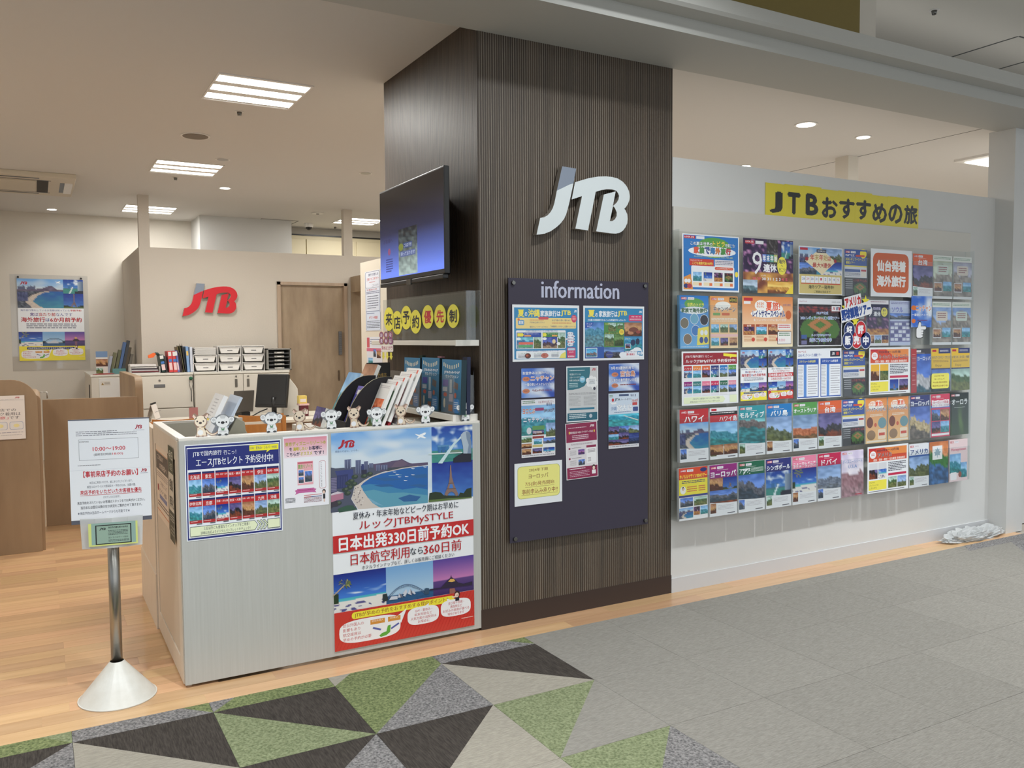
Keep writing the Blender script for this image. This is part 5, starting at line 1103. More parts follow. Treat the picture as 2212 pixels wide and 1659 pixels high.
def q9(s):
    s.rrect(6, 8, 95, 84, 7, (150, 160, 90)); s.rrect(6.6, 8.8, 94.4, 83.2, 6.8, (238, 234, 138)); RD = (124, 66, 40)
    s.text('2024年下期', 30, 14, 69, 21.5, RD, .006); s.text('ヨーロッパ', 29, 27, 70, 38, RD, .01); s.text('7/5(金)発売開始', 22, 45, 83, 56, (140, 50, 40), .004); s.rect(22, 57.5, 83, 58.1, RD); s.text('事前申込み承り中!!', 15, 62, 90, 74, (140, 50, 40), .004); s.rect(14, 75.6, 90, 76.2, RD)
for a in ((((73, 187), (473, 521)), 'blue summer family travel poster, upper left on the plum board', q1), (((497, 194), (860, 515)), 'blue family travel poster with photo collage, upper right on the plum board', q2),
    (((127, 570), (325, 738)), 'small blue sky card with orange lettering, left on the plum board', q3), (((127, 758), (330, 1087)), 'portrait flyer crowded with small beach photos, left on the plum board', q4),
    (((396, 558), (586, 880)), 'portrait notice with teal heading and white cloud, centre of the plum board', q5), (((397, 897), (587, 1215)), 'crooked maroon and white portrait notice, lower centre of the plum board', q6),
    (((649, 541), (831, 698)), 'small blue sky card in a white border, right on the plum board', q7), (((648, 720), (829, 1035)), 'portrait flyer with turquoise sea and bridge photo, right on the plum board', q8),
    (((86, 1140), (371, 1362)), 'white sheet with a rounded yellow panel, lowest left on the plum board', q9)):
    pinned(a[0][0], a[0][1], a[1], a[2], roll=R(-1.5) if 'crooked' in a[1] else 0)

# ================================================================== BROCHURE RACK
RX0, RP = 1.238, .2297
ZB = [1.775, 1.45, 1.12, .795, .455]
rk = thing('brochure_rack', 'wide clear acrylic rack of sixty pockets on the white wall', 'brochure rack', (RX0, 0, .44))
RBK = clear_mat('rack_back_acrylic', (251, 251, 250), .05, .15)
boxo('back_panel', -.005, 12*RP+.01, -.020, -.014, .0, 1.67, RBK, rk)
for x in (-.008, 12*RP+.008): boxo('side_plate', x-.002, x+.002, -.085, -.014, .0, 1.67, CLEAR2, rk)
bm = bmesh.new(); g = .004
f = lambda *q: box(bm, *q)
def qd(*p): bm.faces.new([bm.verts.new(q) for q in p])
qd((g, -.088, -.012), (RP-g, -.088, -.012), (RP-g, -.088, .235), (g, -.088, .235)); f(g, RP-g, -.0885, -.085, .233, .2365); qd((g, -.088, -.012), (RP-g, -.088, -.012), (RP-g, -.012, -.012), (g, -.012, -.012))
for x in (g, RP-g): qd((x, -.088, -.012), (x, -.012, -.012), (x, -.012, .235), (x, -.088, .235))
p0 = None
for r in range(5):
    for c in range(12):
        L = (c*RP, 0, ZB[r]-.44)
        if p0 is None: p0 = obj('pocket', bm, CLEAR2, rk, L)
        else: part(p0, rk, loc=L)
def logo_tab(s, c=(226, 226, 232)):
    s.rect(5, 3.4, 24, 8, (190, 30, 50)); s.text('LOOK', 6.5, 4.2, 15.5, 7.2, (240, 240, 244), .02); s.rect(16, 4, 23.4, 7.4, (240, 240, 244)); s.jtb(16.8, 4.2, 22.6, 7.2, (190, 30, 50)); s.rect(28, 3.4, 50, 8, c); s.text('MySTYLE', 31, 4.6, 47, 6.8, (120, 60, 80))
def cover(title, band, pic, tcol=(240, 242, 246), sd=0, kind='std', bh=26):
    s = Sheet(.217, .305, .024, (236, 236, 238), GLOSSY)
    s.rect(0, 0, 100, bh, band); logo_tab(s); s.dashes(28, 10, 68, 11.4, 1, (236, 226, 226), seed=sd)
    tl_ = title.split('|'); n = max(len(t) for t in tl_)
    for k, t in enumerate(tl_):
        wd = min(92, 21*len(t)+4); h = min(11.5, 58/n)*(1 if len(tl_) == 1 else .8)
        s.text(t, 50-wd/2, 13+k*6, 50+wd/2, 13+k*6+h, tcol, .03)
    s.pic(pic, 0, bh, 100, 76, 22, 18, sd)
    s.poly([(0, 73), (100, 77.5), (100, 100), (0, 100)], (228, 230, 234)); s.pic([P_food, P_city, P_green][sd % 3], 2, 75, 23, 94, 6, 7, sd)
    s.dashes(30, 80, 88, 90, 4, (176, 170, 180), .3, sd); s.rect(64, 95.4, 92, 97, (80, 80, 90))
    return s
def rack_cover(r, c, s, label, dy=0, name='brochure', cat='brochure', H=None):
    o = s.make(name, None, (RX0+RP*(c+.5), -.060-dy, ZB[r]-.016), 0, R(1.2)); return tag(o, label, cat, 'travel brochures in the acrylic rack')
ORD = ['leftmost', 'second', 'third', 'fourth', 'fifth', 'sixth', 'seventh', 'eighth', 'ninth', 'tenth', 'eleventh', 'rightmost']
ROW = ['top', 'second', 'middle', 'fourth', 'bottom']
def lab(desc, r, c): return '%s, %s column of the %s rack row' % (desc, ORD[c], ROW[r])
def mlb(dark=False):
    s = Sheet(.217, .305, .02, (230, 230, 234), GLOSSY); s.rect(0, 0, 100, 34, (50, 84, 160)); logo_tab(s); s.ell(84, 8, 15, 10, (240, 222, 70)); s.rect(70, 0, 100, 3, (50, 84, 160)); s.text('MLB™公式', 5, 10, 44, 15, (238, 240, 246), .02); s.rect(50, 11, 90, 15, (206, 80, 60)); s.text('2024レギュラーシーズン', 4, 17.5, 92, 24, (236, 218, 70), .02); s.text('観戦ツアー', 6, 25.5, 46, 31, (236, 218, 70), .02); s.rect(0, 34, 100, 37, (236, 216, 90)); s.rect(0, 39, 100, 60, (226, 226, 232)); s.rect(2, 42, 70, 48, (60, 90, 160)); s.dashes(3, 50, 70, 58, 3, (120, 120, 140)); s.rect(74, 42, 97, 58, (238, 230, 220)); s.rect(74, 42, 97, 46, (190, 50, 60)); s.rect(0, 60, 100, 100, (74, 76, 80)); s.dashes(4, 64, 36, 86, 5, (190, 190, 196), .3); s.pic(P_stad, 38, 62, 100, 98, 18, 14); return s
def late():
    s = Sheet(.217, .305, .02, (230, 226, 220), GLOSSY); s.rect(0, 0, 100, 100, (226, 140, 74), (236, 196, 140))
    for (u, v, ru, rv) in ((34, 15, 20, 8), (60, 14, 22, 8), (50, 20, 36, 6)): s.ell(u, v, ru, rv, (242, 238, 232))
    s.text('まだまだ', 18, 9, 42, 17, (230, 130, 60), .03); s.text('夏旅!', 44, 8, 80, 19, (226, 90, 50), .03); s.text('レイトサマースペシャル', 5, 22, 95, 30, (50, 60, 120), .04, (242, 240, 238), .05); s.dashes(20, 36, 80, 42, 2, (240, 230, 214)); s.ell(20, 54, 15, 12, (120, 60, 40)); s.ell(78, 56, 20, 12, (110, 150, 160)); s.ell(46, 60, 6, 4.5, (206, 90, 60)); s.ell(26, 82, 20, 11, (150, 120, 90)); s.rrect(58, 70, 94, 92, 4, (240, 220, 196)); s.rect(62, 78, 90, 84, (206, 80, 60)); s.rect(4, 94, 96, 98, (238, 226, 210)); return s
def misc(sd, tint):
    s = Sheet(.217, .305, .02, (222, 224, 220), GLOSSY); s.pic(scene_field(tint, (150, 140, 130), (170, 160, 150), .3, .3), 0, 12, 100, 100, 12, 16, sd); s.rect(0, 0, 100, 13, (216, 222, 216)); s.dashes(5, 4, 92, 10, 2, (90, 140, 110), .4, sd); s.rrect(20, 22, 80, 44, 6, [(206, 216, 206), (222, 210, 196)][sd % 2]); s.dashes(28, 26, 72, 40, 3, (150, 90, 90), .5, sd); s.rect(4, 62, 46, 84, (214, 214, 220)); s.pic(P_food, 6, 64, 44, 82, 6, 6, sd); s.pic(P_sea, 52, 60, 96, 82, 6, 6, sd+3); s.rect(0, 94, 100, 100, (222, 224, 226)); return s
def std(r, c, title, band, pic, desc, sd=0, **k): return rack_cover(r, c, cover(title, band, pic, sd=sd, **k), lab(desc, r, c))
# fourth row
std(3, 0, 'ハワイ', (186, 42, 50), P_beach, 'red-headed brochure with bay photo', 1)
s = cover('ハワイ島', (196, 44, 54), P_sea, sd=2); s.rect(0, 0, 100, 8, (226, 228, 232)); s.rect(5, 2, 24, 6.5, (190, 30, 50)); s.rect(0, 8, 100, 15, (40, 36, 40)); s.dashes(6, 10, 90, 13, 1, (230, 230, 230)); s.rect(0, 15, 100, 28, (196, 44, 54)); s.text('ハワイ島', 34, 17, 98, 27, (240, 242, 246), .02); s.pic(P_food, 0, 72, 48, 92, 12, 8, 3); s.pic(P_food, 50, 72, 100, 92, 12, 8, 5); rack_cover(3, 1, s, lab('red and black brochure with lagoon photo', 3, 1))
std(3, 2, 'モルディブ', (46, 148, 160), scene_field((90, 170, 176), (110, 100, 100), (70, 160, 170), .1), 'teal brochure with water villa photo', 2)
std(3, 3, 'バリ島', (26, 120, 190), P_mount, 'bright blue brochure with green coast photo', 3)
std(3, 4, 'オーストラリア', (84, 152, 76), scene_field((110, 140, 180), (190, 110, 70), (150, 110, 70), .55, .05), 'green-headed brochure with desert rock photo', 4)
std(3, 5, '台湾', (216, 96, 50), P_dusk, 'orange-headed brochure with lantern street photo', 5)
rack_cover(3, 6, mlb(), lab('blue and yellow baseball brochure', 3, 6))
rack_cover(3, 7, late(), lab('orange late summer brochure', 3, 7)); rack_cover(3, 8, late(), lab('orange late summer brochure', 3, 8))
s = cover('ヨーロッパ', (52, 62, 120), scene_field((60, 90, 170), (190, 170, 130), (130, 120, 110), .45, .3), sd=3, bh=26); s.pic(scene_field((60, 90, 170), (190, 170, 130), (130, 120, 110), .4, .3), 0, 26, 100, 100, 18, 22, 3); rack_cover(3, 9, s, lab('navy brochure with hilltop abbey photo', 3, 9))
s = cover('ヨーロッパ周遊', (206, 66, 96), P_city, sd=4); s.rect(6, 15, 96, 30, (240, 232, 236)); s.text('ヨーロッパ周遊', 12, 16, 92, 22, (200, 50, 80), .02); s.text('ライン・クルーズの旅', 8, 24, 94, 29, (120, 60, 90), .01); s.rect(0, 32, 100, 100, (206, 66, 96)); s.pic(P_city, 4, 36, 48, 62, 10, 8, 2); s.pic(P_food, 50, 36, 96, 62, 10, 8, 3); s.pic(P_dusk, 4, 64, 48, 90, 10, 8, 6); s.pic(P_sea, 50, 64, 96, 90, 10, 8, 4); s.rect(4, 92, 96, 97, (236, 236, 240)); rack_cover(3, 10, s, lab('pink-bordered brochure with four photos', 3, 10))
s = Sheet(.217, .305, .02, (40, 50, 50), GLOSSY); s.pic(lambda u, v, d: mixc((34, 44, 46), (150, 200, 90), 1.3*max(0, nz(u*3, v*1.5, 4))*math.exp(-((v-.6)/.25)**2)+.25*v), 0, 0, 100, 100, 16, 22); logo_tab(s); s.text('オーロラ', 8, 15, 92, 28, (236, 240, 240), .02); s.dashes(20, 34, 80, 36, 1, (190, 200, 196)); rack_cover(3, 11, s, lab('dark brochure with green aurora photo', 3, 11))
# bottom row
s = Sheet(.217, .305, .02, (236, 236, 238), GLOSSY); s.rect(0, 0, 100, 22, (206, 72, 44)); logo_tab(s); s.ell(86, 6, 12, 4, (40, 46, 110)); s.text('ホノルルマラソン2024ツアー', 3, 13, 97, 20, (244, 226, 80), .03); s.rect(0, 22, 100, 52, (238, 224, 66)); s.dashes(10, 25, 92, 31, 2, (40, 50, 110)); s.ell(14, 42, 10, 7.5, (240, 240, 240)); s.ell(14, 39, 4, 3.6, (50, 40, 40)); s.ell(14, 40.4, 3, 3, (226, 190, 170)); s.dashes(28, 36, 62, 48, 3, (206, 90, 70)); s.dashes(68, 36, 92, 48, 3, (206, 90, 70)); s.rect(0, 52, 100, 56, (50, 60, 130)); s.pic(P_city, 4, 57, 48, 74, 12, 8, 5); s.pic(P_green, 52, 57, 98, 74, 12, 8, 6); s.pic(P_beach, 0, 76, 48, 96, 16, 10); s.pic(P_fire, 50, 76, 72, 92, 8, 8); s.pic(P_sea, 74, 76, 100, 92, 10, 8, 3); rack_cover(4, 0, s, lab('yellow and red marathon brochure', 4, 0))
s = cover('ヨーロッパ', (140, 40, 120), P_dusk, sd=6); s.pic(P_food, 0, 26, 48, 50, 12, 8, 2); s.pic(P_eiffel, 48, 26, 100, 50, 16, 12); s.pic(P_city, 0, 50, 100, 72, 20, 10, 4); rack_cover(4, 1, s, lab('purple-headed brochure with tower photos', 4, 1))
s = cover('アジア', (30, 100, 74), P_city, sd=7); s.rect(45, 12, 100, 25, (30, 100, 74)); s.text('アジア', 4, 13, 44, 22, (240, 242, 246), .02); s.rect(0, 13, 3, 20, (30, 100, 74)); s.dashes(48, 13, 96, 22, 4, (226, 236, 230), .4); rack_cover(4, 2, s, lab('dark green brochure with city collage', 4, 2))
std(4, 3, 'シンガポール', (44, 50, 120), P_singapore, 'navy brochure with white fountain statue photo', 8)
std(4, 4, 'ニューカレドニア|タヒチ・フィジー', (226, 130, 160), P_palm, 'pink-headed brochure with island lagoon photo', 9)
std(4, 5, 'ドバイ', (190, 34, 80), scene_field((120, 150, 196), (110, 120, 140), (140, 150, 166), .55), 'crimson-headed brochure with skyline photo', 10)
s = Sheet(.217, .305, .02, (226, 206, 220), GLOSSY); s.pic(scene_field((206, 196, 224), (160, 120, 130), (200, 160, 170), .5), 0, 0, 100, 100, 14, 18, 4); logo_tab(s); s.text('ディズニーリゾート', 6, 20, 94, 27, (80, 120, 190), .01, (236, 236, 244), .03); s.text('U.S.A', 30, 31, 70, 38, (80, 120, 190), .01, (236, 236, 244), .03); s.rect(60, 95, 92, 97, (190, 60, 80)); rack_cover(4, 6, s, lab('pale pink resort brochure', 4, 6))
s = cover('アメリカ', (226, 230, 236), P_mount, (40, 70, 130), 5); s.text('オーストラリア|'[:7], 56, 14, 96, 18, (40, 70, 130)); s.rect(0, 26, 100, 30, (50, 90, 160)); rack_cover(4, 9, s, lab('white-headed brochure with canyon photo', 4, 9))
s = Sheet(.217, .305, .02, (60, 100, 150), GLOSSY); s.pic(scene_field((190, 110, 60), (60, 120, 60), (80, 130, 190), .3), 0, 0, 100, 100, 14, 18, 2); s.rect(16, 10, 68, 42, (236, 238, 240)); s.poly([(42, 13), (46, 19), (53, 17), (51, 23), (60, 24), (54, 29), (56, 33), (44, 32), (43, 38), (41, 38), (40, 32), (28, 33), (30, 29), (24, 24), (33, 23), (31, 17), (38, 19)], (150, 176, 190)); s.ell(84, 18, 9, 7, (214, 130, 70)); rack_cover(4, 10, s, lab('brochure with a white maple leaf card', 4, 10))
s = Sheet(.217, .305, .02, (236, 214, 214), GLOSSY); s.rect(0, 0, 100, 100, (232, 210, 212)); logo_tab(s); s.text('Honeymoon', 10, 20, 90, 29, (200, 80, 110), .02); s.pic(P_sea, 2, 34, 62, 80, 12, 12, 2); s.pic(P_sea, 62, 56, 96, 92, 8, 8, 3); s.rrect(6, 78, 40, 96, 4, (236, 236, 240)); s.ell(58, 84, 9, 7, (150, 90, 80)); rack_cover(4, 11, s, lab('pale pink honeymoon brochure', 4, 11))
# middle row
rack_cover(2, 6, mlb(), lab('blue and yellow baseball brochure', 2, 6))
s = cover('ヨーロッパ', (60, 60, 70), P_singapore, sd=3); s.pic(scene_field((36, 84, 180), (190, 190, 196), (60, 110, 130), .55), 0, 12, 100, 100, 16, 20, 7); s.rect(0, 0, 28, 100, (176, 50, 56)); s.text('ヨーロッパ', 32, 18, 98, 27, (240, 242, 246), .02); s.dashes(6, 12, 22, 90, 8, (220, 160, 160), .12); rack_cover(2, 9, s, lab('blue brochure with a red spine band', 2, 9))
for c, t in ((10, 'イタリア・スペイン・フランス'), (11, 'イギリス・スイス・中欧')):
    s = Sheet(.217, .305, .02, (236, 236, 238), GLOSSY); s.rect(0, 0, 100, 46, (232, 190, 50)); s.rect(38, 0, 100, 12, (40, 54, 110)); s.dashes(44, 4, 90, 9, 2, (220, 220, 230)); s.rect(5, 3, 26, 8, (190, 30, 50)); s.text(t, 4, 18, 96, 24, (40, 60, 110), .02); s.dashes(10, 28, 90, 33, 2, (150, 110, 40)); s.text('Enjoy', 22, 37, 54, 44, (120, 90, 40)); s.rect(0, 46, 100, 49, (40, 54, 110)); s.pic([P_city, P_green][c-10], 0, 49, 100, 100, 14, 12, c); rack_cover(2, c, s, lab('yellow-headed brochure', 2, c))
# top row
rack_cover(0, 6, mlb(), lab('blue and yellow baseball brochure', 0, 6)); std(0, 9, '台湾', (216, 96, 50), P_dusk, 'orange-headed brochure with lantern street photo', 5)
for c, tn in ((10, (170, 180, 160)), (11, (150, 150, 170))): rack_cover(0, c, misc(c+2, tn), lab('pale collage brochure under shiny film', 0, c))
# second row
s = Sheet(.217, .305, .02, (120, 180, 226), GLOSSY); s.rect(0, 0, 100, 100, (40, 120, 196), (110, 176, 226)); s.ell(50, 16, 34, 11, (96, 160, 80)); logo_tab(s); s.text('世界のトビラ', 26, 14, 84, 21, (240, 230, 90), .02); s.ell(50, 28, 48, 7, (240, 242, 246)); s.text('家族で海外旅行', 6, 24, 94, 32, (60, 100, 60), .05)
for (u, v, c) in ((16, 52, (120, 110, 90)), (50, 44, (110, 170, 200)), (84, 46, (30, 26, 40)), (26, 82, (130, 110, 90)), (54, 66, (60, 120, 190))): s.ell(u, v, 15, 10.4, (236, 238, 240)); s.ell(u, v, 14, 9.6, c)
s.poly([(62, 62), (100, 58), (100, 92), (58, 94)], (236, 220, 90)); s.ell(76, 70, 6, 5, (230, 236, 240)); s.ell(90, 70, 6, 5, (230, 236, 240)); s.ell(74, 84, 7, 6, (50, 70, 140)); s.ell(90, 84, 7, 6, (60, 90, 150)); s.dashes(4, 96, 96, 98, 1, (220, 226, 230)); rack_cover(1, 0, s, lab('sky blue summer family brochure', 1, 0))
s = Sheet(.217, .305, .02, (236, 200, 150), GLOSSY); s.rect(0, 0, 100, 100, (230, 156, 84), (240, 214, 170)); logo_tab(s); s.rect(70, 2, 98, 12, (36, 36, 40)); s.text('6月30日', 72, 4, 96, 10, (236, 220, 90)); s.ell(46, 18, 28, 8, (238, 236, 230)); s.text('キャンペーン', 12, 20, 92, 30, (110, 90, 90), .04, (240, 236, 230), .03); s.rrect(10, 32, 36, 37, 2, (110, 160, 90)); s.rrect(42, 32, 70, 37, 2, (206, 100, 60)); s.dashes(4, 42, 96, 50, 3, (240, 232, 220))
for k in range(3): s.pic([P_sea, P_green, P_mount][k], 3+k*33, 54, 31+k*33, 70, 8, 7, k); s.pic([P_sea, P_dusk, P_food][k], 3+k*33, 80, 31+k*33, 95, 8, 7, k+4)
s.rect(0, 73, 100, 78, (236, 190, 190)); rack_cover(1, 1, s, lab('orange campaign brochure', 1, 1))
s = Sheet(.217, .305, .02, (90, 92, 96), GLOSSY); s.rect(0, 0, 100, 100, (92, 94, 98)); s.pic(P_stad, 0, 30, 100, 100, 14, 16); s.rect(70, 34, 92, 42, (190, 192, 196)); rack_cover(1, 6, s, lab('dark brochure behind the star cut-outs', 1, 6))
s = Sheet(.217, .305, .02, (226, 226, 232), GLOSSY); s.rect(0, 9, 100, 76, (28, 28, 66)); s.pic(P_fire, 0, 38, 100, 76, 14, 10, 4); s.dashes(5, 3, 90, 6, 1, (150, 100, 120)); s.text('9', 4, 14, 24, 36, (240, 240, 244)); s.text('年末年始', 28, 15, 62, 22, (200, 190, 226), .03); s.text('連休', 30, 25, 62, 35, (240, 240, 246), .03); s.ell(80, 26, 15, 10, (240, 226, 80)); s.text('海外', 72, 19, 88, 25, (60, 60, 90), .02); s.text('行こう', 72, 27, 88, 33, (60, 60, 90), .02)
for k in range(3): s.pic([P_food, P_mount, P_fire][k], 1+k*33.5, 77, 32+k*33.5, 94, 7, 6, k)
rack_cover(1, 7, s, lab('dark firework brochure with yellow oval', 1, 7))
s = Sheet(.217, .305, .02, (206, 210, 226), GLOSSY); s.rect(0, 0, 100, 100, (190, 200, 226)); s.dashes(6, 3, 92, 9, 2, (110, 110, 160)); s.text('ソウル', 10, 14, 64, 26, (120, 120, 200), .03); s.pic(P_city, 0, 28, 100, 42, 12, 6, 5); s.rect(0, 46, 100, 92, (120, 120, 170))
for k in range(5):
    for j in range(5): s.rect(4+k*19, 49+j*8.6, 20+k*19, 55+j*8.6, (216, 220, 234) if (k+j) % 3 else (90, 90, 140))
rack_cover(1, 8, s, lab('lilac brochure with calendar grid', 1, 8))
for c in (10, 11): rack_cover(1, c, misc(c+5, (120, 150, 200)), lab('bluish beach collage brochure', 1, c))

# wide landscape placards hung over two pockets
def placard(r, c, s, label, wd=None):
    o = s.make('placard', None, (RX0+RP*(c+1), -.0905, ZB[r]-.012), 0, R(.8)); return tag(o, label, 'placard', 'wide placards on the acrylic rack')
def L3(W=.436, H=.312, p=(232, 236, 240)): return Sheet(W, H, .0012, p, GLOSSY)
s = L3(H=.325); s.rect(2, 2, 98, 97, (40, 120, 196)); s.ell(55, 22, 30, 18, (88, 160, 70)); s.rect(3, 3, 22, 8, (190, 30, 50)); s.text('LOOK JTB', 4, 4, 20, 7.5, (240, 240, 244), .02); s.rect(24, 3, 38, 8, (230, 232, 236)); s.text('この夏は!世界の', 14, 13, 52, 19, (240, 244, 250), .03, (40, 60, 60), .03); s.text('トビラ', 53, 10, 74, 19, (244, 230, 80), .04, (40, 60, 60), .03); s.text('を開こう!', 75, 14, 92, 20, (240, 244, 250), .03, (40, 60, 60), .03); s.ell(52, 29, 42, 9, (240, 242, 246))
for k, (t, c) in enumerate(zip('家族で海外旅行', ((230, 90, 60), (80, 150, 70), (70, 90, 160), (60, 130, 190), (226, 130, 50), (80, 150, 70), (206, 70, 80)))): s.text(t, 20+k*9.4, 22, 28+k*9.4, 33, c, .05, (50, 50, 60), .03)
s.text('みんなおんなじプランを使って世界のトビラの向こう側へ出発', 20, 37, 88, 40, (230, 240, 120)); s.rect(12, 43, 54, 55, (206, 60, 50)); s.text('こども海旅代金100円!', 17, 48, 52, 53, (240, 220, 90), .03); s.text('PAZYのプランが', 14, 44.5, 34, 47, (244, 236, 230)); s.rrect(15, 55, 91, 93, 2, (238, 240, 244)); s.rect(56, 43, 90, 55, (230, 226, 230)); s.dashes(57, 45, 88, 53, 3, (110, 110, 140)); s.rrect(56, 56, 89, 61, 2, (226, 96, 60)); s.text('さんJTB特別企画プラン', 59, 57, 86, 60, (240, 240, 240))
for k in range(4): s.pic([P_sea, P_palm, P_fire, P_stad][k], 18+k*18.4, 66, 33+k*18.4, 82, 9, 8, k); s.rect(18+k*18.4, 84, 33+k*18.4, 90, (240, 226, 190)); s.rect(28+k*18.4, 85, 33+k*18.4, 90, (230, 120, 70))
s.poly([(2, 76), (14, 70), (18, 97), (2, 97)], (226, 150, 70)); s.ell(6, 82, 3, 3.4, (236, 240, 244)); s.ell(11, 82, 3, 3.4, (236, 240, 244)); s.ell(6, 91, 4, 4, (50, 60, 120)); s.ell(12, 91, 4, 4, (180, 60, 80)); s.ell(95, 68, 3, 5, (240, 224, 80))
placard(0, 0, s, 'blue and green family holiday placard, first in the top rack row')
s = L3(.42, .325); s.pic(P_fire, 0, 0, 100, 100, 40, 30, 2); s.pic(P_singapore, 76, 2, 100, 34, 14, 10, 3); s.pic(scene_field((150, 170, 190), (90, 120, 130), (70, 90, 100)), 0, 76, 28, 100, 12, 8, 3); s.pic(scene_field((226, 170, 70), (206, 150, 60), (160, 90, 40)), 48, 78, 100, 100, 20, 8, 3); s.rect(4, 4, 22, 10, (190, 30, 50)); s.text('LOOK JTB', 5, 5, 20, 9, (240, 240, 244), .02); s.rect(24, 4, 40, 10, (232, 232, 236)); s.text('9', 18, 24, 37, 66, (240, 240, 244), .0)
for k, c in enumerate(((110, 140, 220), (60, 130, 190), (90, 170, 150), (190, 200, 100))): s.rect(38+k*7.6, 28, 45+k*7.6, 42, c); s.text('年末年始'[k], 38.6+k*7.6, 29.5, 44.4+k*7.6, 40.5, (242, 242, 246), .03)
s.text('連休', 40, 46, 66, 60, (242, 242, 246), .04); s.ell(77, 48, 9.6, 17, (240, 228, 80)); s.text('海外', 70, 36, 84, 44, (50, 56, 80), .02); s.text('へ', 75, 46, 79, 50, (50, 56, 80), .02); s.text('行こう!', 71, 52, 84, 59, (50, 56, 80), .02); s.text('12月', 36, 66, 44, 69, (240, 240, 240)); s.text('28 29', 18, 71, 34, 76, (226, 90, 110), .02); s.text('30 31 1 2 3', 37, 71, 74, 76, (242, 242, 246), .02); s.text('4 5', 76, 71, 88, 76, (226, 90, 110), .02); s.poly([(84, 100), (100, 82), (100, 100)], (240, 214, 60)); placard(0, 2, s, 'dark firework placard with a big white nine in the top row')
s = L3(.40, .30); s.rect(1.5, 2, 98.5, 98, (208, 190, 120)); s.pic(P_beach, 1.5, 2, 50, 58, 26, 18); s.pic(P_mount, 50, 2, 98.5, 30, 20, 10, 4); s.pic(P_palm, 50, 30, 98.5, 58, 20, 10); s.pic(P_city, 1.5, 34, 40, 58, 18, 10, 6); s.poly([(50, 2), (84, 30), (52, 58), (14, 30)], (236, 222, 186)); s.rect(3, 3, 20, 8, (190, 30, 50)); s.rect(40, 5, 62, 12, (40, 50, 80)); s.text('2024▶2025', 42, 6.4, 60, 10.6, (236, 236, 240))
for k, (t, c) in enumerate(zip('年末年始は', ((200, 60, 50), (190, 160, 90), (200, 60, 50), (190, 160, 90), (200, 80, 60)))): s.text(t, 26+k*10, 16 if k < 4 else 19, 35+k*10-(2 if k == 4 else 0), 28, c, .02)
s.text('最大9連休', 31, 33, 74, 43, (180, 40, 44), .02); s.ell(18, 26, 3.6, 4, (160, 40, 50)); s.ell(83, 28, 3.2, 4, (160, 40, 50)); s.rect(5, 76, 95, 78, (200, 70, 50))
for k in range(9): s.rect(6+k*9.9, 62, 15+k*9.9, 75.6, (238, 240, 244)); s.text(('28', '29', '30', '31', '1', '2', '3', '4', '5')[k], 7.5+k*9.9+(1.5 if k > 3 else 0), 65, 13.5+k*9.9-(1 if k > 3 else 0), 70, (200, 60, 80) if k in (1, 4, 8) else (60, 80, 150))
s.text('海外ツアー発売中!', 22, 80, 80, 88, (70, 76, 50), .02); s.text('ご相談は当店まで', 34, 91, 72, 96, (70, 76, 50), .01); placard(0, 4, s, 'gold placard with a diamond panel and date boxes in the top row')
s = L3(.425, .315); s.rrect(5, 8, 92, 92, 11, (206, 96, 44)); s.text('仙台発着', 15, 24, 84, 46, (240, 240, 240), .05); s.text('海外旅行', 15, 56, 84, 78, (240, 240, 240), .05); placard(0, 7, s, 'white placard with a rounded orange square in the top row')
s = L3(.425, .305); s.rect(0, 0, 100, 96, (228, 138, 66), (240, 222, 190)); s.rect(0, 96, 100, 100, (238, 226, 190)); s.rect(3, 3, 20, 9, (190, 30, 50)); s.rect(3, 10, 16, 15, (236, 236, 238))
for (u, v, ru, rv) in ((36, 18, 12, 11), (56, 19, 18, 11), (70, 24, 10, 8), (46, 34, 30, 8)): s.ell(u, v, ru, rv, (244, 242, 238))
s.text('まだまだ', 28, 11, 42, 22, (226, 130, 70), .02); s.text('夏旅!', 46, 10, 74, 28, (230, 96, 60), .03); s.text('レイトサマースペシャル', 20, 28, 84, 41, (46, 56, 120), .05, (244, 242, 240), .05); s.ell(91, 36, 6, 9, (200, 100, 50)); s.text('週ごとレイトサマーアイテムと遊んで! 売尽旅', 22, 44, 86, 49, (240, 232, 226), .02); s.text('出発日間近', 80, 14, 96, 18, (110, 100, 150))
for k in range(3): s.rect(2+k*24, 55, 24+k*24, 76, (170, 76, 40)); s.pic([P_fire, P_sea, P_food][k], 3+k*24, 60, 23+k*24, 75, 10, 8, k); s.text(('台湾', 'ハワイ', 'グアム')[k], 9+k*24, 56, 17+k*24, 59.5, (244, 240, 230), .02); s.dashes(3+k*24, 78, 18+k*24, 90, 4, (200, 140, 90)); s.ell(21+k*24, 85, 3.4, 4, (200, 70, 50))
s.rect(69, 54, 96, 66, (236, 232, 230)); s.dashes(71, 56, 94, 64, 2, (200, 70, 80)); s.rect(68.6, 69, 97, 95, (60, 56, 60)); s.rect(69.4, 70, 96.2, 94, (238, 236, 234)); s.dashes(72, 72, 94, 80, 2, (80, 130, 90)); s.text('3,000', 71, 84, 84, 90, (210, 120, 150)); placard(1, 2, s, 'orange late summer placard with three photos in the second row')
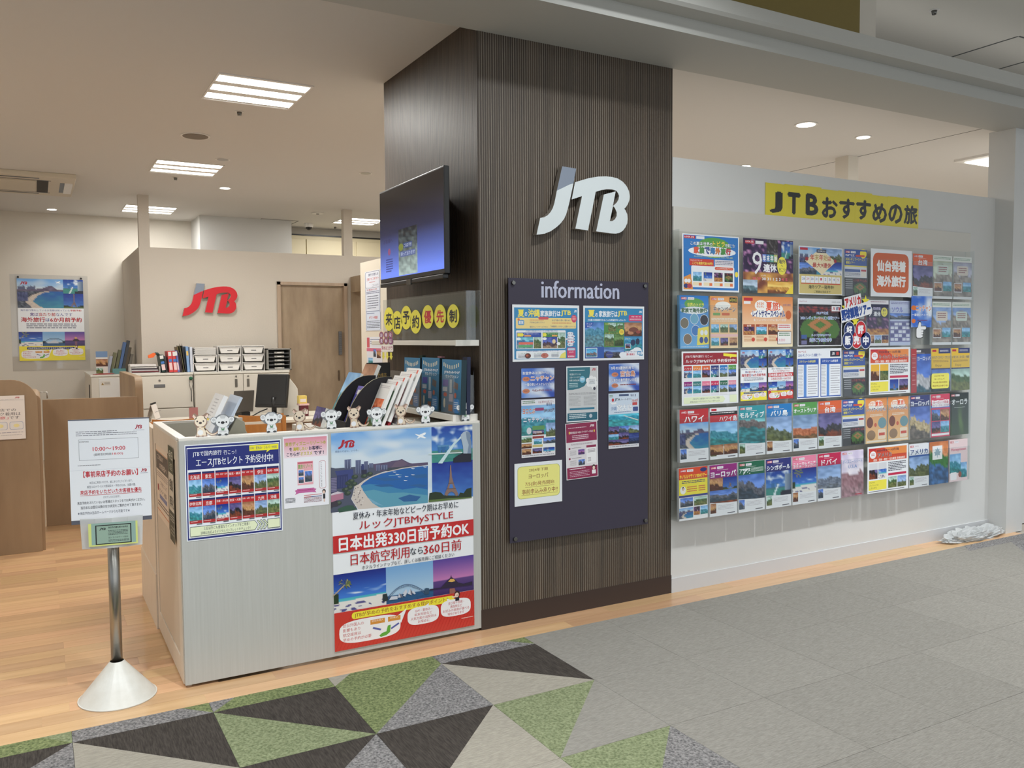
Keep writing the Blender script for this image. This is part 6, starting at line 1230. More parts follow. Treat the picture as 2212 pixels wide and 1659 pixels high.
s = L3(.405, .30, (230, 232, 238)); s.rect(1.5, 12, 98.5, 98, (26, 24, 28)); s.pic(P_stad, 2, 13, 98, 97, 46, 34); s.text('MLB™公式', 42, 27, 68, 33, (90, 130, 200), .02, (236, 240, 246), .04); s.text('2024 レギュラーシーズン観戦ツアー', 6, 37, 94, 44, (90, 130, 200), .02, (236, 240, 246), .04); s.text('ルックJTBMySTYLE', 30, 74, 74, 80, (90, 120, 190), .02, (236, 240, 246), .04); s.text('好評ご予約受付中', 26, 83, 76, 91, (90, 120, 190), .03, (236, 240, 246), .04); s.rect(76, 15, 96, 26, (236, 236, 240)); s.jtb(78, 17, 84, 24, (190, 30, 50)); s.rect(87, 17, 95, 24, (30, 60, 120)); s.rect(92, 17, 95, 24, (190, 30, 50)); s.poly([(90, 18), (91.4, 18), (92, 24), (89.6, 24)], (240, 240, 244)); s.rect(8, 76, 20, 84, (60, 90, 150)); s.rect(8, 88, 20, 96, (110, 110, 150)); s.text('MySTYLE', 4, 5, 20, 8, (180, 100, 120)); s.text('2024年3月〜9月出発', 76, 5, 96, 8, (110, 110, 120)); placard(1, 4, s, 'baseball stadium placard with blue lettering in the second row')
s = L3(.436, .31); s.rect(2.5, 3, 97.5, 25, (150, 32, 46)); s.text('JTBで海外旅行', 6, 7, 38, 12.5, (240, 240, 244), .01); s.text('行こっ!', 40, 7.6, 53, 12, (240, 240, 244)); s.text('ルックJTBMySTYLE 予約受付中!', 7, 15, 95, 22.5, (240, 240, 244), .02); s.poly([(73, 4.5), (97, 7), (97, 12), (88, 11.6), (85, 14), (85, 11), (73, 9.5)], (240, 226, 60))
cl_ = [((186, 42, 50), 'ハワイ'), ((226, 130, 50), 'グアム'), ((216, 96, 50), '台湾'), ((44, 60, 120), 'シンガポール'), ((26, 120, 190), 'バリ島'), ((84, 152, 76), 'オースト'), ((140, 40, 120), 'ヨーロッパ'), ((46, 120, 120), 'モルディブ'), ((226, 120, 150), 'ニューカレ'), ((200, 44, 90), 'ドバイ'), ((30, 100, 74), 'アジア'), ((222, 150, 170), 'リゾート')]
for k, (c, t) in enumerate(cl_): u = 3.5+(k % 6)*15.7; v = 27+(k//6)*29; s.rect(u, v, u+14, v+8.5, c); n = len(t); s.text(t, u+7-min(6, 2*n), v+3.4, u+7+min(6, 2*n), v+7, (244, 240, 240), .01); s.pic([P_beach, P_sea, P_dusk, P_singapore, P_mount, P_city][k % 6], u, v+8.5, u+14, v+22, 9, 8, k); s.rect(u, v+22, u+14, v+27, (226, 226, 232))
s.poly([(3, 85), (72, 85), (76, 91), (72, 97), (3, 97)], (226, 236, 200)); s.text('上記以外にも豊富なラインナップをご用意!', 18, 86.6, 66, 90, (60, 70, 90)); s.text('詳細は右記よりデジタルパンフレットをチェック!', 14, 92, 66, 95.4, (60, 70, 90)); s.rect(84, 84, 97, 98, (226, 236, 200)); placard(2, 0, s, 'white placard with red heading and twelve small covers, middle row')
for k, (kd, lb) in enumerate((('yellow', 'small bay photo poster with yellow foot, middle rack row'), ('red', 'small bay photo poster with red foot, middle rack row'))):
    s = big_poster(kd, .216, .305, .3, False); o = s.make('poster', None, (RX0+RP*(2.5+k), -.0905, ZB[2]-.004), 0, R(.8)); tag(o, lb, 'poster')
s = L3(.41, .315, (232, 236, 242)); s.text('MLB™公式', 3, 4, 20, 8, (180, 40, 50), .01); s.text('2024レギュラーシーズン観戦ツアー', 3, 10, 54, 16, (50, 80, 160), .02); s.rect(74, 5, 97, 17, (24, 28, 50)); s.jtb(78, 7.5, 84, 14, (240, 240, 244)); s.rect(88, 7.5, 94, 14, (200, 60, 60))
for u in (1, 52): s.rect(u, 20, u+47, 98, (40, 84, 170)); s.rect(u+1.4, 32, u+45.6, 96, (232, 236, 242)); s.text('スケジュール&料金表', u+4, 23, u+40, 28, (236, 226, 90) if u == 1 else (236, 240, 246), .02); s.rect(u+14, 32, u+20, 96, (90, 140, 210)); s.dashes(u+2, 34, u+12, 94, 20, (170, 170, 180), .4); s.dashes(u+23, 36, u+44, 94, 12, (170, 170, 180), .35)
placard(2, 4, s, 'white and blue timetable placard in the middle row')
def tour(t1, t2, pics, yel):
    s = L3(.425, .315); s.rect(3, 4, 96, 33, (206, 66, 44), (210, 80, 50)); s.poly([(40, 4), (96, 4), (96, 20), (60, 20)], (230, 140, 70)); s.ell(13, 18, 7.5, 8, (240, 240, 244)); s.dashes(9, 15, 17, 21, 2, (200, 90, 80)); s.rect(4, 4.5, 20, 8.5, (190, 30, 50)); s.text('2024年4〜10月発', 22, 7, 76, 12.5, (60, 40, 60), .02); s.text(t1, 24, 15.5, 94 if len(t1) > 8 else 58, 24, (50, 30, 50), .03, (244, 236, 230), .02); s.text('成田・羽田・関空・名古屋発 添乗員同行', 14, 27, 92, 32, (244, 238, 232), .02)
    for k in range(2): s.pic(pics[k], 4+k*22, 36, 24+k*22, 70, 10, 12, k+2); s.rect(4+k*22, 36, 24+k*22, 50, yel)
    s.rect(3, 73, 46, 94, (238, 226, 80)); s.text('デジタル', 5, 75, 18, 79, (60, 50, 40)); s.text('パンフレットは', 5, 81, 26, 85, (60, 50, 40)); s.text('こちらから', 5, 87, 22, 91, (60, 50, 40))
    s.dashes(50, 37, 94, 58, 6, (60, 60, 80), .5, 3); s.rect(50, 61, 95, 66, (196, 40, 80)); s.pic(pics[2], 50, 69, 71, 93, 10, 8, 5); s.pic(pics[3], 73, 69, 95, 93, 10, 8, 6); s.rect(3, 96, 90, 97.4, (110, 110, 120)); return s
placard(2, 7, tour('ヨーロッパ・トルコ・エジプト', '', (P_food, P_green, P_eiffel, P_dusk), (232, 180, 50)), 'orange-headed tour placard with yellow box, middle rack row')
placard(4, 7, tour('アメリカ', '', (P_dusk, P_palm, P_green, P_mount), (214, 216, 222)), 'orange-headed tour placard with yellow box, bottom rack row')
# cut-outs in the second row
def cut(label, name, cat, px_, py_, draw, W_=.12, H_=.10, y=-.0925, roll=0):
    p = onY(px_, py_, y); s = Sheet(W_, H_, .001); s.v, s.f, s.c = [], [], []; draw(s); o = s.make(name, None, (p.x, y, p.z-H_/2), 0, 0, roll); return tag(o, label, cat)
Z7 = lambda x, y: (1800+x/5.924, 510+y/5.924)
def star(s): 
    s.poly([(50+50*(1 if i % 2 == 0 else .42)*math.sin(i*math.pi/5), 50-50*(1 if i % 2 == 0 else .42)*math.cos(i*math.pi/5)) for i in range(10)], (240, 230, 60))
for (zx, zy, lb) in ((412, 830, 'upper right yellow star cut-out on the rack'), (155, 915, 'upper left yellow star cut-out on the rack'), (280, 1090, 'large yellow star cut-out above the lettered discs')): cut(lb, 'star_cutout', 'cutout', *Z7(zx, zy), star, .078, .078, -.093)
def dsc(t, c):
    def f_(s): s.ell(50, 50, 50, 50, (220, 224, 230), 28); s.ell(50, 50, 46, 46, c, 28); s.text(t, 26, 26, 74, 74, (242, 242, 246), .05)
    return f_
for k, (zx, zy, t, c) in enumerate(((205, 1205, '好', (30, 50, 110)), (350, 1195, '評', (200, 40, 50)), (185, 1335, '販', (30, 50, 110)), (298, 1330, '売', (200, 40, 50)), (415, 1335, '中', (30, 50, 110)))):
    cut(['upper left navy lettered disc on the rack', 'upper right red lettered disc on the rack', 'lower left navy lettered disc, cut by the placard edge', 'lower middle red lettered disc on the rack', 'lower right navy lettered disc on the rack'][k], 'lettered_disc', 'cutout', *Z7(zx, zy), dsc(t, c), .108, .115, -.094-.001*(k % 3))
cut('red lettered strip tilted above the navy one on the rack', 'lettered_strip', 'cutout', *Z7(258, 836), lambda s: (s.poly([(0, 8), (100, 0), (100, 92), (0, 100)], (240, 240, 244)), s.text('アメリカ', 5, 18, 95, 84, (200, 46, 50), .06)), .165, .085, -.095, R(-9))
cut('navy lettered strip tilted across the rack brochures', 'lettered_strip', 'cutout', *Z7(305, 965), lambda s: (s.poly([(0, 8), (100, 0), (100, 92), (0, 100)], (240, 240, 244)), s.text('野球観戦ツアー', 3, 16, 97, 86, (26, 70, 150), .06)), .30, .095, -.0965, R(-11))
def card9(s): s.rect(0, 0, 100, 100, (60, 110, 200)); s.pic(lambda u, v, d: mixc((60, 110, 206), (226, 232, 240), .4+nz(u*3, v*3, 2)*1.5), 0, 0, 100, 100, 10, 10); s.text('ニャチャン', 22, 30, 98, 48, (214, 130, 90), .03, (240, 240, 244), .05); s.ell(12, 38, 12, 8, (226, 120, 50)); s.ell(12, 80, 10, 7, (226, 120, 50)); s.text('一番安いベトナム', 4, 56, 94, 64, (240, 240, 244), .02); s.dashes(30, 76, 80, 82, 1, (120, 60, 90))
cut('blue sky card with orange lettering above the pointing hand', 'card', 'card', *Z7(1128, 968), card9, .225, .215, -.0925)
def hand(s):
    def sh(g, c):
        s.rrect(8-g, 34-g, 62+g, 92+g, 14, c); s.poly([(14-g, 52), (30-g, 6-g), (42+g, 4-g), (50+g, 14), (44+g, 44)], c)
        s.rrect(40-g, 28-g, 98+g, 46+g, 8, c)
        for k in range(3): s.rrect(44-g, 48+k*14-g, 74-k*3+g, 60+k*14+g, 6, c)
    sh(3.5, (34, 36, 40)); sh(0, (240, 242, 244))
    for k in range(3): s.rect(50, 46.6+k*14, 72, 48.4+k*14, (34, 36, 40))
cut('white pointing hand cut-out on the rack', 'hand_cutout', 'cutout', *Z7(1120, 1205), hand, .115, .125, -.0925)
cut('small yellow note stuck on the lower brochures at the rack right', 'sticky_note', 'note', 1800+833/3.607, 740+298/3.607, lambda s: (s.rrect(0, 0, 100, 100, 8, (238, 232, 110)), s.text('2024年下期', 16, 12, 70, 22, (130, 70, 40)), s.text('ヨーロッパ', 16, 32, 74, 44, (130, 70, 40), .01), s.text('7/5(金)発売開始', 8, 54, 90, 66, (130, 70, 40), .01), s.text('事前申込み承り中!!', 6, 76, 96, 88, (130, 70, 40), .01)), .20, .108, -.0925)
# yellow heading banner above the rack
a, b, c = onY(1654, 394, -.003), onY(1984, 434, -.003), onY(1654, 472, -.003)
bn = thing('heading_banner', 'long yellow banner with black lettering above the brochure rack', 'banner', (a.x, -.003, c.z)); L_ = b.x-a.x; Hh = a.z-c.z
txt = 'ＪＴＢおすすめの旅'
for k in range(9):
    s = Sheet(L_/9+.004, Hh, .0006+.0003*(k % 2), (224, 206, 54), GLOSSY); s.rect(0, 0, 100, 100, (222, 206, 56)); s.text({'Ｊ': 'J', 'Ｔ': 'T', 'Ｂ': 'B'}.get(txt[k], txt[k]), (30 if k == 0 else 20) if k < 3 else 9, 24, 80 if k < 3 else 91, 80, (38, 38, 36), .04)
    s.make('banner_sheet', bn, (L_/9*(k+.5), 0, .004*(k % 3)))

# crumpled plastic bag at the foot of the wall
bm = bmesh.new(); bmesh.ops.create_icosphere(bm, subdivisions=5, radius=1)
for v in bm.verts:
    p = v.co.copy(); n = noise.noise(p*2.3)*.35 + abs(noise.noise(p*5+Vector((3, 1, 2))))*.4 - .1 + noise.noise(p*11)*.08
    v.co = Vector((p.x*.36*(1+n*.5), p.y*.075*(1+n), max(0, (p.z+.5)*.047*(1+n*1.6))))
bag = obj('plastic_bag', bm, FROST, None, (4.06, -.10, 0.0)); tag(bag, 'crumpled translucent plastic bag on the floor below the rack', 'plastic bag')

# ================================================================== SIGN STAND in front of the counter
SX, SY = -1.70, .06
sd_ = thing('sign_stand', 'steel pole sign stand with white cone foot in front of the counter', 'sign stand', (SX, SY, 0), R(-9))
CONE = mat('scuffed_white_cone', (222, 222, 216), .35, var=((9, 9, 14), .6, (196, 192, 180)))
bm = bmesh.new(); cyl(bm, 0, 0, .006, .155, .150, .027, n=40, caps=False); cyl(bm, 0, 0, 0, .006, .153, .153, n=40); obj('cone_foot', bm, CONE, sd_)
bm = bmesh.new(); cyl(bm, 0, 0, .14, .76, .0225, n=24); obj('pole', bm, STEEL, sd_)
boxo('backing_board', -.152, .152, -.006, .004, .745, 1.178, mat('grey_board', (92, 94, 106), .6), sd_)
s = Sheet(.304, .412, .0008, (236, 239, 244), GLOSSY)
s.jtb(82, 6, 91, 10.5, (170, 30, 55)); s.dashes(80, 11.3, 94, 12.1, 1, (120, 120, 150)); s.dashes(9, 11, 60, 16.5, 3, (110, 112, 122), .35); s.dashes(60, 13, 84, 16.5, 2, (110, 112, 122), .35, 4)
s.rect(12, 19, 85.6, 40, (120, 124, 132)); s.rect(12.4, 19.3, 85.2, 39.7, (234, 238, 244)); s.text('【営業時間】', 13, 20.6, 24, 22, (60, 60, 66), .01)
s.text('10:00〜19:00', 29, 27, 69, 31, (198, 66, 78), .02); s.text('(最終受付時間', 30, 33.4, 51.5, 36.2, (60, 62, 70), .015); s.text('18:00)', 53, 33.4, 66, 36.2, (198, 66, 78), .015)
s.dashes(10, 44.8, 38, 46, 1, (90, 90, 96)); s.rect(0, 49.6, 100, 49.9, (214, 220, 228))
s.text('【事前来店予約のお願い】', 16.5, 51, 84, 57.2, (194, 44, 58), .025); s.jtb(88, 51, 95.5, 54.6, (170, 30, 55)); s.dashes(87, 55.4, 97, 56.2, 1, (120, 120, 150))
s.text('本日はご来店いただき、誠にありがとうございます。', 23.5, 61.5, 77, 64, (90, 94, 108)); s.text('新型コロナウイルス感染拡大・予防のため、当面の間、', 20.5, 65.6, 81, 68.2, (90, 94, 108))
s.text('来店予約をいただいたお客様を優先', 12, 70, 88, 74.6, (194, 40, 54), .02); s.rect(12, 75.2, 88, 75.6, (194, 40, 54)); s.text('させていただきます。', 40, 77, 61, 79.2, (90, 94, 108))
s.text('来店予約をされていないお客様はスタッフまでお声がけください。', 8, 81.3, 92, 84.2, (52, 56, 70), .01); s.text('当日または翌日以降の空き状況をご案内させて頂きます。', 12, 86, 88, 89.0, (52, 56, 70), .01); s.text('★来店予約は当店ホームページからも可能です★', 8, 91.6, 72.5, 94.6, (70, 76, 96))
s.make('notice_sheet', sd_, (0, -.0065, .762))
tr_ = [(-.118, -.022), (-.06, -.036), (0, -.042), (.06, -.036), (.118, -.022)]
ct2 = thing('card_holder', 'clear curved card holder with green card on the sign stand pole', 'card holder', (SX, SY, .645), R(-9))
bm = bmesh.new()
for (a, b), (c, d) in zip(tr_, tr_[1:]): bm.faces.new([bm.verts.new(q) for q in ((a*.96, b, 0), (c*.96, d, 0), (c, d, .125), (a, b, .125))])
o = obj('sleeve', bm, FROST, ct2); so = o.modifiers.new('thickness', 'SOLIDIFY'); so.thickness = .002
s = Sheet(.185, .095, .001, (150, 178, 160)); s.rect(0, 0, 100, 100, (214, 222, 130)); s.rect(6, 0, 96, 94, (146, 176, 166)); s.rect(14, 9, 87, 94, (32, 38, 36)); s.rect(16.4, 13, 84.6, 90, (150, 176, 160)); s.jtb(22, 20, 35, 32, (36, 40, 44)); s.text('来店予約優先制WEB来店', 40, 18, 80, 26, (44, 52, 52), .02); s.dashes(40, 34, 80, 58, 4, (60, 72, 72), .4); s.text('当トラベルゲート仙台', 40, 62, 80, 70, (44, 52, 52), .01); s.dashes(40, 76, 82, 86, 2, (60, 72, 72))
o = s.make('printed_card', ct2, (.006, -.0445, .012))

# ================================================================== PARTITIONS on the left
PW_ = mat('walnut_laminate', (164, 138, 108), .5, var=((3.5, 3.5, .7), 1.0, (138, 113, 86)), bump=((40, 40, 2), .05, .001))
PW2 = mat('walnut_laminate_edge', (176, 148, 116), .5, var=((3, 3, .7), .8, (150, 122, 94)))
def round_panel(x0, x1, y0, y1, z0, z1, r, right=True):
    pts = [(x0, z0), (x1, z0)] + [(x1-r+r*math.cos(R(a)), z1-r+r*math.sin(R(a))) for a in range(0, 91, 10)] + [(x0, z1)]
    bm = bmesh.new(); prism(bm, pts, y0, y1, 'xz'); return bm
pt = thing('partition', 'brown rounded partition panel at the left edge carrying the mask notice', 'partition', (-2.7, 3.05, 0))
obj('panel', round_panel(-.9, .745, 0, .03, 0, 1.232, .16), PW_, pt, bevel=.002); obj('return_panel', round_panel(.68, .765, .03, .9, .0, 1.12, .04), PW2, pt)
pt = thing('partition', 'lower brown partition panel behind the sign stand', 'partition', (-1.92, 3.95, 0))
boxo('panel', .0, .70, 0, .03, 0, 1.03, PW_, pt, .002); boxo('post', -.028, -.008, -.01, .02, 0, 1.03, mat('ivory_post', (226, 216, 196), .5), pt)
bm = bmesh.new(); tube(bm, [(-.02, 0, 1.03), (-.02, 0, 1.09), (.035, 0, 1.09), (.035, 0, 1.04)], .005); obj('hook', bm, STEEL, pt)
pt = thing('partition', 'brown side partition with rounded front edge beside the white cabinets', 'partition', (-1.2, 3.98, 0))
pts = [(0, 0)] + [(.10-.10*math.cos(R(a)), 1.195-.10+.10*math.sin(R(a))) for a in range(0, 91, 10)] + [(1.5, 1.195), (1.5, 0)]
bm = bmesh.new(); prism(bm, pts, -.03, .03, 'yz'); obj('panel', bm, PW_, pt, bevel=.004)
a, b = onY(-20, 856, 3.045), onY(56, 947, 3.045)
s = Sheet(.30, a.z-b.z, .0008, (226, 216, 208)); s.rect(2, 10, 98, 11, (190, 180, 176)); s.jtb(80, 3, 90, 6.5, (180, 60, 70)); s.dashes(10, 8, 90, 9, 1, (160, 150, 150)); s.text('3月13日から', 10, 16, 44, 20, (90, 84, 84), .01); s.text('当店での', 38, 29, 82, 36, (90, 84, 84), .005); s.text('マスク着用は', 28, 38, 91, 45.5, (90, 84, 84), .005); s.text('「任意」', 30, 47, 66, 54, (200, 70, 76), .005); s.text('です', 68, 47, 88, 54, (90, 84, 84), .005)
for u in (4, 36, 68): s.rrect(u, 60, u+28, 78, 4, (160, 164, 186)); s.rrect(u+.8, 60.8, u+27.2, 77.2, 4, (222, 216, 210)); s.ell(u+14, 69, 6, 4, (230, 214, 150))
s.dashes(4, 84, 96, 86, 1, (110, 100, 130)); s.dashes(50, 90, 92, 91.5, 1, (150, 140, 140))
tag(s.make('notice_sheet', None, (b.x-.15, 3.045, b.z)), 'white mask notice stuck on the left brown partition', 'notice')

# ================================================================== POSTER on the back wall
bp2 = big_poster('yellow', .73, 1.02, .45, False).make('poster', None, (-1.763, 8.322, 1.258)); tag(bp2, 'white and yellow travel poster with bay photo pinned on the back wall', 'poster')
hl = thing('poster_sleeve', 'clear plastic sleeve around the back wall poster', 'poster sleeve', (-1.763, 8.326, 1.13)); boxo('sheet', -.44, .42, 0, .002, 0, 1.2, clear_mat('thin_sleeve', (250, 250, 250), .06), hl)
for x in (-.35, .345): bm = bmesh.new(); cyl(bm, x, 1.165, -.012, .0, .012, axis='y', n=12); obj('pin', bm, BLACK, hl)

# ================================================================== CABINETS and things on them
CAB = mat('cabinet_ivory', (216, 210, 198), .45); CABD = mat('cabinet_gap', (120, 112, 100), .7)
cb = thing('cabinet', 'wide ivory lateral file cabinet in front of the booth wall', 'cabinet', (-1.13, 5.85, 0))
boxo('body', 0, .655, .02, .46, 0, 1.13, CAB, cb); boxo('top', -.005, .66, .0, .46, 1.13, 1.152, CREAM, cb, .002)
for z0, z1 in ((.78, 1.12), (.42, .77), (.05, .41)):
    d = boxo('drawer', .008, .647, -.0, .02, z0, z1, CAB, cb, .003)
    if z1 > 1: boxo('handle', .26, .37, -.004, .001, 1.0, 1.035, GREYP, d, .002); bm = bmesh.new(); cyl(bm, .315, 1.075, -.006, 0, .011, axis='y', n=14); obj('lock', bm, STEEL, d)
cb2 = thing('cabinet', 'ivory double-door cabinet under the white drawer towers', 'cabinet', (-.465, 5.85, 0))
boxo('body', 0, 1.03, .02, .46, 0, 1.13, CAB, cb2); boxo('top', -.0, 1.035, .0, .46, 1.13, 1.152, CREAM, cb2, .002)
for x0, x1, hx in ((.006, .515, .44), (.52, 1.026, .57)):
    d = boxo('door', x0, x1, .0, .02, .05, 1.12, CAB, cb2, .003); boxo('handle', hx-.014, hx+.014, -.005, .001, .98, 1.07, STEEL, d, .002); bm = bmesh.new(); cyl(bm, hx, 1.098, -.006, 0, .010, axis='y', n=14); obj('lock', bm, STEEL, d)
kb = thing('key_strap', 'green key strap with black tip hanging on the ivory file cabinet', 'key strap', (-.50, 5.842, 1.09))
bm = bmesh.new(); bmesh.ops.create_uvsphere(bm, u_segments=14, v_segments=8, radius=.02); obj('clip', bm, mat('green_clip', (30, 96, 66), .5), kb)
for q in (-1, 1): bm = bmesh.new(); tube(bm, [(q*.012, 0, -.01), (q*.018, 0, -.06), (q*.004, 0, -.13)], .0022, 6); obj('loop', bm, BLACK, kb)
bm = bmesh.new(); tube(bm, [(0, 0, -.13), (0, 0, -.25)], .004, 6); obj('tip', bm, BLACK, kb)
cb3 = thing('cabinet', 'narrow white locker at the left behind the partitions', 'cabinet', (-1.42, 6.7, 0))
boxo('body', 0, .30, 0, 1.4, 0, 1.10, CAB, cb3); boxo('top', -.01, .31, -.01, 1.4, 1.10, 1.12, CREAM, cb3, .002); boxo('door', .075, .295, -.015, 0, .05, 1.08, WHITEP, cb3, .002); boxo('latch_rod', -.012, -.004, .3, .32, .5, 1.0, BLACK, cb3)
s = Sheet(.10, .045, .0008, (216, 210, 200)); s.poly([(6, 86), (20, 30), (34, 86)], (150, 120, 60)); s.dashes(38, 20, 92, 80, 4, (120, 110, 100)); s.make('warning_label', cb3, (.14, -.016, 1.0))
TZ = 1.153
DRW = mat('drawer_white', (228, 226, 222), .4)
def tower(rows, label, x):
    dt = thing('drawer_tower', label, 'drawer tower', (x, 5.95, TZ), group='white drawer towers on the cabinet')
    bm = bmesh.new(); H_ = .093*rows
    for k in range(rows+1): box(bm, 0, .25, 0, .28, k*.093-(.004 if k else 0), k*.093+.004)
    for x_ in (0, .244): box(bm, x_, x_+.006, 0, .28, 0, H_)
    box(bm, 0, .25, .275, .28, 0, H_); obj('frame', bm, WHITEP, dt)
    dr0 = None
    for k in range(rows):
        if dr0 is None:
            bm = bmesh.new(); prism(bm, [(.014, .075), (.034, .008), (.216, .008), (.236, .075)], -.012, .26, 'xz'); dr0 = obj('drawer', bm, DRW, dt, (0, 0, .006), bevel=.004)
            boxo('drawer_lip', .012, .238, -.018, -.006, .070, .078, WHITEP, dr0, .002); boxo('drawer_label', .10, .155, -.0135, -.012, .036, .044, GREYP, dr0)
        else:
            d = part(dr0, dt, loc=(0, 0, .006+.093*k)); [part(q, d) for q in dr0.children]
    return dt
t1 = tower(2, 'lower white drawer tower topped with loose papers', -.455)
t2 = tower(3, 'middle white drawer tower on the ivory cabinet', -.195)
t3 = t2.copy(); COL.objects.link(t3); t3.location = (.065, 5.95, TZ); t3['label'] = 'right white drawer tower beside the grey tray cabinet'
for ch in t2.children:
    d = part(ch, t3); [part(q, d) for q in ch.children]
bm = bmesh.new()
for k in range(11): box(bm, -.445+.006*(k % 3), -.22+.006*(k % 2), 5.94, 6.2, TZ+.191+k*.007, TZ+.196+k*.007)
tag(obj('paper_stack', bm, mat('paper_white', (228, 226, 222), .8)), 'loose paper stack on top of the lower drawer tower', 'papers')
gt = thing('tray_cabinet', 'grey five-tray letter cabinet at the right end of the cabinet top', 'letter trays', (.335, 5.90, TZ))
GT = mat('tray_cabinet_grey', (150, 148, 142), .5)
bm = bmesh.new(); box(bm, 0, .27, 0, .3, 0, .012); box(bm, 0, .27, 0, .3, .235, .247); box(bm, 0, .012, 0, .3, 0, .247); box(bm, .258, .27, 0, .3, 0, .247); box(bm, 0, .27, .29, .3, 0, .247); obj('case', bm, GT, gt)
for k in range(5): d = boxo('tray', .014, .256, .012, .28, .014+k*.044, .022+k*.044, GREYP, gt); boxo('tray_front', .08, .19, .004, .012, .014+k*.044, .034+k*.044, GT, d); boxo('tray_label', .11, .16, .002, .004, .022+k*.044, .030+k*.044, WHITEP, d)
# file sorter and folders between the letter tray and the towers
FOLD = [(-.775, .05, .20, (34, 60, 56), 8, 'dark green binder with orange clip left of the magazines'), (-.745, .03, .19, (60, 60, 62), 5, 'grey and white file beside the dark green binder'), (-.70, .045, .245, (206, 70, 70), 4, 'left red white and blue magazine spine on the cabinet'), (-.655, .045, .245, (206, 72, 70), 4, 'right red white and blue magazine spine on the cabinet'),
        (-.618, .03, .25, (110, 104, 170), 6, 'purple booklet right of the magazines'), (-.59, .03, .23, (60, 48, 56), 6, 'dark booklet right of the purple one'), (-.57, .012, .30, (120, 112, 74), 10, 'olive hanging file leaning left'), (-.552, .012, .31, (90, 86, 60), 8, 'dark olive hanging file leaning left'), (-.535, .014, .31, (44, 46, 50), 7, 'black hanging file beside the olive ones'),
        (-.515, .03, .30, (130, 164, 206), 3, 'light blue binder with yellow label'), (-.483, .03, .295, (206, 212, 224), 1, 'pale grey-blue binder next to the drawer towers')]
for x, wd, h, c, lean, lb in FOLD:
    m = mat('folder_colour', c, .5); t = thing('file_folder', lb, 'file', (x, 5.96, TZ)); t.rotation_euler = (0, R(-lean), 0); t.location.z += .5*wd*math.sin(R(lean))+.001
    boxo('cover', 0, wd-.003, 0, .22, 0, h*.93, m, t, .002)
    if 'magazine' in lb: boxo('spine_title', .006, wd-.009, -.002, 0, h*.72, h*.9, WHITEP, t); boxo('spine_band', .006, wd-.009, -.002, 0, h*.46, h*.58, mat('band_blue', (70, 120, 190), .5), t); boxo('spine_text', .006, wd-.009, -.002, 0, h*.1, h*.42, mat('band_pink', (230, 200, 200), .5), t)
    if 'yellow label' in lb: boxo('label', .004, wd-.007, -.002, 0, h*.6, h*.76, mat('label_yellow', (236, 196, 100), .5), t)
    if 'orange' in lb:
        bm = bmesh.new(); prism(bm, [(-.10, h), (-.04, h+.02), (-.02, h+.005), (-.05, h-.03), (-.10, h-.03)], .05, .09, 'xz'); obj('clip', bm, mat('orange_clip', (240, 110, 50), .5), t); bm = bmesh.new(); tube(bm, [(.01, .07, h*.9), (-.005, .07, h+.005), (-.03, .07, h+.008)], .014, 8); obj('clip_arm', bm, m, t)
    if 'hanging' in lb: bm = bmesh.new(); tube(bm, [(.004, .0, h*.93), (.004, -.01, h*.97), (.004, .01, h)], .003, 6); obj('hook', bm, STEEL, t)
lt = thing('letter_tray', 'white letter tray stacked with papers on the file cabinet', 'letter tray', (-1.085, 5.93, TZ))
bm = bmesh.new(); box(bm, 0, .29, 0, .25, 0, .006); box(bm, 0, .006, 0, .25, 0, .07); box(bm, .284, .29, 0, .25, 0, .07); box(bm, 0, .29, .244, .25, 0, .07); obj('tray', bm, WHITEP, lt)
for k, (c, z) in enumerate((((120, 60, 66), .012), ((190, 186, 186), .026), ((60, 50, 60), .038), ((214, 212, 208), .054))): boxo('papers', .01, .275-.006*k, -.004, .24, z, z+.011, mat('papers_colour', c, .7), lt)
boxo('top_papers', -.005, .25, -.01, .22, .073, .095, mat('paper_top', (222, 218, 216), .7), lt)
# small brochure holder on the far left cabinet
hd = thing('brochure_holder', 'cluttered desktop brochure holder beside the booth corner', 'brochure holder', (-1.25, 6.9, 1.121))
boxo('tray', 0, .26, 0, .2, 0, .012, WHITEP, hd)
for k, (x, h, c) in enumerate(((.0, .20, (190, 196, 214)), (.035, .24, (120, 120, 90)), (.08, .27, (110, 112, 84)), (.115, .36, (90, 120, 170)), (.15, .38, (80, 84, 90)), (.18, .30, (100, 90, 76)), (.215, .22, (130, 126, 118)))):
    o = boxo('brochure', 0, .03, .02, .16, 0, h, mat('brochure_colour', c, .5), hd, loc=(x, 0, .012)); o.rotation_euler = (0, R(12), 0)
boxo('front_box', .06, .2, -.02, .02, .0, .06, mat('teal_box', (100, 150, 150), .5), hd)
s = Sheet(.12, .26, .004, (226, 222, 216)); s.rect(0, 0, 100, 26, (120, 150, 190)); s.pic(P_food, 0, 34, 100, 66, 8, 6); s.pic(P_green, 0, 72, 60, 96, 6, 5)
tag(s.make('brochure', None, (-1.30, 6.86, 1.121)), 'small white photo sheet left of the cluttered holder', 'brochure')
bm = bmesh.new()
for k in range(3): box(bm, -1.40+.03*k, -1.22+.02*k, 6.75, 6.85, 1.121+k*.004, 1.124+k*.004)
tag(obj('booklet_pile', bm, mat('booklet_mix', (170, 70, 70), .6)), 'thin red and white booklets lying on the left locker', 'booklets')

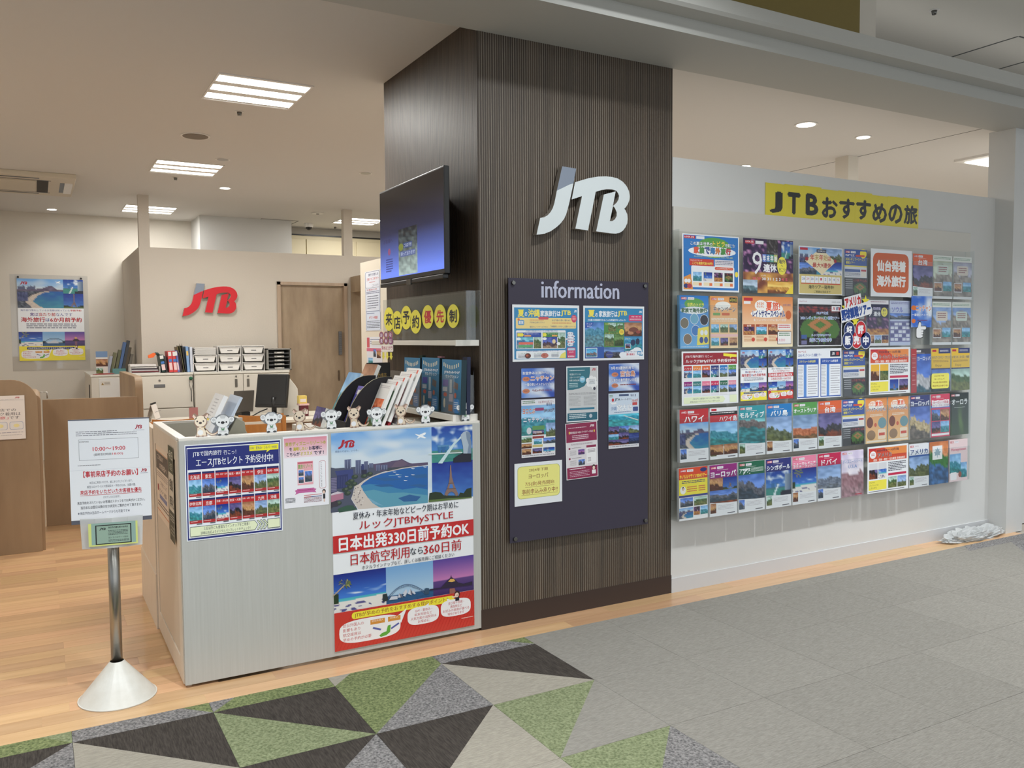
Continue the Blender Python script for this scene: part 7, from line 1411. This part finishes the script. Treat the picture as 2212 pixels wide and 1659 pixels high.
# ================================================================== DESK, monitor, chairs
DK = mat('desk_white', (226, 220, 206), .45); DKB = mat('desk_panel_brown', (140, 112, 88), .55)
dk = thing('desk', 'long white-topped consultation desk with brown modesty panel', 'desk', (-1.16, 4.42, 0))
boxo('top', 0, 2.46, 0, .9, .69, .72, DK, dk, .003); boxo('modesty_panel', .02, 2.44, .06, .08, 0, .69, DKB, dk)
mo = thing('monitor', 'black computer monitor turned left on the desk', 'monitor', (.09, 4.80, .72), R(-36)); mo.rotation_euler = (0, 0, R(-38))
boxo('panel', -.165, .165, -.02, .025, .10, .44, BLACK, mo, .004).rotation_euler = (R(-14), 0, 0); boxo('display', -.150, .150, -.022, -.019, .128, .425, mat('dark_display', (34, 36, 38), .25), mo).rotation_euler = (R(-14), 0, 0)
bm = bmesh.new(); cyl(bm, .03, .03, .006, .2, .025, n=14); box(bm, -.08, .14, -.06, .14, 0, .01); obj('stand', bm, BLACK, mo)
m2 = thing('monitor', 'second dark monitor seen from behind left of the black one', 'monitor', (-.11, 5.08, .72), R(20)); 
bm = bmesh.new(); prism(bm, [(-.13, .04), (.11, .04), (.13, .26), (-.09, .26)], 0, .03, 'xz'); obj('rear_shell', bm, mat('dark_shell', (84, 78, 72), .5), m2, bevel=.004); boxo('stand', -.04, .06, -.02, .1, 0, .04, BLACK, m2)
bm = bmesh.new(); tube(bm, [(-.12, 4.8, .73), (-.1, 4.72, .75), (-.03, 4.70, .79), (.05, 4.75, .81)], .006, 8); tag(obj('cable', bm, BLACK), 'black cable looping under the monitor', 'cable')
pc = thing('computer_tower', 'white slim computer tower right of the monitor', 'computer', (.335, 4.93, .72)); 
bm = bmesh.new(); prism(bm, [(-.08, 0), (.09, 0), (.075, .27), (.05, .31), (-.02, .40), (-.08, .40)], 0, .3, 'xz'); obj('case', bm, CREAM, pc, bevel=.006); boxo('foot', -.08, .1, -.01, .31, -.0, .012, WHITEP, pc)
for x, z0, h, c, lb in ((.40, .85, .08, (232, 206, 110), 'yellow and pink box on the desk above the dark red tin'), (.415, .722, .11, (96, 24, 40), 'dark red tin with white print on the desk')):
    t = thing('box' if c[0] > 200 else 'tin', lb, 'box', (x, 4.7, z0)); boxo('body', -.04, .04, 0, .08, 0, h, mat('box_colour', c, .5), t, .002); boxo('label', -.03, .03, -.002, 0, h*.2, h*.6, mat('box_label', (236, 226, 220), .5), t)
boxs = tag(boxo('box', .36, .46, 4.69, 4.79, .832, .85, mat('pinkbox', (230, 190, 190), .5)), 'flat pink carton between the yellow box and red tin', 'box')
tag(boxo('keyboard', -.42, -.12, 4.55, 4.68, .721, .735, BLACK, bevel=.003), 'dark keyboard on the desk behind the wooden chairs', 'keyboard')
# desk calendar
cal = thing('desk_calendar', 'white A-frame desk calendar on the left end of the desk', 'calendar', (-1.03, 4.55, .72), R(72))
bm = bmesh.new(); bm.faces.new([bm.verts.new(q) for q in ((-.11, -.055, 0), (.11, -.055, 0), (.11, 0, .20), (-.11, 0, .20))]); bm.faces.new([bm.verts.new(q) for q in ((-.11, .055, 0), (.11, .055, 0), (.11, 0, .20), (-.11, 0, .20))]); o = obj('card', bm, mat('calendar_card', (226, 218, 210), .6), cal); o.modifiers.new('thickness', 'SOLIDIFY').thickness = .002
bm = bmesh.new()
for k in range(8): box(bm, -.10+k*.027, -.09+k*.027, -.006, .006, .195, .21)
obj('binding', bm, BLACK, cal)
for z in (.06, .13): boxo('ruled_line', -.11, .11, -.042+.0, -.040, z, z+.003, GREYP, cal)
def chair(x, y, rz, label):
    OAK = bpy.data.materials.get('chair_oak') or mat('chair_oak', (190, 128, 66), .45, var=((20, 20, 3), .6, (164, 104, 50)))
    t = thing('wooden_chair', label, 'chair', (x, y, 0), rz, 'orange wooden chairs at the desk')
    for q in (-1, 1):
        boxo('leg', q*.19-.02, q*.19+.02, -.21, -.17, 0, .84, OAK, t, .006); boxo('leg', q*.18-.02, q*.18+.02, .17, .21, 0, .42, OAK, t, .004)
    bm = bmesh.new(); n = 8
    for (z0, z1, nm) in ((.80, .86, 'top_rail'), (.58, .775, 'backrest')):
        bm = bmesh.new(); A = []
        for i in range(n+1):
            u = i/n*2-1; yy = -.19 - .02*(1-u*u); lift = .012*(1-u*u)*(1 if nm == 'top_rail' else 0)
            A.append([bm.verts.new(p) for p in ((u*.19, yy-.012, z0), (u*.19, yy+.012, z0), (u*.19, yy+.012, z1-lift), (u*.19, yy-.012, z1-lift))])
        for a, b in zip(A, A[1:]):
            for k in range(4): bm.faces.new((a[k], a[(k+1) % 4], b[(k+1) % 4], b[k]))
        bm.faces.new(A[0][::-1]); bm.faces.new(A[-1]); obj(nm, bm, OAK, t)
    boxo('seat', -.21, .21, -.2, .21, .42, .46, OAK, t, .01)
chair(-.275, 3.78, 0, 'orange wooden chair in the middle behind the counter'); chair(-.96, 3.78, 0, 'orange wooden chair mostly hidden behind the leaning flyers')
for k, (x, y, lb) in enumerate(((-.62, 4.50, 'white leaflets lying on the desk left of the middle chair'), (.0, 4.47, 'papers lying on the desk behind the middle chair'), (.62, 4.6, 'white sheets lying on the desk right of the tins'))):
    bm = bmesh.new()
    for q in range(4): box(bm, x-.12+.01*q, x+.10+.008*q, y-.04, y+.12, .721+q*.003, .723+q*.003)
    tag(obj('paper_stack', bm, mat('paper_pile', (226, 222, 216), .7)), lb, 'papers')
t = thing('card_stand', 'pinkish acrylic card stand between the flyers and left chair', 'card stand', (-.70, 4.42, .721), R(10)); boxo('card', -.04, .04, -.002, .002, 0, .16, mat('rose_card', (190, 130, 130), .5), t); boxo('foot', -.05, .05, -.02, .03, 0, .006, CLEAR, t)
